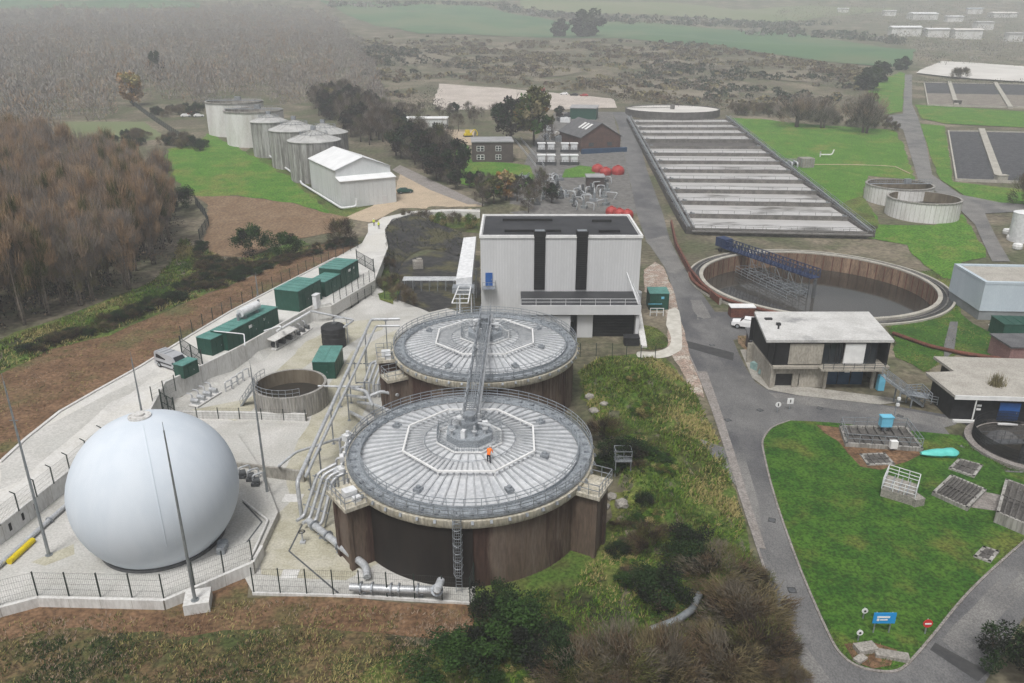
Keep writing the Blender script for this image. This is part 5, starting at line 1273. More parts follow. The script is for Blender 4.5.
# sheet-roofed store behind the control building
t = thing('slate_store', 'low store with grey slate roof between the control building and the settling tank', 'store', (35.5, 108.5, 0))
m = MB(); m.box((3.2, 0, 1.0), (6.6, 3, 2.0)); m.build('wall', 'brick_dark', t)
m = MB(); m.add([(-.6, -2, 2.0), (7.2, -2, 2.0), (6.6, 1.8, 2.7), (-.3, 1.8, 2.7), (-.6, -2, 2.15), (7.2, -2, 2.15), (6.6, 1.8, 2.85), (-.3, 1.8, 2.85)], [(0, 1, 2, 3), (4, 5, 6, 7), (0, 1, 5, 4), (1, 2, 6, 5), (2, 3, 7, 6), (3, 0, 4, 7)]); m.build('roof', 'slate', t)
# forecourt clutter
m = MB(); p = L(762, 372, 0); rr = random.Random(4)
for i in range(5):
    q = Vector((p.x + rr.uniform(-.7, .9), p.y + rr.uniform(-1.2, 1.2), .5)); m.box(q, (rr.uniform(.8, 1.6), rr.uniform(.8, 1.6), rr.uniform(.5, 1.3)), rr.uniform(0, 3), Matrix.Rotation(rr.uniform(-.4, .4), 3, 'X'))
one(m, 'tarp_heap', 'tarp_teal', 'heap of teal tarpaulin on the forecourt beside the control building', 'tarpaulin')
for k, (px, lab) in enumerate((((777, 413), 'small white round sign on a post at the road junction, left one'), ((789, 410), 'small white square sign on a post at the road junction, right one'))):
    p = L(*px, 0); t = thing('road_sign', lab, 'road sign', p); m = MB(); m.cyl(0, 0, 0, 1.3, .04, 8); m.build('post', 'galvanised', t)
    m = MB()
    if k == 0: m.tube([(0, -.06, 1.2), (0, -.1, 1.2)], .36, 20)
    else: m.box((0, -.08, 1.3), (.8, .05, .8)); 
    pl_ = m.build('sign_plate', 'white_paint', t); m = MB(); m.box((0, -.12, 1.2 + .1 * k), (.12, .03, .4)); m.build('marking', 'black', pl_)

# ------------------------------------------------------------------ lawn equipment
def grate_tank(label, px, z, bars, rail=False, mats=('concrete_stained', 'lane_dark'), name='inspection_chamber', inner='lane_dark'):
    q = [L(a, b, 0) for a, b in px]; c = sum(q, Vector()) / 4; t = thing(name, label, 'chamber', c)
    m = MB()
    for a, b in zip(q, q[1:] + q[:1]):
        d = (b - a).to_2d(); m.box(((a.x + b.x) / 2, (a.y + b.y) / 2, z / 2), (d.length + .25, .28, z), math.atan2(d.y, d.x))
    m.build('kerb', mats[0], t, world=True)
    m = MB(); m.poly([(p.x, p.y, z * .45 + .1) for p in q]); m.build('cover', inner, t, world=True)
    m = MB()
    for i in range(1, bars): m.bar(q[0].lerp(q[1], i / bars) + Vector((0, 0, z)), q[3].lerp(q[2], i / bars) + Vector((0, 0, z)), .12, .1)
    m.bar(q[0].lerp(q[3], .5) + Vector((0, 0, z)), q[1].lerp(q[2], .5) + Vector((0, 0, z)), .18, .12)
    m.build('grille', mats[1], t, world=True)
    if rail:
        m = MB(); railing(m, [p + Vector((0, 0, z)) for p in q], 1.1, 1.4, 2, .03, True); m.build('railing', 'galvanised', t, world=True)
    return t
grate_tank('big framed chamber with dark grilles at the top of the lawn', [(846, 447), (921, 452), (905, 431), (840, 430)], .6, 8, True)
grate_tank('flat dark hatch on the lawn just below the big framed chamber', [(868, 466), (893, 465), (884, 455), (861, 456)], .25, 4)
grate_tank('open dark square chamber on the lawn beside a concrete slab', [(933, 496), (966, 511), (984, 493), (951, 479)], .5, 9)
grate_tank('small dark hatch between the square chamber and the round black tank', [(950, 470), (973, 478), (981, 467), (959, 461)], .3, 4)
grate_tank('concrete chamber with steel beams at the right edge of the lawn', [(995, 523), (1030, 538), (1045, 505), (1004, 490)], 1.3, 6, False)
grate_tank('small rectangular concrete cover by the right hand kerb of the lawn', [(975, 558), (989, 563), (997, 553), (984, 549)], .25, 2)
drape('slab', W([(968, 508), (985, 493), (1006, 497), (997, 512)], 0), 'pavement', .125, 2)
# steel cage
q = [L(a, b, .1) for a, b in ((880, 496), (913, 506), (917, 492), (886, 482))]; t = thing('caged_chamber', 'low concrete chamber with a pale railed cage, standing alone on the lawn', 'chamber', q[0])
m = MB(); m.prism([(p.x, p.y) for p in q], 0, 1.0); m.build('chamber', 'tan_block', t, world=True)
m = MB(); railing(m, [p + Vector((0, 0, .9)) for p in q], 1.2, .9, 3, .03, True); m.build('railing', 'white_steel', t, world=True)
m = MB(); 
for i in range(5): m.bar(q[0].lerp(q[1], i / 4) + Vector((0, 0, 1.05)), q[3].lerp(q[2], i / 4) + Vector((0, 0, 1.05)), .1)
m.build('grille', 'galvanised', t, world=True)
a = L(913, 505, .1); m = MB(); m.box((a.x + .3, a.y + .3, .5), (1.2, 1.2, .9), .3); m.build('step_block', 'tan_block', t, world=True)
# turquoise tarp tube
m = MB(); a, b = L(921, 453, .5), L(958, 452, .5)
pr = [.15, .28, .36, .42, .45, .42, .5, .5, .2]
pts = [a.lerp(b, i / 8) for i in range(9)]
n = 10; vs = []; fs = []
for p, r in zip(pts, pr):
    vs += [(p.x, p.y + r * 1.5 * math.cos(2 * math.pi * j / n), .45 + r * math.sin(2 * math.pi * j / n)) for j in range(n)]
for i in range(8):
    for j in range(n): fs.append((i * n + j, i * n + (j + 1) % n, (i + 1) * n + (j + 1) % n, (i + 1) * n + j))
fs += [tuple(range(n)), tuple(8 * n + j for j in range(n))]
m.add(vs, fs); one(m, 'turquoise_boat', 'turquoise', 'long tapering turquoise hull shape lying on the grass beside the framed chamber', 'tapered cover', smooth=True)
p = L(884, 431, .4); t = thing('instrument_cabinet', 'sky blue cabinet on a post behind the framed chamber', 'cabinet', p); m = MB(); m.box((0, 0, 1.3), (1.3, .8, 1.2)); m.box((0, 0, 1.95), (1.45, .95, .12)); m.build('body', 'sky_blue', t); m = MB(); m.box((0, 0, .35), (.3, .3, .8)); m.build('post', 'galvanised', t)
p = L(893, 422, 0); t = thing('lamp_post', 'short lamp post with two white heads behind the sky blue cabinet', 'lamp post', p); m = MB(); m.cyl(0, 0, 0, 3.4, .06, 8); m.build('pole', 'galvanised', t)
for z in (2.4, 3.2): m = MB(); m.box((.1, -.1, z), (.35, .3, .3)); m.build('lamp_head', 'white_paint', t)
p = L(893, 447, .6); m = MB(); m.box((p.x, p.y, .95), (.8, .5, .9)); one(m, 'white_box', 'white_paint', 'small white control box on the front edge of the framed chamber', 'control box')
# small round tank at the right
t = thing('black_round_tank', 'sunken round tank with dark railing at the right edge of the lawn', 'round tank', (STC.x, STC.y, 0))
m = MB(); m.lathe([(STR + 1.0, -.3), (STR + 1.0, .2), (STR, .2), (STR, -.2)], 64); m.build('rim', 'pavement', t, smooth=True)
m = MB(); m.lathe([(STR, .2), (STR, -4)], 64); m.build('inner_wall', 'lane_dark', t, smooth=True)
m = MB(); m.cyl(0, 0, -2.6, -2.2, STR - .02, 64); m.build('sludge', 'sludge', t)
m = MB(); pr = [((STR + .2) * math.cos(2 * math.pi * i / 40), (STR + .2) * math.sin(2 * math.pi * i / 40), .2) for i in range(40)]; railing(m, pr, 1.5, .1, 4, .018, True); m.build('railing', 'black', t)
m = MB(); m.bar((-STR, 0, .5), (STR, .4, .5), 1.0, .12); railing(m, [(-STR, -.5, .5), (STR, -.1, .5)], 1.1, 1); railing(m, [(-STR, .5, .5), (STR, .9, .5)], 1.1, 1); m.cyl(0, 0, -2.3, 1.0, .5, 12); m.build('walkway', 'steel_dark', t)

# signs on the corner of the lawn
def board(name, label, px, w, hh, mats, z=1.0, disc=False):
    p = L(*px, .1); t = thing(name, label, 'sign', p, 0); m = MB()
    for x in ((-w * .35, w * .35) if w > 1 else (0,)): m.box((x, .05, (z + hh) / 2), (.08, .08, z + hh))
    m.build('post', 'galvanised', t); m = MB()
    tl = Matrix.Rotation(R(-12), 3, 'X')
    if disc: m.tube([(0, -.02, z + hh / 2), (0, -.07, z + hh / 2)], w / 2, 24)
    else: m.box((0, -.03, z + hh / 2), (w, .06, hh), 0)
    return t, m.build('sign_plate', mats, t)
t, pl_ = board('notice_board', 'blue notice board on posts at the tip of the lawn', (881, 633), 1.75, 1.0, 'sign_blue')
m = MB(); m.box((-.1, -.075, 1.62), (1.0, .02, .16)); m.box((-.05, -.075, 1.36), (.6, .02, .1)); m.box((-.5, -.075, 1.36), (.18, .02, .22)); m.build('white_lettering', 'white_paint', pl_)
t, pl_ = board('no_entry_sign', 'red round no entry sign with white bar by the right kerb of the lawn', (925, 634), .75, .75, 'sign_red', .7, True)
m = MB(); m.box((0, -.09, 1.075), (.5, .03, .13)); m.build('white_bar', 'white_paint', pl_)
for px, lab in (((858, 641), 'small white round sign on a post left of the blue notice board'), ((863, 619), 'tiny pale marker disc on the lawn above the round white sign')):
    t, pl_ = board('marker_sign', lab, px, .5, .5, 'white_paint', .6, True); m = MB(); m.tube([(0, -.085, .85), (0, -.1, .85)], .1, 12); m.build('dot', 'black', pl_)
p = L(873, 650, .1); m = MB(); m.box((p.x - .6, p.y, .25), (1.6, .9, .5), .2); m.box((p.x + 1.1, p.y - .7, .2), (2.4, .8, .4), -.25); m.box((p.x - 1.4, p.y - 1.0, .15), (1.0, .6, .3), .6)
one(m, 'stone_slabs', 'tan_block', 'loose pale stone slabs on the bare soil at the tip of the lawn', 'stones')
# ------------------------------------------------------------------ silos, shed and works buildings beyond
def silo(cx, half, base, eave, label, kind):
    b = G(cx, base); dpt = b.y * cs + (CAMZ - b.z) * sn; r = half / FOC * dpt; c = G(cx, base); c.y += r * .95
    top = zat(cx, eave, b.y) - b.z; c.z = b.z
    t = thing('silo' if kind else 'storage_tank', label, 'silo' if kind else 'tank', c, 0, 'row of silos and tanks on the left lawn')
    m = MB(); m.lathe([(r, -2.5), (r, top)], 48); m.build('wall', 'silo_metal' if kind else 'silo_white', t, smooth=True)
    m = MB()
    n = 40 if kind else 24
    for i in range(n):
        a = 2 * math.pi * i / n; m.box((r * math.cos(a), r * math.sin(a), top / 2), (.12, .14, top), a)
    m.build('wall_ribs', 'silo_metal' if kind else 'silo_white', t)
    if kind:
        m = MB(); m.lathe([(r + .25, top - .1), (r + .25, top + .1), (.8, top + r * .36), (.02, top + r * .38)], 32); rf = m.build('roof', 'silo_cap', t); m = MB()
        for i in range(16):
            a = 2 * math.pi * i / 16; m.bar((r * math.cos(a), r * math.sin(a), top + .12), (.9 * math.cos(a), .9 * math.sin(a), top + r * .36 + .03), .12)
        m.build('roof_seams', 'silo_metal', rf)
        m = MB(); railing(m, [(r * .55 * math.cos(i * .785), r * .55 * math.sin(i * .785), top + r * .18) for i in range(8)], 1.0, 1.5, 2, .04, True); m.box((0, 0, top + r * .45), (1.3, 1.0, 1.0)); m.build('roof_railing', 'galvanised', t)
    else:
        m = MB(); m.lathe([(r + .1, top - .5), (r + .25, top - .45), (r + .25, top + .02), (r - .5, top + .02), (r - .5, top - 2)], 48); m.build('rim', 'concrete_stained', t, smooth=True)
        m = MB(); m.cyl(0, 0, top - 2.2, top - 1.5, r - .5, 40); m.build('contents', 'tank_inner', t)
        m = MB(); m.bar((-r, 0, top + .2), (r, 0, top + .2), 1.2, .2); railing(m, [(-r, -.6, top + .3), (r, -.6, top + .3)], 1.1, 1.5); m.box((1.5, 0, top + .9), (2.0, 1.4, 1.4)); m.build('walkway', 'galvanised', t)
    return t
silo(229.5, 28, 137, 103, 'white round tank at the far end of the silo row', 0)
silo(249, 29, 147.5, 112, 'white round tank second from the far end of the silo row', 0)
silo(268, 18, 158, 123, 'narrow ribbed metal silo between the white tanks and the pale capped silos', 1)
silo(321, 24, 168, 135, 'ribbed metal silo at the back of the row, partly hidden by the others', 1)
silo(292, 25, 170, 132, 'ribbed metal silo with pale conical cap, third from the white shed', 1)
silo(312, 26, 184, 143, 'ribbed metal silo with pale conical cap right behind the white shed', 1)
# white shed
A, B, C = G(342, 209), G(396.5, 202), G(308, 188)
rz, w = frame(A, B); dp = min(30, (C - A).length); h1 = zat(341, 182, A.y) - A.z; h2 = h1 + 2.5; h3 = h2 + 2.7; sb = 3.2
t = thing('white_shed', 'white gabled metal shed with lean-to front at the near end of the silo row', 'shed', A, rz)
m = MB()
m.add([(0, 0, -1), (w, 0, -1), (w, 0, h1), (0, 0, h1), (0, sb, h1 + .6), (w, sb, h1 + .6), (0, sb, h2), (w, sb, h2), (w / 2, sb, h3), (0, dp, h2), (w, dp, h2), (w / 2, dp, h3), (0, dp, -1), (w, dp, -1)],
      [(0, 1, 2, 3), (6, 7, 8), (4, 5, 7, 6), (0, 3, 4, 6, 9, 12), (1, 2, 5, 7, 10, 13), (12, 13, 10, 11, 9)]); m.build('wall', 'shed_white', t)
m = MB()
for i in range(1, 12): m.box((w * i / 12, -.02, h1 / 2), (.06, .06, h1))
for i in range(1, 14): m.box((-.02, dp * i / 14, h1 / 2), (.06, .06, h1))
m.build('wall_seams', 'cladding_plain', t)
m = MB(); o = .3
m.add([(-o, sb - o, h2 - .06), (w / 2, sb - o, h3 + .06), (w / 2, dp + o, h3 + .06), (-o, dp + o, h2 - .06), (w + o, sb - o, h2 - .06), (w + o, dp + o, h2 - .06)], [(0, 1, 2, 3), (1, 4, 5, 2)]); 
m.add([(-o, sb - o, h2 - .2), (w / 2, sb - o, h3 - .08), (w / 2, dp + o, h3 - .08), (-o, dp + o, h2 - .2), (w + o, sb - o, h2 - .2), (w + o, dp + o, h2 - .2)], [(0, 1, 2, 3), (1, 4, 5, 2)]); m.build('roof', 'shed_roof', t)
m = MB(); m.add([(-.2, -.3, h1), (w + .2, -.3, h1), (w + .2, sb - .02, h1 + .7), (-.2, sb - .02, h1 + .7), (-.2, -.3, h1 + .15), (w + .2, -.3, h1 + .15), (w + .2, sb - .02, h1 + .85), (-.2, sb - .02, h1 + .85)], [(0, 1, 2, 3), (4, 5, 6, 7), (0, 1, 5, 4), (1, 2, 6, 5), (3, 0, 4, 7)]); m.build('lean_to_roof', 'shed_roof', t)
m = MB(); m.box((w * .78, -.05, 1.2), (1.1, .08, 2.3)); m.build('door', 'cladding_plain', t)
m = MB(); q = [G(262, 152), G(299, 180), G(302, 186), G(342, 211), G(357, 209)]; m.pipe([p + Vector((0, 0, .7)) for p in q] + [q[-1] + Vector((0, 0, 2.6))], .28, 8)
one(m, 'white_pipe', 'white_steel', 'white pipe running along the foot of the silo row to the white shed', 'pipe', smooth=True)

def block(name, label, cat, a, b, dp, hgt, wall, roof, over=.3, wins=(), slope=0.0, group=None):
    a, b = G(*a), G(*b); rz, w = frame(a, b); t = thing(name, label, cat, a, rz, group)
    m = MB(); m.box((w / 2, dp / 2, hgt / 2 - .5), (w, dp, hgt + 1)); m.build('wall', wall, t)
    o = over; m = MB(); m.add([(-o, -o, hgt), (w + o, -o, hgt), (w + o, dp + o, hgt + slope), (-o, dp + o, hgt + slope), (-o, -o, hgt + .3), (w + o, -o, hgt + .3), (w + o, dp + o, hgt + slope + .3), (-o, dp + o, hgt + slope + .3)], [(0, 1, 2, 3), (4, 5, 6, 7), (0, 1, 5, 4), (1, 2, 6, 5), (2, 3, 7, 6), (3, 0, 4, 7)]); m.build('roof', roof, t)
    for x, z, ww, hh in wins:
        m = MB(); m.box((w * x, -.05, z), (ww, .12, hh)); f = m.build('window', 'white_paint', t); m = MB()
        for k in range(2):
            for j in range(2): m.box((w * x + (k - .5) * ww * .48, -.12, z + (j - .5) * hh * .48), (ww * .38, .04, hh * .38))
        m.build('pane', 'glass_dark', f)
    return t
block('brick_office', 'dark brick office with grey flat roof and white framed windows on the small lawn', 'building', (472.5, 162.5), (513, 162.5), 12, 6.2, 'brick_dark', 'felt_grey', wins=((.2, 4.3, 2.4, 1.6), (.2, 1.6, 2.4, 1.6), (.64, 4.3, 1.8, 1.6), (.64, 1.6, 1.8, 1.6)))
block('white_cabin', 'long white cabin among dark trees left of the brick office', 'cabin', (405, 130), (447, 130), 7, 4.2, 'shed_white', 'shed_roof', wins=((.2, 2.2, 1.6, 1.4), (.5, 2.2, 1.6, 1.4), (.8, 2.2, 1.6, 1.4)))
block('grey_hut', 'pale grey roofed hut between the red tanks and the white building', 'hut', (587, 188), (604, 188), 5, 3.0, 'brick_dark', 'felt_grey')
block('green_shed', 'dark green shed behind the gabled brick house', 'shed', (570, 119), (596, 120), 6, 4.5, 'kiosk_green', 'felt_grey', slope=.8)
block('white_hut', 'small white flat roofed hut left of the gabled brick house', 'hut', (566, 136), (576, 136), 4, 2.6, 'shed_white', 'shed_roof')
# gabled brick house
A, B = G(581, 152.5), G(620, 150); rz, w = frame(A, B); t = thing('brick_house', 'red-brown brick house with gable end and white strips on its grey roof, by the road', 'building', A, rz)
dp, he, hr = 22, 5.2, 9.6; m = MB()
m.add([(0, 0, -1), (w, 0, -1), (w, 0, he), (w / 2, 0, hr), (0, 0, he), (0, dp, -1), (w, dp, -1), (w, dp, he), (w / 2, dp, hr), (0, dp, he)], [(0, 1, 2, 3, 4), (5, 6, 7, 8, 9), (0, 4, 9, 5), (1, 2, 7, 6)]); m.build('wall', 'brick_red', t)
def slab_roof(mb, x0, z0, x1, z1, y0, y1, th=.2):
    mb.add([(x0, y0, z0), (x1, y0, z1), (x1, y1, z1), (x0, y1, z0), (x0, y0, z0 + th), (x1, y0, z1 + th), (x1, y1, z1 + th), (x0, y1, z0 + th)], [(0, 1, 2, 3), (4, 5, 6, 7), (0, 1, 5, 4), (1, 2, 6, 5), (2, 3, 7, 6), (3, 0, 4, 7)])
m = MB(); slab_roof(m, -.5, he - .3, w / 2, hr + .05, -.4, dp + .4); slab_roof(m, w + .5, he - .3, w / 2, hr + .06, -.4, dp + .4); rf = m.build('roof', 'slate', t)
for x0, x1, y0, y1 in ((.16, .40, 4, 5.6), (.16, .40, 7, 8.6), (.16, .40, 10, 11.6), (.62, .84, 5, 11)):
    z = lambda u: (he - .3 + (hr + .35 - he) * min(u, 1 - u) / .5 + .25); m = MB(); m.add([(w * x0, y0, z(x0) + .02), (w * x1, y0, z(x1) + .02), (w * x1, y1, z(x1) + .02), (w * x0, y1, z(x0) + .02), (w * x0, y0, z(x0) + .12), (w * x1, y0, z(x1) + .12), (w * x1, y1, z(x1) + .12), (w * x0, y1, z(x0) + .12)], [(0, 1, 2, 3), (4, 5, 6, 7), (0, 1, 5, 4), (1, 2, 6, 5), (2, 3, 7, 6), (3, 0, 4, 7)]); m.build('rooflight', 'white_paint', rf)
for x in (.25, .72):
    m = MB(); m.box((w * x, -.05, 2.6), (1.8, .12, 1.2)); m.build('window', 'window_glass', t)
m = MB(); m.box((w * .5, -3, .8), (w + 2, 1.2, 1.6)); m.build('blue_fence_panel', 'steel_blue', t)
# eight white filter units
k = 0
for py, row in ((153, 'back'), (165.5, 'front')):
    for px, nm in ((541.5, 'first'), (551, 'second'), (565, 'third'), (574, 'fourth')):
        p = G(px, py); t = thing('filter_unit', f'white square filter unit, {nm} from the left in the {row} row of four', 'filter unit', p, 0, 'white filter units in two rows of four')
        m = MB(); m.box((0, 1.3, 1.6), (2.2, 2.5, 3.0)); m.build('casing', 'white_steel', t); m = MB(); m.box((0, 1.3, 3.2), (2.8, 2.8, .25)); m.build('top', 'shed_roof', t)
        m = MB(); m.box((0, -.1, .55), (3.3, .25, 1.1)); railing(m, [(-1.7, -.6, .6), (1.7, -.6, .6)], 1.2, 1, 2, .05); m.build('walkway', 'steel_dark', t)
# red wrapped tanks
def redtank(px, half, base, top, label):
    b = G(px, base); dpt = b.y * cs + (CAMZ - b.z) * sn; r = half / FOC * dpt; t = thing('red_tank', label, 'tank', (b.x, b.y + r, b.z), 0, 'red tanks by the works road'); hh = .72 * max(2, zat(px, top, b.y + r) - b.z)
    m = MB(); m.lathe([(.05, hh), (r * .5, hh - .1), (r * .8, hh * .85), (r * 1.05, hh * .62), (r * 1.12, hh * .35), (r, 0)], 20); m.build('shell', 'red_paint', t, smooth=True)
    m = MB(); m.cyl(0, 0, hh - .2, hh + .12, r * .3, 10); m.build('lid', 'red_paint', t)
redtank(598, 5.5, 173, 161, 'red tank at the left of the pair below the brick house')
redtank(606, 5.5, 176, 164, 'red tank in the middle, in front of its red neighbours')
redtank(618.5, 6, 175.5, 162, 'red tank nearest the road below the brick house')
for i, (px, py) in enumerate(((612, 216), (620, 218), (628, 219))): redtank(px, 5.5, py, py - 13, ('red tank nearest the white building, left of three', 'red tank nearest the white building, middle of three', 'red tank nearest the white building, right of three beside the road')[i])
# pipe yard between the works and the white building
rnd = random.Random(11)
for i in range(40):
    px, py = rnd.uniform(532, 608), rnd.uniform(178, 212); p = G(px, py); t = thing('pump_stand', 'grey pump and valve stand in the cluttered pipe yard behind the white building', 'pump', p, rnd.uniform(0, 3), 'pump stands in the pipe yard')
    m = MB(); m.box((0, 0, .4), (rnd.uniform(1, 2.4), 1.2, .8)); m.cyl(.2, 0, .8, rnd.uniform(1.4, 2.6), .35, 10); m.build('body', rnd.choice(['steel_dark', 'mast_steel', 'galvanised']), t)
    m = MB(); m.pipe([(-.6, 0, .6), (-.6, 0, 1.8), (-rnd.uniform(2, 4), .5, 1.8), (-3.0, .5, 0)], .16, 6); m.build('pipe', 'pipe_grey', t, smooth=True)
for i in range(16):
    px, py = rnd.uniform(538, 580), rnd.uniform(117, 143); p = G(px, py); m = MB(); m.box((0, 0, .9), (rnd.uniform(2, 5), rnd.uniform(1.5, 3), rnd.uniform(1.2, 2.4))); m.box((.3, 0, 1.9), (1.2, 1.0, .7)); tag(m.build('plant_unit', rnd.choice(['white_steel', 'tan_block', 'galvanised', 'steel_dark']), None, loc=p, rz=rnd.uniform(-.3, .3)), 'grey or white plant unit in the yard left of the brick house', 'plant unit', 'plant units in the works yard')
m = MB()
for i in range(11): a, b = G(527 + i * 1.2, 166 + i * .2), G(510 + i * 1.0, 190 + i * .3)
a, b = G(526, 176), G(511, 190); m = MB()
for s in (-1, 1): railing(m, [a + Vector((s * 1.0, 0, 0)), b + Vector((s * 1.0, 0, 0))], 1.1, 1.5, 2, .05)
m.bar(a + Vector((0, 0, .2)), b + Vector((0, 0, .2)), 2.0, .2); one(m, 'ramp_stair', 'galvanised', 'grey railed ramp at the corner of the office lawn', 'stair')
a, b = G(517, 140), G(540, 168); m = MB()
for s in (-1, 1): railing(m, [a + Vector((s * 1.3, 0, 0)), b + Vector((s * 1.3, 0, 0))], 1.1, 2, 2, .05)
one(m, 'path_railing', 'pipe_grey', 'pale railings of the path between the brick office and the filter units', 'railing')

# ------------------------------------------------------------------ town and far buildings
rnd = random.Random(21)
town = [(906, 36, 28, 'white warehouse with a wide pale roof at the edge of the distant town', 'shed_roof'), (938, 37, 22, 'white warehouse beside the largest pale roof of the distant town', 'shed_roof'), (968, 39, 26, 'low white warehouse at the right of the distant town', 'cover_white'), (925, 20, 26, 'long pale warehouse roof in the upper row of the distant town', 'shed_roof'), (955, 22, 16, 'pale roof behind the warehouses of the distant town', 'shed_roof'), (975, 14, 14, 'bluish warehouse roof in the hazy distant town', 'pale_blue_wall'), (1005, 18, 24, 'pale roof at the far right of the distant town', 'cover_white'), (890, 16, 12, 'small pale house at the left edge of the distant town', 'silo_white'), (843, 13, 10, 'white farmhouse standing alone left of the distant town', 'shed_roof'), (985, 30, 18, 'grey roofed warehouse in front of the bluish roof', 'silo_cap'), (1015, 42, 16, 'pale shed on the right edge below the distant town', 'silo_cap')]
for px, py, wpx, lab, mt in town:
    p = G(px, py); dpt = p.y * cs + (CAMZ - p.z) * sn; w = wpx / FOC * dpt; t = thing('warehouse', lab, 'warehouse', (p.x, p.y, p.z), rnd.uniform(-.15, .15), 'buildings of the distant town')
    hh = rnd.uniform(6, 10); d = w * .45; m = MB(); m.box((0, d / 2, hh / 2 - 3), (w, d, hh + 6)); m.build('wall', 'silo_white', t)
    m = MB(); slab_roof(m, 0, 0, 0, 0, 0, 0) if 0 else None
    m.add([(-w / 2 - 1, -1, hh), (w / 2 + 1, -1, hh), (w / 2 + 1, d / 2, hh + d * .14), (-w / 2 - 1, d / 2, hh + d * .14), (w / 2 + 1, d + 1, hh), (-w / 2 - 1, d + 1, hh)], [(0, 1, 2, 3), (3, 2, 4, 5), (0, 3, 5), (1, 4, 2), (0, 1, 4, 5)]); m.build('roof', mt, t)

# ------------------------------------------------------------------ vehicles
def wheels(t, xs_, w, r=.34):
    for x in xs_:
        for s in (-1, 1):
            m = MB(); m.tube([(x, s * (w / 2 - .2), r), (x, s * (w / 2 + .01), r)], r, 16); ty = m.build('wheel', 'tyre', t, smooth=True); m = MB(); m.tube([(x, s * (w / 2), r), (x, s * (w / 2 + .025), r)], r * .6, 12); m.build('rim', 'galvanised', ty)
def shell(mb, prof, w, taper=.86, zt=1.0):
    """side profile [(x, z)] extruded across w; points above zt lean inwards"""
    n = len(prof); vs = []
    for s in (-1, 1): vs += [(x, s * w / 2 * (taper if z > zt else 1), z) for x, z in prof]
    mb.add(vs, [(i, (i + 1) % n, n + (i + 1) % n, n + i) for i in range(n)] + [tuple(range(n)), tuple(range(2 * n - 1, n - 1, -1))])
def van(label, p, rz, paint):
    t = thing('van', label, 'van', p, rz)
    m = MB(); shell(m, [(-2.6, .35), (2.5, .35), (2.6, .6), (2.55, .95), (1.9, 1.15), (1.25, 1.95), (.9, 2.08), (-2.45, 2.12), (-2.6, 1.9)], 1.95, .88, 1.2); m.build('body', paint, t)
    m = MB(); m.add([(1.95, -.78, 1.2), (1.95, .78, 1.2), (1.32, .72, 1.92), (1.32, -.72, 1.92)], [(0, 1, 2, 3)]); m.build('windscreen', 'glass_dark', t)
    for s in (-1, 1):
        m = MB(); m.add([(1.7, s * .90, 1.25), (.75, s * .92, 1.25), (.75, s * .865, 1.85), (1.2, s * .865, 1.85)], [(0, 1, 2, 3)]); m.build('side_window', 'glass_dark', t)
        m = MB(); m.box((-.6, s * .965, .8), (3.2, .05, .14)); m.build('side_trim', 'black', t)
        m = MB(); m.add([(-2.2, s * .93, 1.3), (-.2, s * .93, 1.3), (-.2, s * .875, 1.82), (-2.2, s * .875, 1.82)], [(0, 1, 2, 3)]); m.build('side_window', 'glass_dark', t)
        m = MB(); m.box((2.57, s * .72, .78), (.08, .32, .2)); m.build('headlight', 'headlamp', t); m = MB(); m.box((-2.61, s * .85, 1.1), (.05, .12, .4)); m.build('tail_light', 'sign_red', t)
        m = MB(); m.box((1.55, s * 1.08, 1.25), (.1, .2, .25)); m.build('mirror', 'black', t)
    m = MB(); m.box((2.58, 0, .48), (.14, 1.85, .28)); m.box((-2.6, 0, .48), (.1, 1.85, .25)); m.build('bumper', 'black', t); wheels(t, (-1.6, 1.65), 2.0, .36)
    m = MB()
    for i in range(3): m.box((-.4 - i * .8, 0, 2.14), (.06, 1.6, .06))
    m.build('roof_rack', 'galvanised', t)
def pickup(label, p, rz, paint):
    t = thing('pickup_truck', label, 'pickup truck', p, rz)
    m = MB(); shell(m, [(-2.55, .45), (2.5, .45), (2.6, .7), (2.5, 1.02), (1.3, 1.12), (.65, 1.72), (-.75, 1.74), (-1.0, 1.12), (-2.55, 1.1)], 1.85, .84, 1.2); m.build('body', paint, t)
    m = MB(); m.box((-1.75, 0, 1.12), (1.5, 1.5, .05)); m.build('load_bed', 'black', t)
    m = MB(); m.add([(1.28, -.78, 1.16), (1.28, .78, 1.16), (.7, .72, 1.68), (.7, -.72, 1.68)], [(0, 1, 2, 3)]); m.build('windscreen', 'glass_dark', t)
    for s in (-1, 1):
        m = MB(); m.add([(1.1, s * .87, 1.2), (-.8, s * .87, 1.2), (-.7, s * .80, 1.66), (.62, s * .80, 1.66)], [(0, 1, 2, 3)]); m.build('side_window', 'glass_dark', t)
        m = MB(); m.box((2.55, s * .68, .85), (.08, .3, .18)); m.build('headlight', 'headlamp', t); m = MB(); m.box((-2.56, s * .82, .95), (.05, .12, .25)); m.build('tail_light', 'sign_red', t)
    m = MB(); m.box((2.57, 0, .6), (.12, 1.8, .22)); m.build('bumper', 'black', t); wheels(t, (-1.55, 1.6), 1.9, .4)
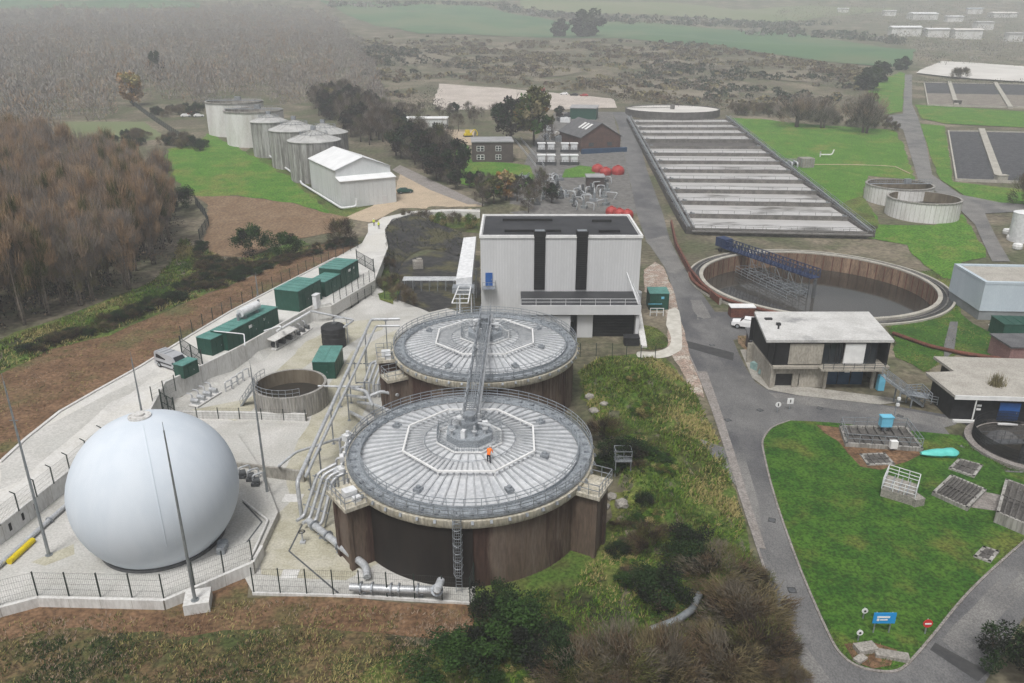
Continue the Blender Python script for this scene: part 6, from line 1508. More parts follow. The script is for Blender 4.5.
def car(label, p, rz, paint, group=None):
    t = thing('parked_car', label, 'car', p, rz, group)
    m = MB(); shell(m, [(-2.1, .35), (2.1, .35), (2.15, .65), (1.9, .85), (1.1, .95), (.45, 1.42), (-1.1, 1.45), (-1.85, .98), (-2.15, .9)], 1.75, .8, 1.1); m.build('body', paint, t)
    for s in (-1, 1):
        m = MB(); m.add([(.95, s * .84, .98), (-1.6, s * .84, .98), (-1.1, s * .74, 1.38), (.4, s * .74, 1.38)], [(0, 1, 2, 3)]); m.build('side_window', 'glass_dark', t)
    m = MB(); m.add([(1.1, -.75, .99), (1.1, .75, .99), (.5, .66, 1.4), (.5, -.66, 1.4)], [(0, 1, 2, 3)]); m.build('windscreen', 'glass_dark', t); wheels(t, (-1.3, 1.35), 1.8, .33)
a, b = L(170, 366, Z1), L(191, 373, Z1); van('silver-grey van parked on the pale road behind the small green cabinet', a.lerp(b, .18), math.atan2(b.y - a.y, b.x - a.x), 'van_silver')
p = L(748, 328, .04); pickup('white pickup truck parked between the road and the control building', p, R(158), 'van_white')
p = L(741, 316, .0); m = MB(); m.box((0, 0, .9), (4.0, 1.8, 1.7)); m.mi = 1; m.box((0, 0, 1.8), (4.2, 2.0, .12)); tag(m.build('white_skip', ['red_brown', 'white_paint'], None, loc=p), 'flat white lidded bin behind the white pickup truck', 'bin')
p = G(405, 193); car('dark green car parked at the right end of the white shed', p, R(20), 'kiosk_green')
car('white car nearest the brown heath on the pale gravel ground', G(564, 95), R(170), 'van_white', 'vehicles on the gravel ground'); car('small red car at the right of the gravel ground', G(584, 96.5), R(175), 'red_paint', 'vehicles on the gravel ground'); car('dark car between the white and red cars on the gravel ground', G(574, 96), R(170), 'black', 'vehicles on the gravel ground')
p = G(540, 92); van('red van parked alone on the pale gravel ground', p, R(175), 'red_paint')
for i, (px, py, mt) in enumerate(((186, 117, 'van_white'), (193, 115, 'red_paint'), (199, 117, 'van_white'))): car(('white car at the left of three parked beyond the silo lawn', 'red car in the middle of three parked beyond the silo lawn', 'white car next to the white round tanks beyond the silo lawn')[i], G(px, py), R(20), mt, 'cars beyond the silo lawn')
# tractor-like digger on the office yard
t = thing('digger', 'small yellow digger on the sandy patch behind the brick office', 'digger', G(468, 137), .4); m = MB(); m.box((0, 0, .9), (2.8, 1.6, .9)); m.box((-.2, 0, 1.9), (1.4, 1.4, 1.3)); m.build('body', 'yellow', t); m = MB(); m.pipe([(1.2, 0, 1.2), (2.6, 0, 2.8), (3.8, 0, 1.4), (3.6, 0, .4)], .2, 6); m.build('arm', 'yellow', t); m = MB(); m.box((0, .8, .3), (3.2, .5, .6)); m.box((0, -.8, .3), (3.2, .5, .6)); m.build('tracks', 'tyre', t)

# ------------------------------------------------------------------ people
def person(label, p, rz, top, pose='stand', helmet=True):
    J = {'pelvis': (0, 0, .92), 'waist': (.02, 0, 1.08), 'chest': (.05, 0, 1.32), 'neck': (.07, 0, 1.50), 'head': (.10, 0, 1.60), 'crown': (.11, 0, 1.74)}
    if pose == 'bend': J.update(waist=(.10, 0, 1.03), chest=(.30, 0, 1.20), neck=(.44, 0, 1.30), head=(.54, 0, 1.34), crown=(.66, 0, 1.38))
    c, k = Vector(J['chest']), Vector(J['neck']); dn = Vector((.25, 0, -.5)) if pose == 'bend' else Vector((.06, 0, -.55))
    V = [J['pelvis'], J['waist'], J['chest'], J['neck'], J['head'], J['crown']]; rad = [.15, .145, .165, .065, .10, .075]; E = [(0, 1), (1, 2), (2, 3), (3, 4), (4, 5)]
    for s in (-1, 1):
        b = len(V); sh = c + Vector((.02, s * .19, .10)); el = sh + Vector((dn.x * .35, s * .07, dn.z * .52)); wr = el + Vector((.16, -s * .03, dn.z * .38)); hd = wr + Vector((.07, 0, -.06))
        V += [sh, el, wr, hd]; rad += [.075, .055, .042, .045]; E += [(2, b), (b, b + 1), (b + 1, b + 2), (b + 2, b + 3)]
        for f in range(4):
            V.append(hd + Vector((.075 - .006 * abs(f - 1.5), s * (.036 - .024 * f), -.05))); rad.append(.012); E.append((b + 3, len(V) - 1))
        V.append(hd + Vector((.03, -s * .06, 0))); rad.append(.013); E.append((b + 3, len(V) - 1))
        b = len(V); hp = (0, s * .10, .86); kn = (.08 + (.05 if s > 0 else 0), s * .12, .48); an = (-.02 + (.1 if s > 0 else 0), s * .13, .09); te = (an[0] + .17, s * .15, .04)
        V += [hp, kn, an, te]; rad += [.10, .072, .05, .045]; E += [(0, b), (b, b + 1), (b + 1, b + 2), (b + 2, b + 3)]
    me = bpy.data.meshes.new('person'); me.from_pydata([tuple(v) for v in V], E, []); ob = bpy.data.objects.new('person', me); COL.objects.link(ob)
    sk = ob.modifiers.new('skin', 'SKIN'); 
    for i, d in enumerate(me.skin_vertices[0].data): d.radius = (rad[i], rad[i]); d.use_root = i == 0
    ss = ob.modifiers.new('sub', 'SUBSURF'); ss.levels = ss.render_levels = 1
    dg = bpy.context.evaluated_depsgraph_get(); ev = ob.evaluated_get(dg); nm = bpy.data.meshes.new_from_object(ev); ob.modifiers.clear(); ob.data = nm
    for mm in (top, 'trousers', 'skin_tone', 'tyre'): nm.materials.append(M[mm])
    hd0 = (Vector(J['head']) + Vector(J['crown'])) / 2
    for f in nm.polygons:
        q = f.center; f.use_smooth = True
        armz = abs(q.y) > .165
        if (q - hd0).length < .2 and (q - Vector(J['neck'])).length > .07: f.material_index = 2
        elif q.z < .12: f.material_index = 3
        elif q.z < .93 and not (armz and q.x > .12 and q.z > .6): f.material_index = 1
        elif armz and q.x > .24 and q.z < (c.z - .42): f.material_index = 2
        else: f.material_index = 0
    nm.name = 'person'
    ob.location = p; ob.rotation_euler.z = rz; tag(ob, label, 'person')
    cr = Vector(J['crown']); m = MB(); m.lathe([(.17, 0), (.13, .015), (.128, .05), (.10, .12), (.05, .155), (.01, .16)], 14)
    hm_ = m.build('helmet', 'helmet_white' if helmet is True else helmet, ob, smooth=True); hm_.location = cr - Vector((.02, 0, .07)) if pose != 'bend' else cr - Vector((.10, 0, .03)); hm_.rotation_euler = (0, R(55) if pose == 'bend' else 0, 0)
    for nme, off in (('face', 0),):
        ax = (Vector(J['crown']) - Vector(J['head'])).normalized(); fw = Vector((ax.z, 0, -ax.x)); e0 = hd0 + fw * .095
        m = MB()
        for s in (-1, 1): m.cyl(e0.x, s * .035, e0.z, e0.z + .012, .012, 6)
        m.box(e0 + fw * .015 - ax * .03, (.03, .025, .035)); m.box(e0 + fw * .005 - ax * .07, (.012, .05, .012)); m.build('face', 'skin_tone', ob)
    return ob
rr = 4.75; q = Vector((1.9, -4.3)); person('worker in an orange hi-vis jacket and dark trousers bending forward on the front digester roof', (D1.x + q.x, D1.y + q.y, 7.05 + (10.35 - q.length) * .17 + .05), R(75), 'hivis_orange', 'bend')
person('worker in yellow hi-vis jacket standing on the road bend, the one nearer the shed', L(374, 226, Z1), R(-60), 'hivis_yellow'); person('worker in yellow hi-vis jacket on the road bend, the one by the lined bank', L(379, 229, Z1), R(120), 'hivis_yellow', 'stand', 'yellow')
# ------------------------------------------------------------------ plants
def rdir(r, up=0.0):
    z = r.uniform(-1, 1); a = r.uniform(0, 2 * math.pi); q = math.sqrt(1 - z * z); v = Vector((q * math.cos(a), q * math.sin(a), z + up)); return v.normalized()
def crown_mesh(name, mats, n, rx, rz_, z0, size, kind, seed, clusters=22, spread=.38, weights=None, shape=1.0, asp=.5, wid=.018):
    """leaf or twig faces gathered in uneven clumps through the crown; one material per clump"""
    r = random.Random(seed); vs = []; fs = []; mi = []; cl = []
    for i in range(clusters):
        d = rdir(r, .25); k = r.uniform(.25, 1) ** .5
        c = Vector((d.x * rx * k, d.y * rx * k, z0 + rz_ + d.z * rz_ * k * shape))
        cl.append((c, r.uniform(.6, 1.25) * spread * rx, r.choices(range(len(mats)), weights)[0]))
    cen = Vector((0, 0, z0 + rz_ * .35))
    for i in range(n):
        c, s, m = r.choice(cl); d = rdir(r); p = c + d * s * r.uniform(.2, 1) ** .6
        if p.z < z0 * .4: p.z = z0 * .4 + r.uniform(0, .3)
        o = len(vs)
        if kind == 'leaf':
            a = rdir(r); b = a.cross(rdir(r)).normalized(); L_ = size * r.uniform(.6, 1.4); w = L_ * asp
            vs += [p - a * L_, p + b * w, p + a * L_, p - b * w]; fs.append((o, o + 1, o + 2, o + 3))
        else:
            a = Vector(((p - cen).x * .12, (p - cen).y * .12, 1.3)) + rdir(r) * .3 if kind == 'upright' else (p - cen).normalized() * .8 + Vector((0, 0, .75 if kind == 'twig' else .2)) + rdir(r) * .45; a.normalize()
            b = a.cross(rdir(r)).normalized() * size * wid; L_ = size * r.uniform(.6, 1.5)
            e = p + a * L_; bend = rdir(r) * L_ * .15
            vs += [p - b, p + b, p + a * L_ * .5 + bend + b * .7, p + a * L_ * .5 + bend - b * .7, e]; fs += [(o, o + 1, o + 2, o + 3), (o + 3, o + 2, o + 4)]; mi.append(m)
        mi.append(m)
    me = bpy.data.meshes.new(name); me.from_pydata([tuple(v) for v in vs], [], fs)
    for m in mats: me.materials.append(M[m])
    me.polygons.foreach_set('material_index', mi); return me
def trunk_mesh(hgt, r0, crown_r, z0, seed, limbs=7, bark='bark', stems=1):
    r = random.Random(seed); m = MB()
    for s in range(stems):
        bx = Vector((r.uniform(-.5, .5), r.uniform(-.5, .5), 0)) * (0 if stems == 1 else crown_r * .3); pts = [bx + Vector((0, 0, -.4))]
        for i in range(1, 6): pts.append(bx + Vector((r.uniform(-.12, .12) * i * .4 + bx.x * i * .2, r.uniform(-.12, .12) * i * .4 + bx.y * i * .2, hgt * .9 * i / 5)))
        m.tube(pts, r0, 7, r2=r0 * .15)
    for i in range(limbs):
        z = r.uniform(.25, .8) * hgt; a = r.uniform(0, 6.28); ln = crown_r * r.uniform(.5, .95); b = Vector((0, 0, z)); e = Vector((math.cos(a) * ln, math.sin(a) * ln, z + ln * r.uniform(.5, 1.2)))
        m.tube([b, b.lerp(e, .5) + Vector((0, 0, -.1 * ln)), e], r0 * .38, 5, r2=r0 * .06)
        for k in range(2):
            f = b.lerp(e, r.uniform(.4, .8)); g = f + Vector((r.uniform(-1, 1), r.uniform(-1, 1), r.uniform(.4, 1.2))) * ln * .45; m.tube([f, g], r0 * .16, 4, r2=r0 * .03)
    me = bpy.data.meshes.new('trunk'); me.from_pydata(m.v, [], m.f); me.materials.append(M[bark]); me.polygons.foreach_set('use_smooth', [True] * len(me.polygons)); return me
class Tree:
    def __init__(s, name, trunk, crown): s.n, s.t, s.c = name, trunk, crown
    def put(s, p, sc, rz, label, group=None, cat='tree'):
        t = thing(s.n, label, cat, p, rz, group); t.scale = (sc, sc, sc) if not isinstance(sc, tuple) else sc
        link('trunk', s.t, t); link('crown', s.c, t); return t
class Bush:
    def __init__(s, name, me): s.n, s.me = name, me
    def put(s, p, sc, rz, label, group=None, cat='bush'):
        o = link(s.n, s.me, None, p, rz, (sc, sc, sc) if not isinstance(sc, tuple) else sc); return tag(o, label, cat, group)
TW = [Tree('bare_tree', trunk_mesh(12, .16, 2.2, 4, 40 + i, 8, 'bark_pale', 3), crown_mesh('crown', [['twig_brown', 'twig_grey', 'twig_rust'], ['twig_rust', 'twig_brown', 'leaf_olive'], ['twig_brown', 'twig_rust', 'twig_grey'], ['twig_grey', 'twig_brown', 'twig_olive']][i], 3300, 2.5, 5.6, 2.8, 1.6, 'upright', 50 + i, 44, .34, None, 1.0, .5, .013)) for i in range(4)]
TD = [Tree('dark_tree', trunk_mesh(8, .25, 3.4, 2.5, 60 + i, 8), crown_mesh('crown', [['twig_dark', 'bush_grey', 'twig_grey', 'bush_brown'], ['leaf_dark', 'leaf_black', 'twig_dark'], ['twig_grey', 'twig_dark', 'bush_grey', 'leaf_olive']][i], 2600, 3.4, 3.6, 1.4, [1.0, .3, 1.1][i], ['twig', 'leaf', 'twig'][i], 70 + i, 30, .36)) for i in range(3)]
TG = Tree('autumn_tree', trunk_mesh(8, .25, 3.2, 2.5, 80, 8), crown_mesh('crown', ['leaf_olive', 'leaf_gold', 'twig_olive', 'leaf_green'], 3400, 3.4, 3.8, 1.2, .34, 'leaf', 81, 36, .34, [3, 1.4, 2, 1]))
TO = Tree('autumn_tree', trunk_mesh(8, .25, 3.0, 2.5, 82, 8), crown_mesh('crown', ['leaf_gold', 'twig_rust', 'leaf_straw'], 2600, 3.0, 3.4, 1.2, .34, 'leaf', 83, 26, .34))
TB = [Tree('spreading_tree', trunk_mesh(7.5, .38, 5.5, 2, 84 + i, 14, 'bark', 3), crown_mesh('crown', ['twig_grey', 'twig_dark', 'twig_brown'], 3600, 5.4, 3.9, .9, 1.7, 'twig', 86 + i, 44, .3)) for i in range(2)]
TE = Tree('evergreen_tree', trunk_mesh(8, .3, 3.2, 2, 88, 6), crown_mesh('crown', ['leaf_far', 'leaf_dark', 'leaf_black'], 3000, 3.6, 4.4, .4, .5, 'leaf', 89, 30, .4))
BG = [Bush('bush', crown_mesh('bush', ms, n, 1.0, .75, .12, sz, kd, 90 + i, 26, .36, None, 1.0, .5, .032)) for i, (ms, n, sz, kd) in enumerate([(['leaf_mid', 'leaf_dark', 'leaf_mid', 'leaf_black'], 6500, .045, 'leaf'), (['leaf_dark', 'leaf_black', 'leaf_dark', 'bush_dark'], 6500, .045, 'leaf'), (['bush_brown', 'bush_grey', 'bush_buff'], 3200, .30, 'twigl'), (['bush_brown', 'twig_dark', 'bush_dark', 'leaf_olive', 'bush_brown'], 3200, .26, 'twigl'), (['leaf_olive', 'leaf_straw', 'leaf_green', 'leaf_fresh'], 6000, .05, 'leaf'), (['bush_buff', 'leaf_olive', 'bush_grey', 'bush_buff', 'bush_brown'], 3600, .24, 'twigl')])]
rnd = random.Random(99)
def scatter(px_poly, n, fn, mind=0.0):
    """random points inside a ground polygon (given in photo pixels, spread evenly over the ground)"""
    poly = [G(a, b).to_2d() for a, b in px_poly]; xs_ = [p.x for p in poly]; ys_ = [p.y for p in poly]; got = []; tries = 0
    while len(got) < n and tries < n * 60:
        tries += 1; q = Vector((rnd.uniform(min(xs_), max(xs_)), rnd.uniform(min(ys_), max(ys_))))
        if inside(q, poly) and (not mind or all((q - g).length > mind for g in got)): got.append(q)
    for q in got: fn(Vector((q.x, q.y, h(q.x, q.y))))
R2 = lambda: rnd.uniform(0, 6.28)
# ---- brown wood on the left
GW = 'tall bare trees of the brown wood left of the road'
def wood(p): TW[rnd.randrange(4)].put(p, (rnd.uniform(.9, 1.2), rnd.uniform(.9, 1.2), rnd.uniform(.85, 1.3)), R2(), 'tall bare brown tree standing in the dense wood left of the soil bank', GW)
scatter([(-60, 372), (0, 338), (50, 326), (110, 300), (150, 280), (166, 258), (174, 240), (170, 222), (150, 208), (118, 194), (70, 182), (0, 174), (-60, 180)], 285, wood, 2.5)
# ---- dark bank hedge between the wood and the soil
for px, py, sc, k, lab in [(255, 255, 3.6, 0, 'rounded dark green bush on the edge of the ploughed patch, left one of two'), (286, 258, 3.0, 0, 'rounded dark green bush on the edge of the ploughed patch, right one of two'), (342, 246, 3.2, 3, 'brown leafless bush at the right end of the ploughed patch'), (182, 210, 3.4, 1, 'dark bush at the corner of the silo lawn beside the brown wood'), (160, 172, 2.8, 1, 'dark bush between the pale meadow and the silo lawn')]: BG[k].put(G(px, py), sc, R2(), lab)
def hedge(p): BG[rnd.choice([1, 3, 3, 1, 3])].put(p, (rnd.uniform(.9, 1.8), rnd.uniform(.9, 1.6), rnd.uniform(.5, 1.0)), R2(), 'low dark bush in the scrubby band between the soil bank and the brown wood', 'dark bushes above the soil bank')
scatter([(0, 358), (100, 324), (170, 296), (196, 274), (200, 240), (212, 262), (250, 266), (290, 258), (330, 246), (352, 238), (352, 246), (300, 258), (240, 282), (170, 306), (100, 332), (0, 366)], 95, hedge, 1.2)
def hedge2(p): BG[rnd.choice([1, 1, 2])].put(p, (rnd.uniform(1.5, 2.6), rnd.uniform(1.5, 2.4), rnd.uniform(1.2, 2.2)), R2(), 'dark bush in the hedge at the far edge of the silo lawn', 'hedge bushes at the silo lawn')
scatter([(112, 142), (140, 136), (170, 140), (208, 148), (204, 152), (165, 146), (120, 148)], 26, hedge2, 2)
scatter([(150, 112), (200, 108), (206, 116), (160, 120)], 16, hedge2, 3)
TO.put(G(134, 106), 1.9, 0, 'single orange autumn tree glowing in front of the misty wood'); TE.put(G(158, 80), (1.0, 1.0, 1.6), 0, 'tall dark conifer in the misty wood behind the orange tree')
# grey fence of the meadow
for pxs, lab in (([(130, 103), (150, 118), (172, 133), (186, 142)], 'grey boundary fence running down beside the pale meadow'), ([(196, 205), (206, 218), (209, 226), (200, 240)], 'grey fence curving round the end of the ploughed patch')):
    fence(lab, [G(*q) for q in pxs], 2.4, 4, wire=.35, wr=.03, post_w=.16)
# ---- trees behind silos and shed
GD = 'dark trees behind the silos and the shed'
def dk(p): TD[rnd.choice([0, 1, 2, 1])].put(p, (rnd.uniform(1.0, 1.5), rnd.uniform(1.0, 1.5), rnd.uniform(.85, 1.4)), R2(), 'dark leafless tree in the row behind the silos and white shed', GD)
scatter([(300, 112), (345, 100), (380, 122), (440, 160), (478, 200), (462, 194), (420, 172), (385, 158), (352, 140), (325, 120)], 80, dk, 3)
def dk2(p): TD[rnd.choice([0, 2, 1])].put(p, rnd.uniform(.45, .8), R2(), 'small dark tree or scrub between the gravel ground and the brick office', 'small trees below the gravel ground')
scatter([(380, 118), (440, 132), (470, 132), (520, 128), (560, 122), (560, 117), (480, 117), (420, 112)], 22, dk2, 5)
TO.put(G(330, 112), 1.3, 1, 'rust coloured tree rising among the dark trees behind the silos')
TG.put(G(534, 146), (2.1, 2.0, 2.2), 2, 'large rounded tree with golden side between the office and the filter units'); TD[1].put(G(511, 143), (1.9, 1.8, 1.9), 0, 'large rounded dark tree behind the brick office, beside the golden tree'); TD[0].put(G(545, 146), 1.0, 1, 'smaller dark tree right of the large golden tree')
TO.put(G(506, 200), .95, 0, 'small golden tree at the front of the office lawn'); TG.put(G(494, 204), .8, 1, 'small olive tree left of the golden one at the office lawn')
def bh(p): TD[rnd.choice([0, 2, 1])].put(p, rnd.uniform(.45, .75), R2(), 'bare dark tree in the thicket behind the white building', 'bare trees behind the white building')
scatter([(470, 206), (520, 192), (545, 190), (560, 200), (560, 213), (490, 213)], 12, bh, 2.5)
scatter([(428, 160), (450, 172), (478, 186), (500, 198), (480, 203), (440, 182)], 12, bh, 2.5)
for px, py, sc, k, lab in [(408, 222, 1.8, 5, 'pale brown bush at the bend of the road above the lined bank'), (470, 228, 2.0, 4, 'olive bush near the corner of the white building above the lined bank'), (396, 288, 1.5, 3, 'reddish bush beside the pit floor below the road bend'), (384, 290, 1.4, 5, 'buff bush next to the reddish one below the road bend'), (410, 305, 1.5, 2, 'brown bush in front of the pipe racks below the lined bank'), (440, 228, 2.2, 4, 'golden olive bush in the grassy hollow above the lined bank'), (455, 226, 2.0, 5, 'brownish bush at the right of the hollow above the lined bank'), (425, 223, 2.0, 5, 'pale brown bush at the left of the hollow above the lined bank'), (400, 300, 1.6, 2, 'brown bush at the foot of the black lined bank'), (388, 270, 1.5, 3, 'reddish bush between the gate and the lined bank')]: BG[k].put(G(px, py), sc, R2(), lab)
# ---- big trees on the right
TB[0].put(G(795, 127), (1.5, 1.4, 1.25), 0, 'wide spreading bare tree at the top of the bright lawn, left of two'); TB[1].put(G(822, 128), (1.25, 1.2, 1.15), 1, 'bare tree close to the right of the widest one above the bright lawn'); TB[1].put(G(864, 133), (1.5, 1.4, 1.5), 3, 'tall bare tree beside the far road, rightmost of the bare trees')
TE.put(G(868, 90), (1.9, 1.9, 1.25), 0, 'dense dark evergreen clump beside the far lane, nearer one'); TE.put(G(878, 82), (1.6, 1.6, 1.2), 2, 'dense dark evergreen clump beside the far lane, farther one'); TE.put(G(902, 70), (1.3, 1.3, .9), 1, 'small dark tree at the top end of the far lane')
TE.put(G(587, 37), (4.6, 4.0, 2.8), 0, 'broad dark clump of trees alone in the green field'); TE.put(G(560, 37), (2.3, 2.3, 1.9), 1, 'small dark tree left of the broad clump in the green field')
for i, px in enumerate((955, 962)): BG[2].put(G(px, 79), 3.6, i, ('bare bush on the white covered ground, left of the pair', 'bare bush on the white covered ground, right of the pair')[i])
BG[3].put(G(1024, 208), (4, 4, 5), 0, 'reddish bare bush at the right edge beside the filter beds')
def rowb(p): BG[rnd.choice([2, 3])].put(p, rnd.uniform(1.5, 2.6), R2(), 'low bare shrub in the hedge above the bright lawn', 'hedge shrubs above the bright lawn')
scatter([(735, 116), (790, 120), (850, 128), (900, 132), (895, 127), (840, 120), (770, 112), (728, 112)], 40, rowb, 2.5)
# ---- foreground bank
for px, py, sc, k, lab in [
    (518, 645, (3.3, 2.9, 2.2), 0, 'large dark green bramble bush right of the apron fence corner'), (496, 628, (2.4, 2.2, 2.2), 1, 'dark bush tight against the corner of the apron fence'), (455, 676, (3.2, 2.6, 2.0), 0, 'fresh green bush at the bottom edge below the soil bank'), (545, 672, (2.6, 2.4, 2.0), 1, 'dark bramble between the green bush and the pale brown bush at the bottom'),
    (618, 690, (4.0, 3.2, 2.6), 5, 'big pale brown bare bush at the bottom edge'), (575, 690, (2.8, 2.4, 2.0), 5, 'smaller pale brown bush at the bottom edge'), (662, 690, (2.8, 2.4, 2.4), 2, 'grey brown bush between the big pale bushes at the bottom'), (712, 586, (3.2, 2.8, 1.9), 5, 'wide buff bush above the grey pipe on the bank'), (745, 628, (2.8, 3.2, 2.1), 2, 'tall brown bush by the road near the bottom'), (757, 662, (2.8, 3.0, 2.0), 3, 'red brown bush beside the road at the bottom edge'), (725, 676, (2.6, 2.6, 1.7), 2, 'brown bush at the bottom edge below the grey pipe'),
    (648, 552, (1.9, 1.8, 1.5), 3, 'round rust brown bush halfway down the bank'), (607, 442, (2.4, 2.0, 1.7), 3, 'rust brown bush close to the gap between the digesters'), (622, 462, (2.6, 2.0, 1.6), 1, 'dark bush on the bank right of the digesters'), (640, 415, (1.6, 1.4, 1.0), 4, 'olive bush on the upper bank beside the back digester'), (690, 560, (2.4, 2.6, 1.6), 1, 'dark green bush beside the rust brown bush on the bank'), (660, 600, (2.6, 2.2, 1.5), 1, 'dark hollow bush at the middle of the lower bank'), (752, 592, (1.8, 2.2, 1.3), 3, 'reddish bush leaning over the road kerb'), (672, 655, (1.8, 1.6, 1.0), 4, 'olive bush beside the grey pipe on the bank'), (1012, 672, (2.4, 2.4, 2.0), 1, 'dark bush in the bottom right corner by the road'), (602, 468, (1.4, 1.2, 1.0), 0, 'green bush at the side platform of the front digester'), (630, 380, (1.2, 1.0, .6), 4, 'low olive bush at the top of the bank')]:
    BG[k].put(G(px, py), sc, R2(), lab)
def brm(p): BG[rnd.choice([1, 0, 0, 3, 4, 5])].put(p, (rnd.uniform(.7, 1.4), rnd.uniform(.7, 1.4), rnd.uniform(.4, .8)), R2(), 'low bramble mound on the overgrown bank right of the digesters', 'brambles on the bank')
scatter([(602, 430), (640, 440), (670, 470), (700, 540), (735, 600), (640, 640), (600, 560), (625, 500)], 26, brm, 1.2)
scatter([(480, 640), (540, 625), (600, 655), (560, 690), (480, 690)], 14, brm, 1.2)
def brm2(p): BG[rnd.choice([2, 3, 5, 2])].put(p, (rnd.uniform(1.0, 1.9), rnd.uniform(1.0, 1.9), rnd.uniform(.6, 1.2)), R2(), 'brown bare shrub on the lowest part of the bank beside the road', 'brown shrubs at the foot of the bank')
scatter([(600, 655), (650, 650), (700, 640), (712, 606), (755, 585), (785, 660), (790, 690), (600, 700)], 40, brm2, 1.2)
# grey pipe lying in the bushes
m = MB(); q = [G(*p) + Vector((0, 0, 1.15)) for p in ((650, 642), (676, 632), (690, 622), (698, 606))]; m.tube(q, .3, 10); one(m, 'grey_culvert', 'mast_steel', 'grey curved pipe lying among the bushes on the lower bank', 'pipe', smooth=True)
# small steel platform on the bank
p = G(622, 470); t = thing('bank_platform', 'small railed steel platform on the bank right of the front digester', 'platform', p); m = MB(); m.box((0, 0, 1.4), (1.8, 1.4, .12))
for x in (-.8, .8):
    for y in (-.6, .6): m.bar((x, y, -.5), (x, y, 1.4), .1)
m.build('deck', 'galvanised', t); m = MB(); railing(m, [(-.85, -.65, 1.45), (.85, -.65, 1.45), (.85, .65, 1.45), (-.85, .65, 1.45)], 1.1, .9, 2, .03, True); m.build('railing', 'galvanised', t)
# rocks by the digesters
for i, (px, py) in enumerate(((590, 398), (604, 405), (594, 412), (612, 498), (622, 505), (606, 508))):
    p = G(px, py); me = bpy.data.meshes.new('boulder'); bm = bmesh.new(); bmesh.ops.create_icosphere(bm, subdivisions=2, radius=1)
    for v in bm.verts: v.co = v.co * (1 + .25 * math.sin(v.co.x * 5 + i) * math.cos(v.co.y * 4)); v.co.z *= .6
    bm.to_mesh(me); bm.free(); me.materials.append(M['tan_block']); o = link('boulder', me, None, p + Vector((0, 0, .2)), i, (rnd.uniform(.4, .8),) * 3)
    tag(o, 'pale rough boulder on the bank at the foot of the %s digester' % ('back' if i < 3 else 'front'), 'boulder', 'boulders at the foot of the %s digester' % ('back' if i < 3 else 'front'))

# ------------------------------------------------------------------ ground cover (uncountable)
def cover(name, polys, n, mats, size, blades=3, seed=1, tall=1.0, width=.09, weights=None, avoid=()):
    r = random.Random(seed); vs = []; fs = []; mi = []
    for px_poly, share in polys:
        poly = [G(a, b).to_2d() for a, b in px_poly]; xs_ = [p.x for p in poly]; ys_ = [p.y for p in poly]; k = 0; tr = 0
        while k < n * share and tr < n * 20:
            tr += 1; q = Vector((r.uniform(min(xs_), max(xs_)), r.uniform(min(ys_), max(ys_))))
            if not inside(q, poly): continue
            g = math.sin(q.x * .9) * math.sin(q.y * .7 + q.x * .3) + .5 * math.sin(q.x * 2.1 - q.y * 1.7)
            if r.random() > .55 + .45 * g: continue
            k += 1; z = h(q.x, q.y); g2 = math.sin(q.x * .45 + 1) + math.sin(q.y * .38 + q.x * .2); w = list(weights or [1] * len(mats))
            mm = min(len(mats) - 1, max(0, int((g2 + 2 + r.gauss(0, .8)) / 4 * len(mats)))) if not weights else r.choices(range(len(mats)), w)[0]
            for b in range(blades):
                d = rdir(r); L_ = size * r.uniform(.5, 1.4); e = Vector((d.x * L_ * .8, d.y * L_ * .8, L_ * tall * r.uniform(.4, 1))); s = Vector((-d.y, d.x, 0)).normalized() * size * width * r.uniform(.7, 1.5)
                o = len(vs); p = Vector((q.x + r.gauss(0, size * .25), q.y + r.gauss(0, size * .25), z - .03)); vs += [p - s, p + s, p + e * .6 + s * .8 + Vector((0, 0, L_ * .1)), p + e]; fs.append((o, o + 1, o + 2, o + 3)); mi.append(mm)
    me = bpy.data.meshes.new(name); me.from_pydata([tuple(v) for v in vs], [], fs)
    for m in mats: me.materials.append(M[m])
    me.polygons.foreach_set('material_index', mi); return tag(link(name, me), kind='stuff')
bank = [(582, 372), (600, 358), (655, 358), (690, 385), (722, 450), (748, 545), (780, 650), (790, 690), (480, 690), (480, 600), (560, 590), (610, 545), (625, 500), (603, 440), (585, 400)]
cover('long_grass', [(bank, 1)], 17000, ['leaf_straw', 'leaf_fresh', 'leaf_green', 'leaf_fresh', 'leaf_green', 'leaf_olive'], .40, 4, 1)
cover('dry_grass', [([(578, 372), (600, 358), (655, 358), (690, 385), (720, 450), (740, 520), (690, 500), (650, 420), (600, 385)], 1)], 4200, ['leaf_straw', 'leaf_olive', 'leaf_fresh'], .5, 3, 2)
cover('soil_weeds', [([(-60, 480), (0, 455), (60, 405), (140, 362), (230, 308), (335, 254), (318, 246), (240, 282), (110, 335), (0, 375)], .4), ([(0, 622), (164, 612), (253, 600), (470, 612), (470, 700), (0, 700)], .6)], 6500, ['twig_brown', 'leaf_olive', 'leaf_straw', 'twig_red'], .30, 3, 3)
cover('weeds', [([(0, 650), (80, 636), (190, 646), (290, 633), (380, 644), (470, 640), (480, 700), (0, 700)], 1)], 3600, ['leaf_dark', 'leaf_mid', 'bush_brown', 'leaf_olive', 'leaf_straw'], .34, 3, 4)
cover('track_grass', [([(0, 352), (100, 322), (180, 290), (196, 262), (190, 240), (180, 240), (172, 262), (150, 284), (100, 306), (0, 342)], 1)], 4200, ['leaf_green', 'leaf_fresh', 'leaf_olive', 'leaf_straw'], .55, 3, 15)
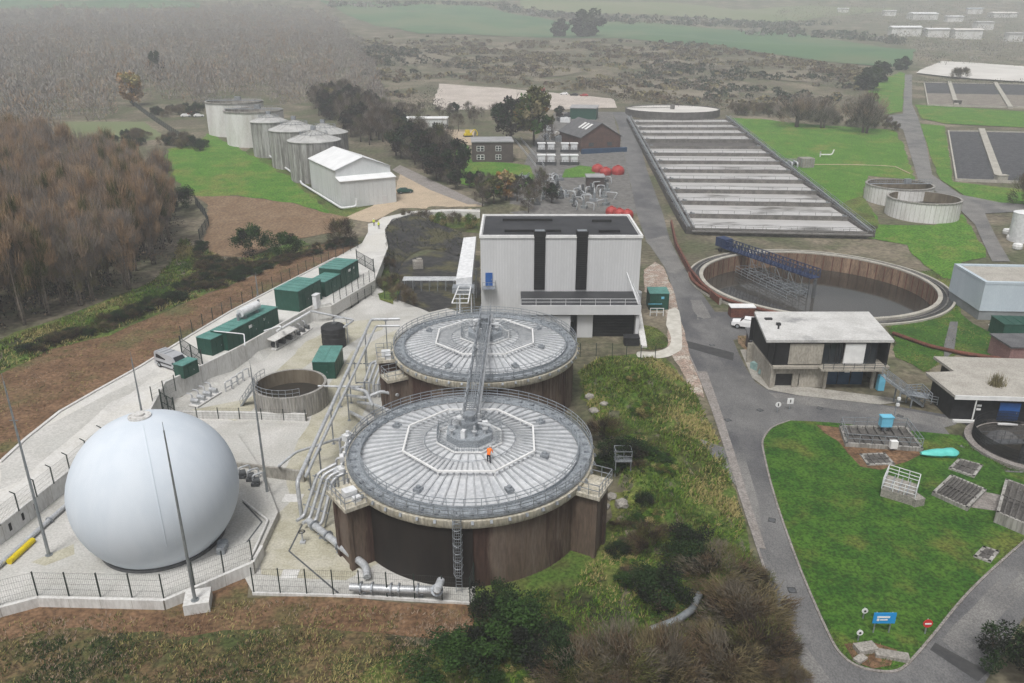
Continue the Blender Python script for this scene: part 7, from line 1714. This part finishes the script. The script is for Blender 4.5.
cover('bank_weeds', [([(0, 372), (110, 332), (180, 305), (240, 280), (318, 244), (230, 262), (195, 245), (180, 290), (100, 322), (0, 352)], 1)], 3600, ['leaf_olive', 'leaf_green', 'leaf_straw', 'twig_dark'], .6, 3, 5)
cover('lawn_grass', [(lawn, 1)], 16000, ['leaf_mid', 'leaf_green', 'leaf_green', 'leaf_olive', 'leaf_green'], .13, 3, 6, 1.2, .14)
ctr = Vector((880, 530)); cover('lawn_edge', [([a, b, tuple(Vector(b) + (ctr - Vector(b)).normalized() * 4), tuple(Vector(a) + (ctr - Vector(a)).normalized() * 4)], (Vector(b) - Vector(a)).length / 700) for a, b in zip(lawn[:16], lawn[1:17])], 1500, ['leaf_dark', 'leaf_olive', 'bush_brown', 'leaf_mid'], .22, 4, 18)
cover('verge_grass', [([(868, 322), (880, 312), (945, 268), (962, 318), (1010, 345), (1008, 360), (960, 352), (930, 372), (895, 358)], .6), ([(738, 336), (765, 336), (765, 350), (745, 350)], .1), ([(640, 325), (655, 328), (667, 338), (666, 347), (650, 350), (640, 347)], .2), ([(842, 645), (868, 642), (896, 650), (893, 668), (872, 669), (855, 662)], .1)], 3500, ['leaf_olive', 'leaf_green', 'leaf_straw'], .28, 3, 7)

# ------------------------------------------------------------------ far woods, heath and hedges: read as one mass
def mass(name, polys, n, mats, hgt, rad, seed, blades=14, kind='twig', clump=False):
    r = random.Random(seed); vs = []; fs = []; mi = []
    for px_poly, share in polys:
        poly = [G(a, b).to_2d() for a, b in px_poly]; xs_ = [p.x for p in poly]; ys_ = [p.y for p in poly]; k = 0; tr = 0
        while k < n * share and tr < n * 30:
            tr += 1; q = Vector((r.uniform(min(xs_), max(xs_)), r.uniform(min(ys_), max(ys_))))
            if not inside(q, poly): continue
            if r.random() > (200 / max(200, q.y)) ** .5: continue
            if clump and r.random() > .5 + .75 * math.sin(q.x / 17 + math.sin(q.y / 23) * 2) * math.sin(q.y / 31 + math.sin(q.x / 29)) + .2 * math.sin(q.x / 7) * math.sin(q.y / 9): continue
            k += 1; z = h(q.x, q.y); g = math.sin(q.x / 37 + 1) + math.sin(q.y / 53 + q.x / 80); H = hgt * r.choice([.5, .7, .9, 1.0, 1.25]); Rr = rad * r.uniform(.6, 1.3)
            m0 = min(len(mats) - 1, max(0, int((g + 2 + r.gauss(0, .9)) / 4 * len(mats))))
            for b in range(blades):
                d = rdir(r, .35); c = Vector((q.x + d.x * Rr, q.y + d.y * Rr, z + H * .5 + d.z * H * .5)); o = len(vs)
                if kind == 'twig':
                    a = Vector((d.x * .5 + r.gauss(0, .25), d.y * .5 + r.gauss(0, .25), .9)).normalized() * H * r.uniform(.08, .19); s = a.cross(rdir(r)).normalized() * Rr * r.uniform(.035, .085)
                    vs += [c - a * .5 - s, c - a * .5 + s, c + a * .5 + s * .3, c + a * .5 - s * .3]
                else:
                    a = rdir(r) * Rr * .38; s = a.cross(rdir(r)).normalized() * Rr * .30; vs += [c - a, c + s, c + a, c - s]
                fs.append((o, o + 1, o + 2, o + 3)); mi.append(m0 if r.random() < .8 else r.randrange(len(mats)))
    me = bpy.data.meshes.new(name); me.from_pydata([tuple(v) for v in vs], [], fs)
    for m in mats: me.materials.append(M[m])
    me.polygons.foreach_set('material_index', mi); return tag(link(name, me), kind='stuff')
mass('far_wood', [([(-60, 172), (60, 140), (60, 122), (112, 122), (118, 98), (150, 98), (205, 106), (240, 96), (300, 108), (345, 96), (385, 112), (372, 70), (350, 40), (330, 16), (200, 10), (60, 14), (-80, 22), (-90, 90)], 1)], 5200, ['far_twig', 'twig_grey', 'far_twig', 'twig_brown', 'far_twig'], 11, 3.2, 31, 54)
mass('near_wood_floor', [([(-60, 368), (0, 336), (110, 300), (172, 256), (180, 225), (140, 180), (0, 172), (-60, 180)], 1)], 520, ['twig_dark', 'leaf_black', 'twig_brown'], 2.5, 1.8, 32, 26)
mass('heath_scrub', [([(350, 40), (420, 36), (560, 42), (700, 44), (800, 62), (870, 70), (865, 90), (885, 118), (735, 112), (640, 104), (610, 96), (500, 86), (440, 82), (400, 104), (385, 112)], 1)], 5200, ['twig_grey', 'far_twig', 'leaf_far', 'bush_buff', 'bush_grey', 'twig_olive'], 2.0, 2.6, 33, 20, 'twig', True)
mass('heath_bushes', [([(350, 40), (420, 36), (560, 42), (700, 44), (800, 62), (870, 70), (865, 90), (885, 116), (735, 110), (640, 102), (610, 94), (500, 84), (440, 80), (400, 102), (372, 90)], 1)], 1500, ['leaf_far', 'bush_grey', 'twig_olive', 'bush_brown', 'bush_buff'], 2.4, 2.4, 38, 26, 'leaf', True)
mass('heath_edge', [([(385, 112), (400, 104), (440, 82), (436, 104), (480, 112), (440, 116), (400, 116)], .4), ([(905, 84), (925, 82), (1060, 84), (1060, 88), (925, 86)], .2), ([(600, 92), (740, 106), (745, 113), (720, 112), (620, 104)], .4)], 320, ['twig_grey', 'leaf_far', 'twig_dark'], 2.8, 2.4, 34, 16)
mass('town_wood', [([(770, 20), (820, 24), (880, 28), (900, 40), (915, 52), (918, 66), (1080, 66), (1080, 8), (980, 2), (860, 3), (790, 8)], 1)], 2000, ['far_twig', 'leaf_far', 'twig_olive', 'twig_grey'], 7, 4.5, 35, 16)
mass('field_hedge', [([(500, 6), (560, 14), (640, 22), (760, 24), (800, 30), (800, 33), (740, 28), (630, 25), (540, 17), (498, 10)], .45), ([(330, 4), (420, 2), (520, 6), (520, 9), (420, 5), (330, 8)], .2), ([(740, 32), (830, 33), (905, 42), (905, 46), (830, 38), (740, 36)], .2), ([(600, 17), (700, 20), (840, 24), (840, 26), (700, 22), (600, 19)], .15)], 620, ['leaf_far', 'bush_grey', 'leaf_far', 'far_twig'], 5, 3.5, 36, 22, 'leaf')
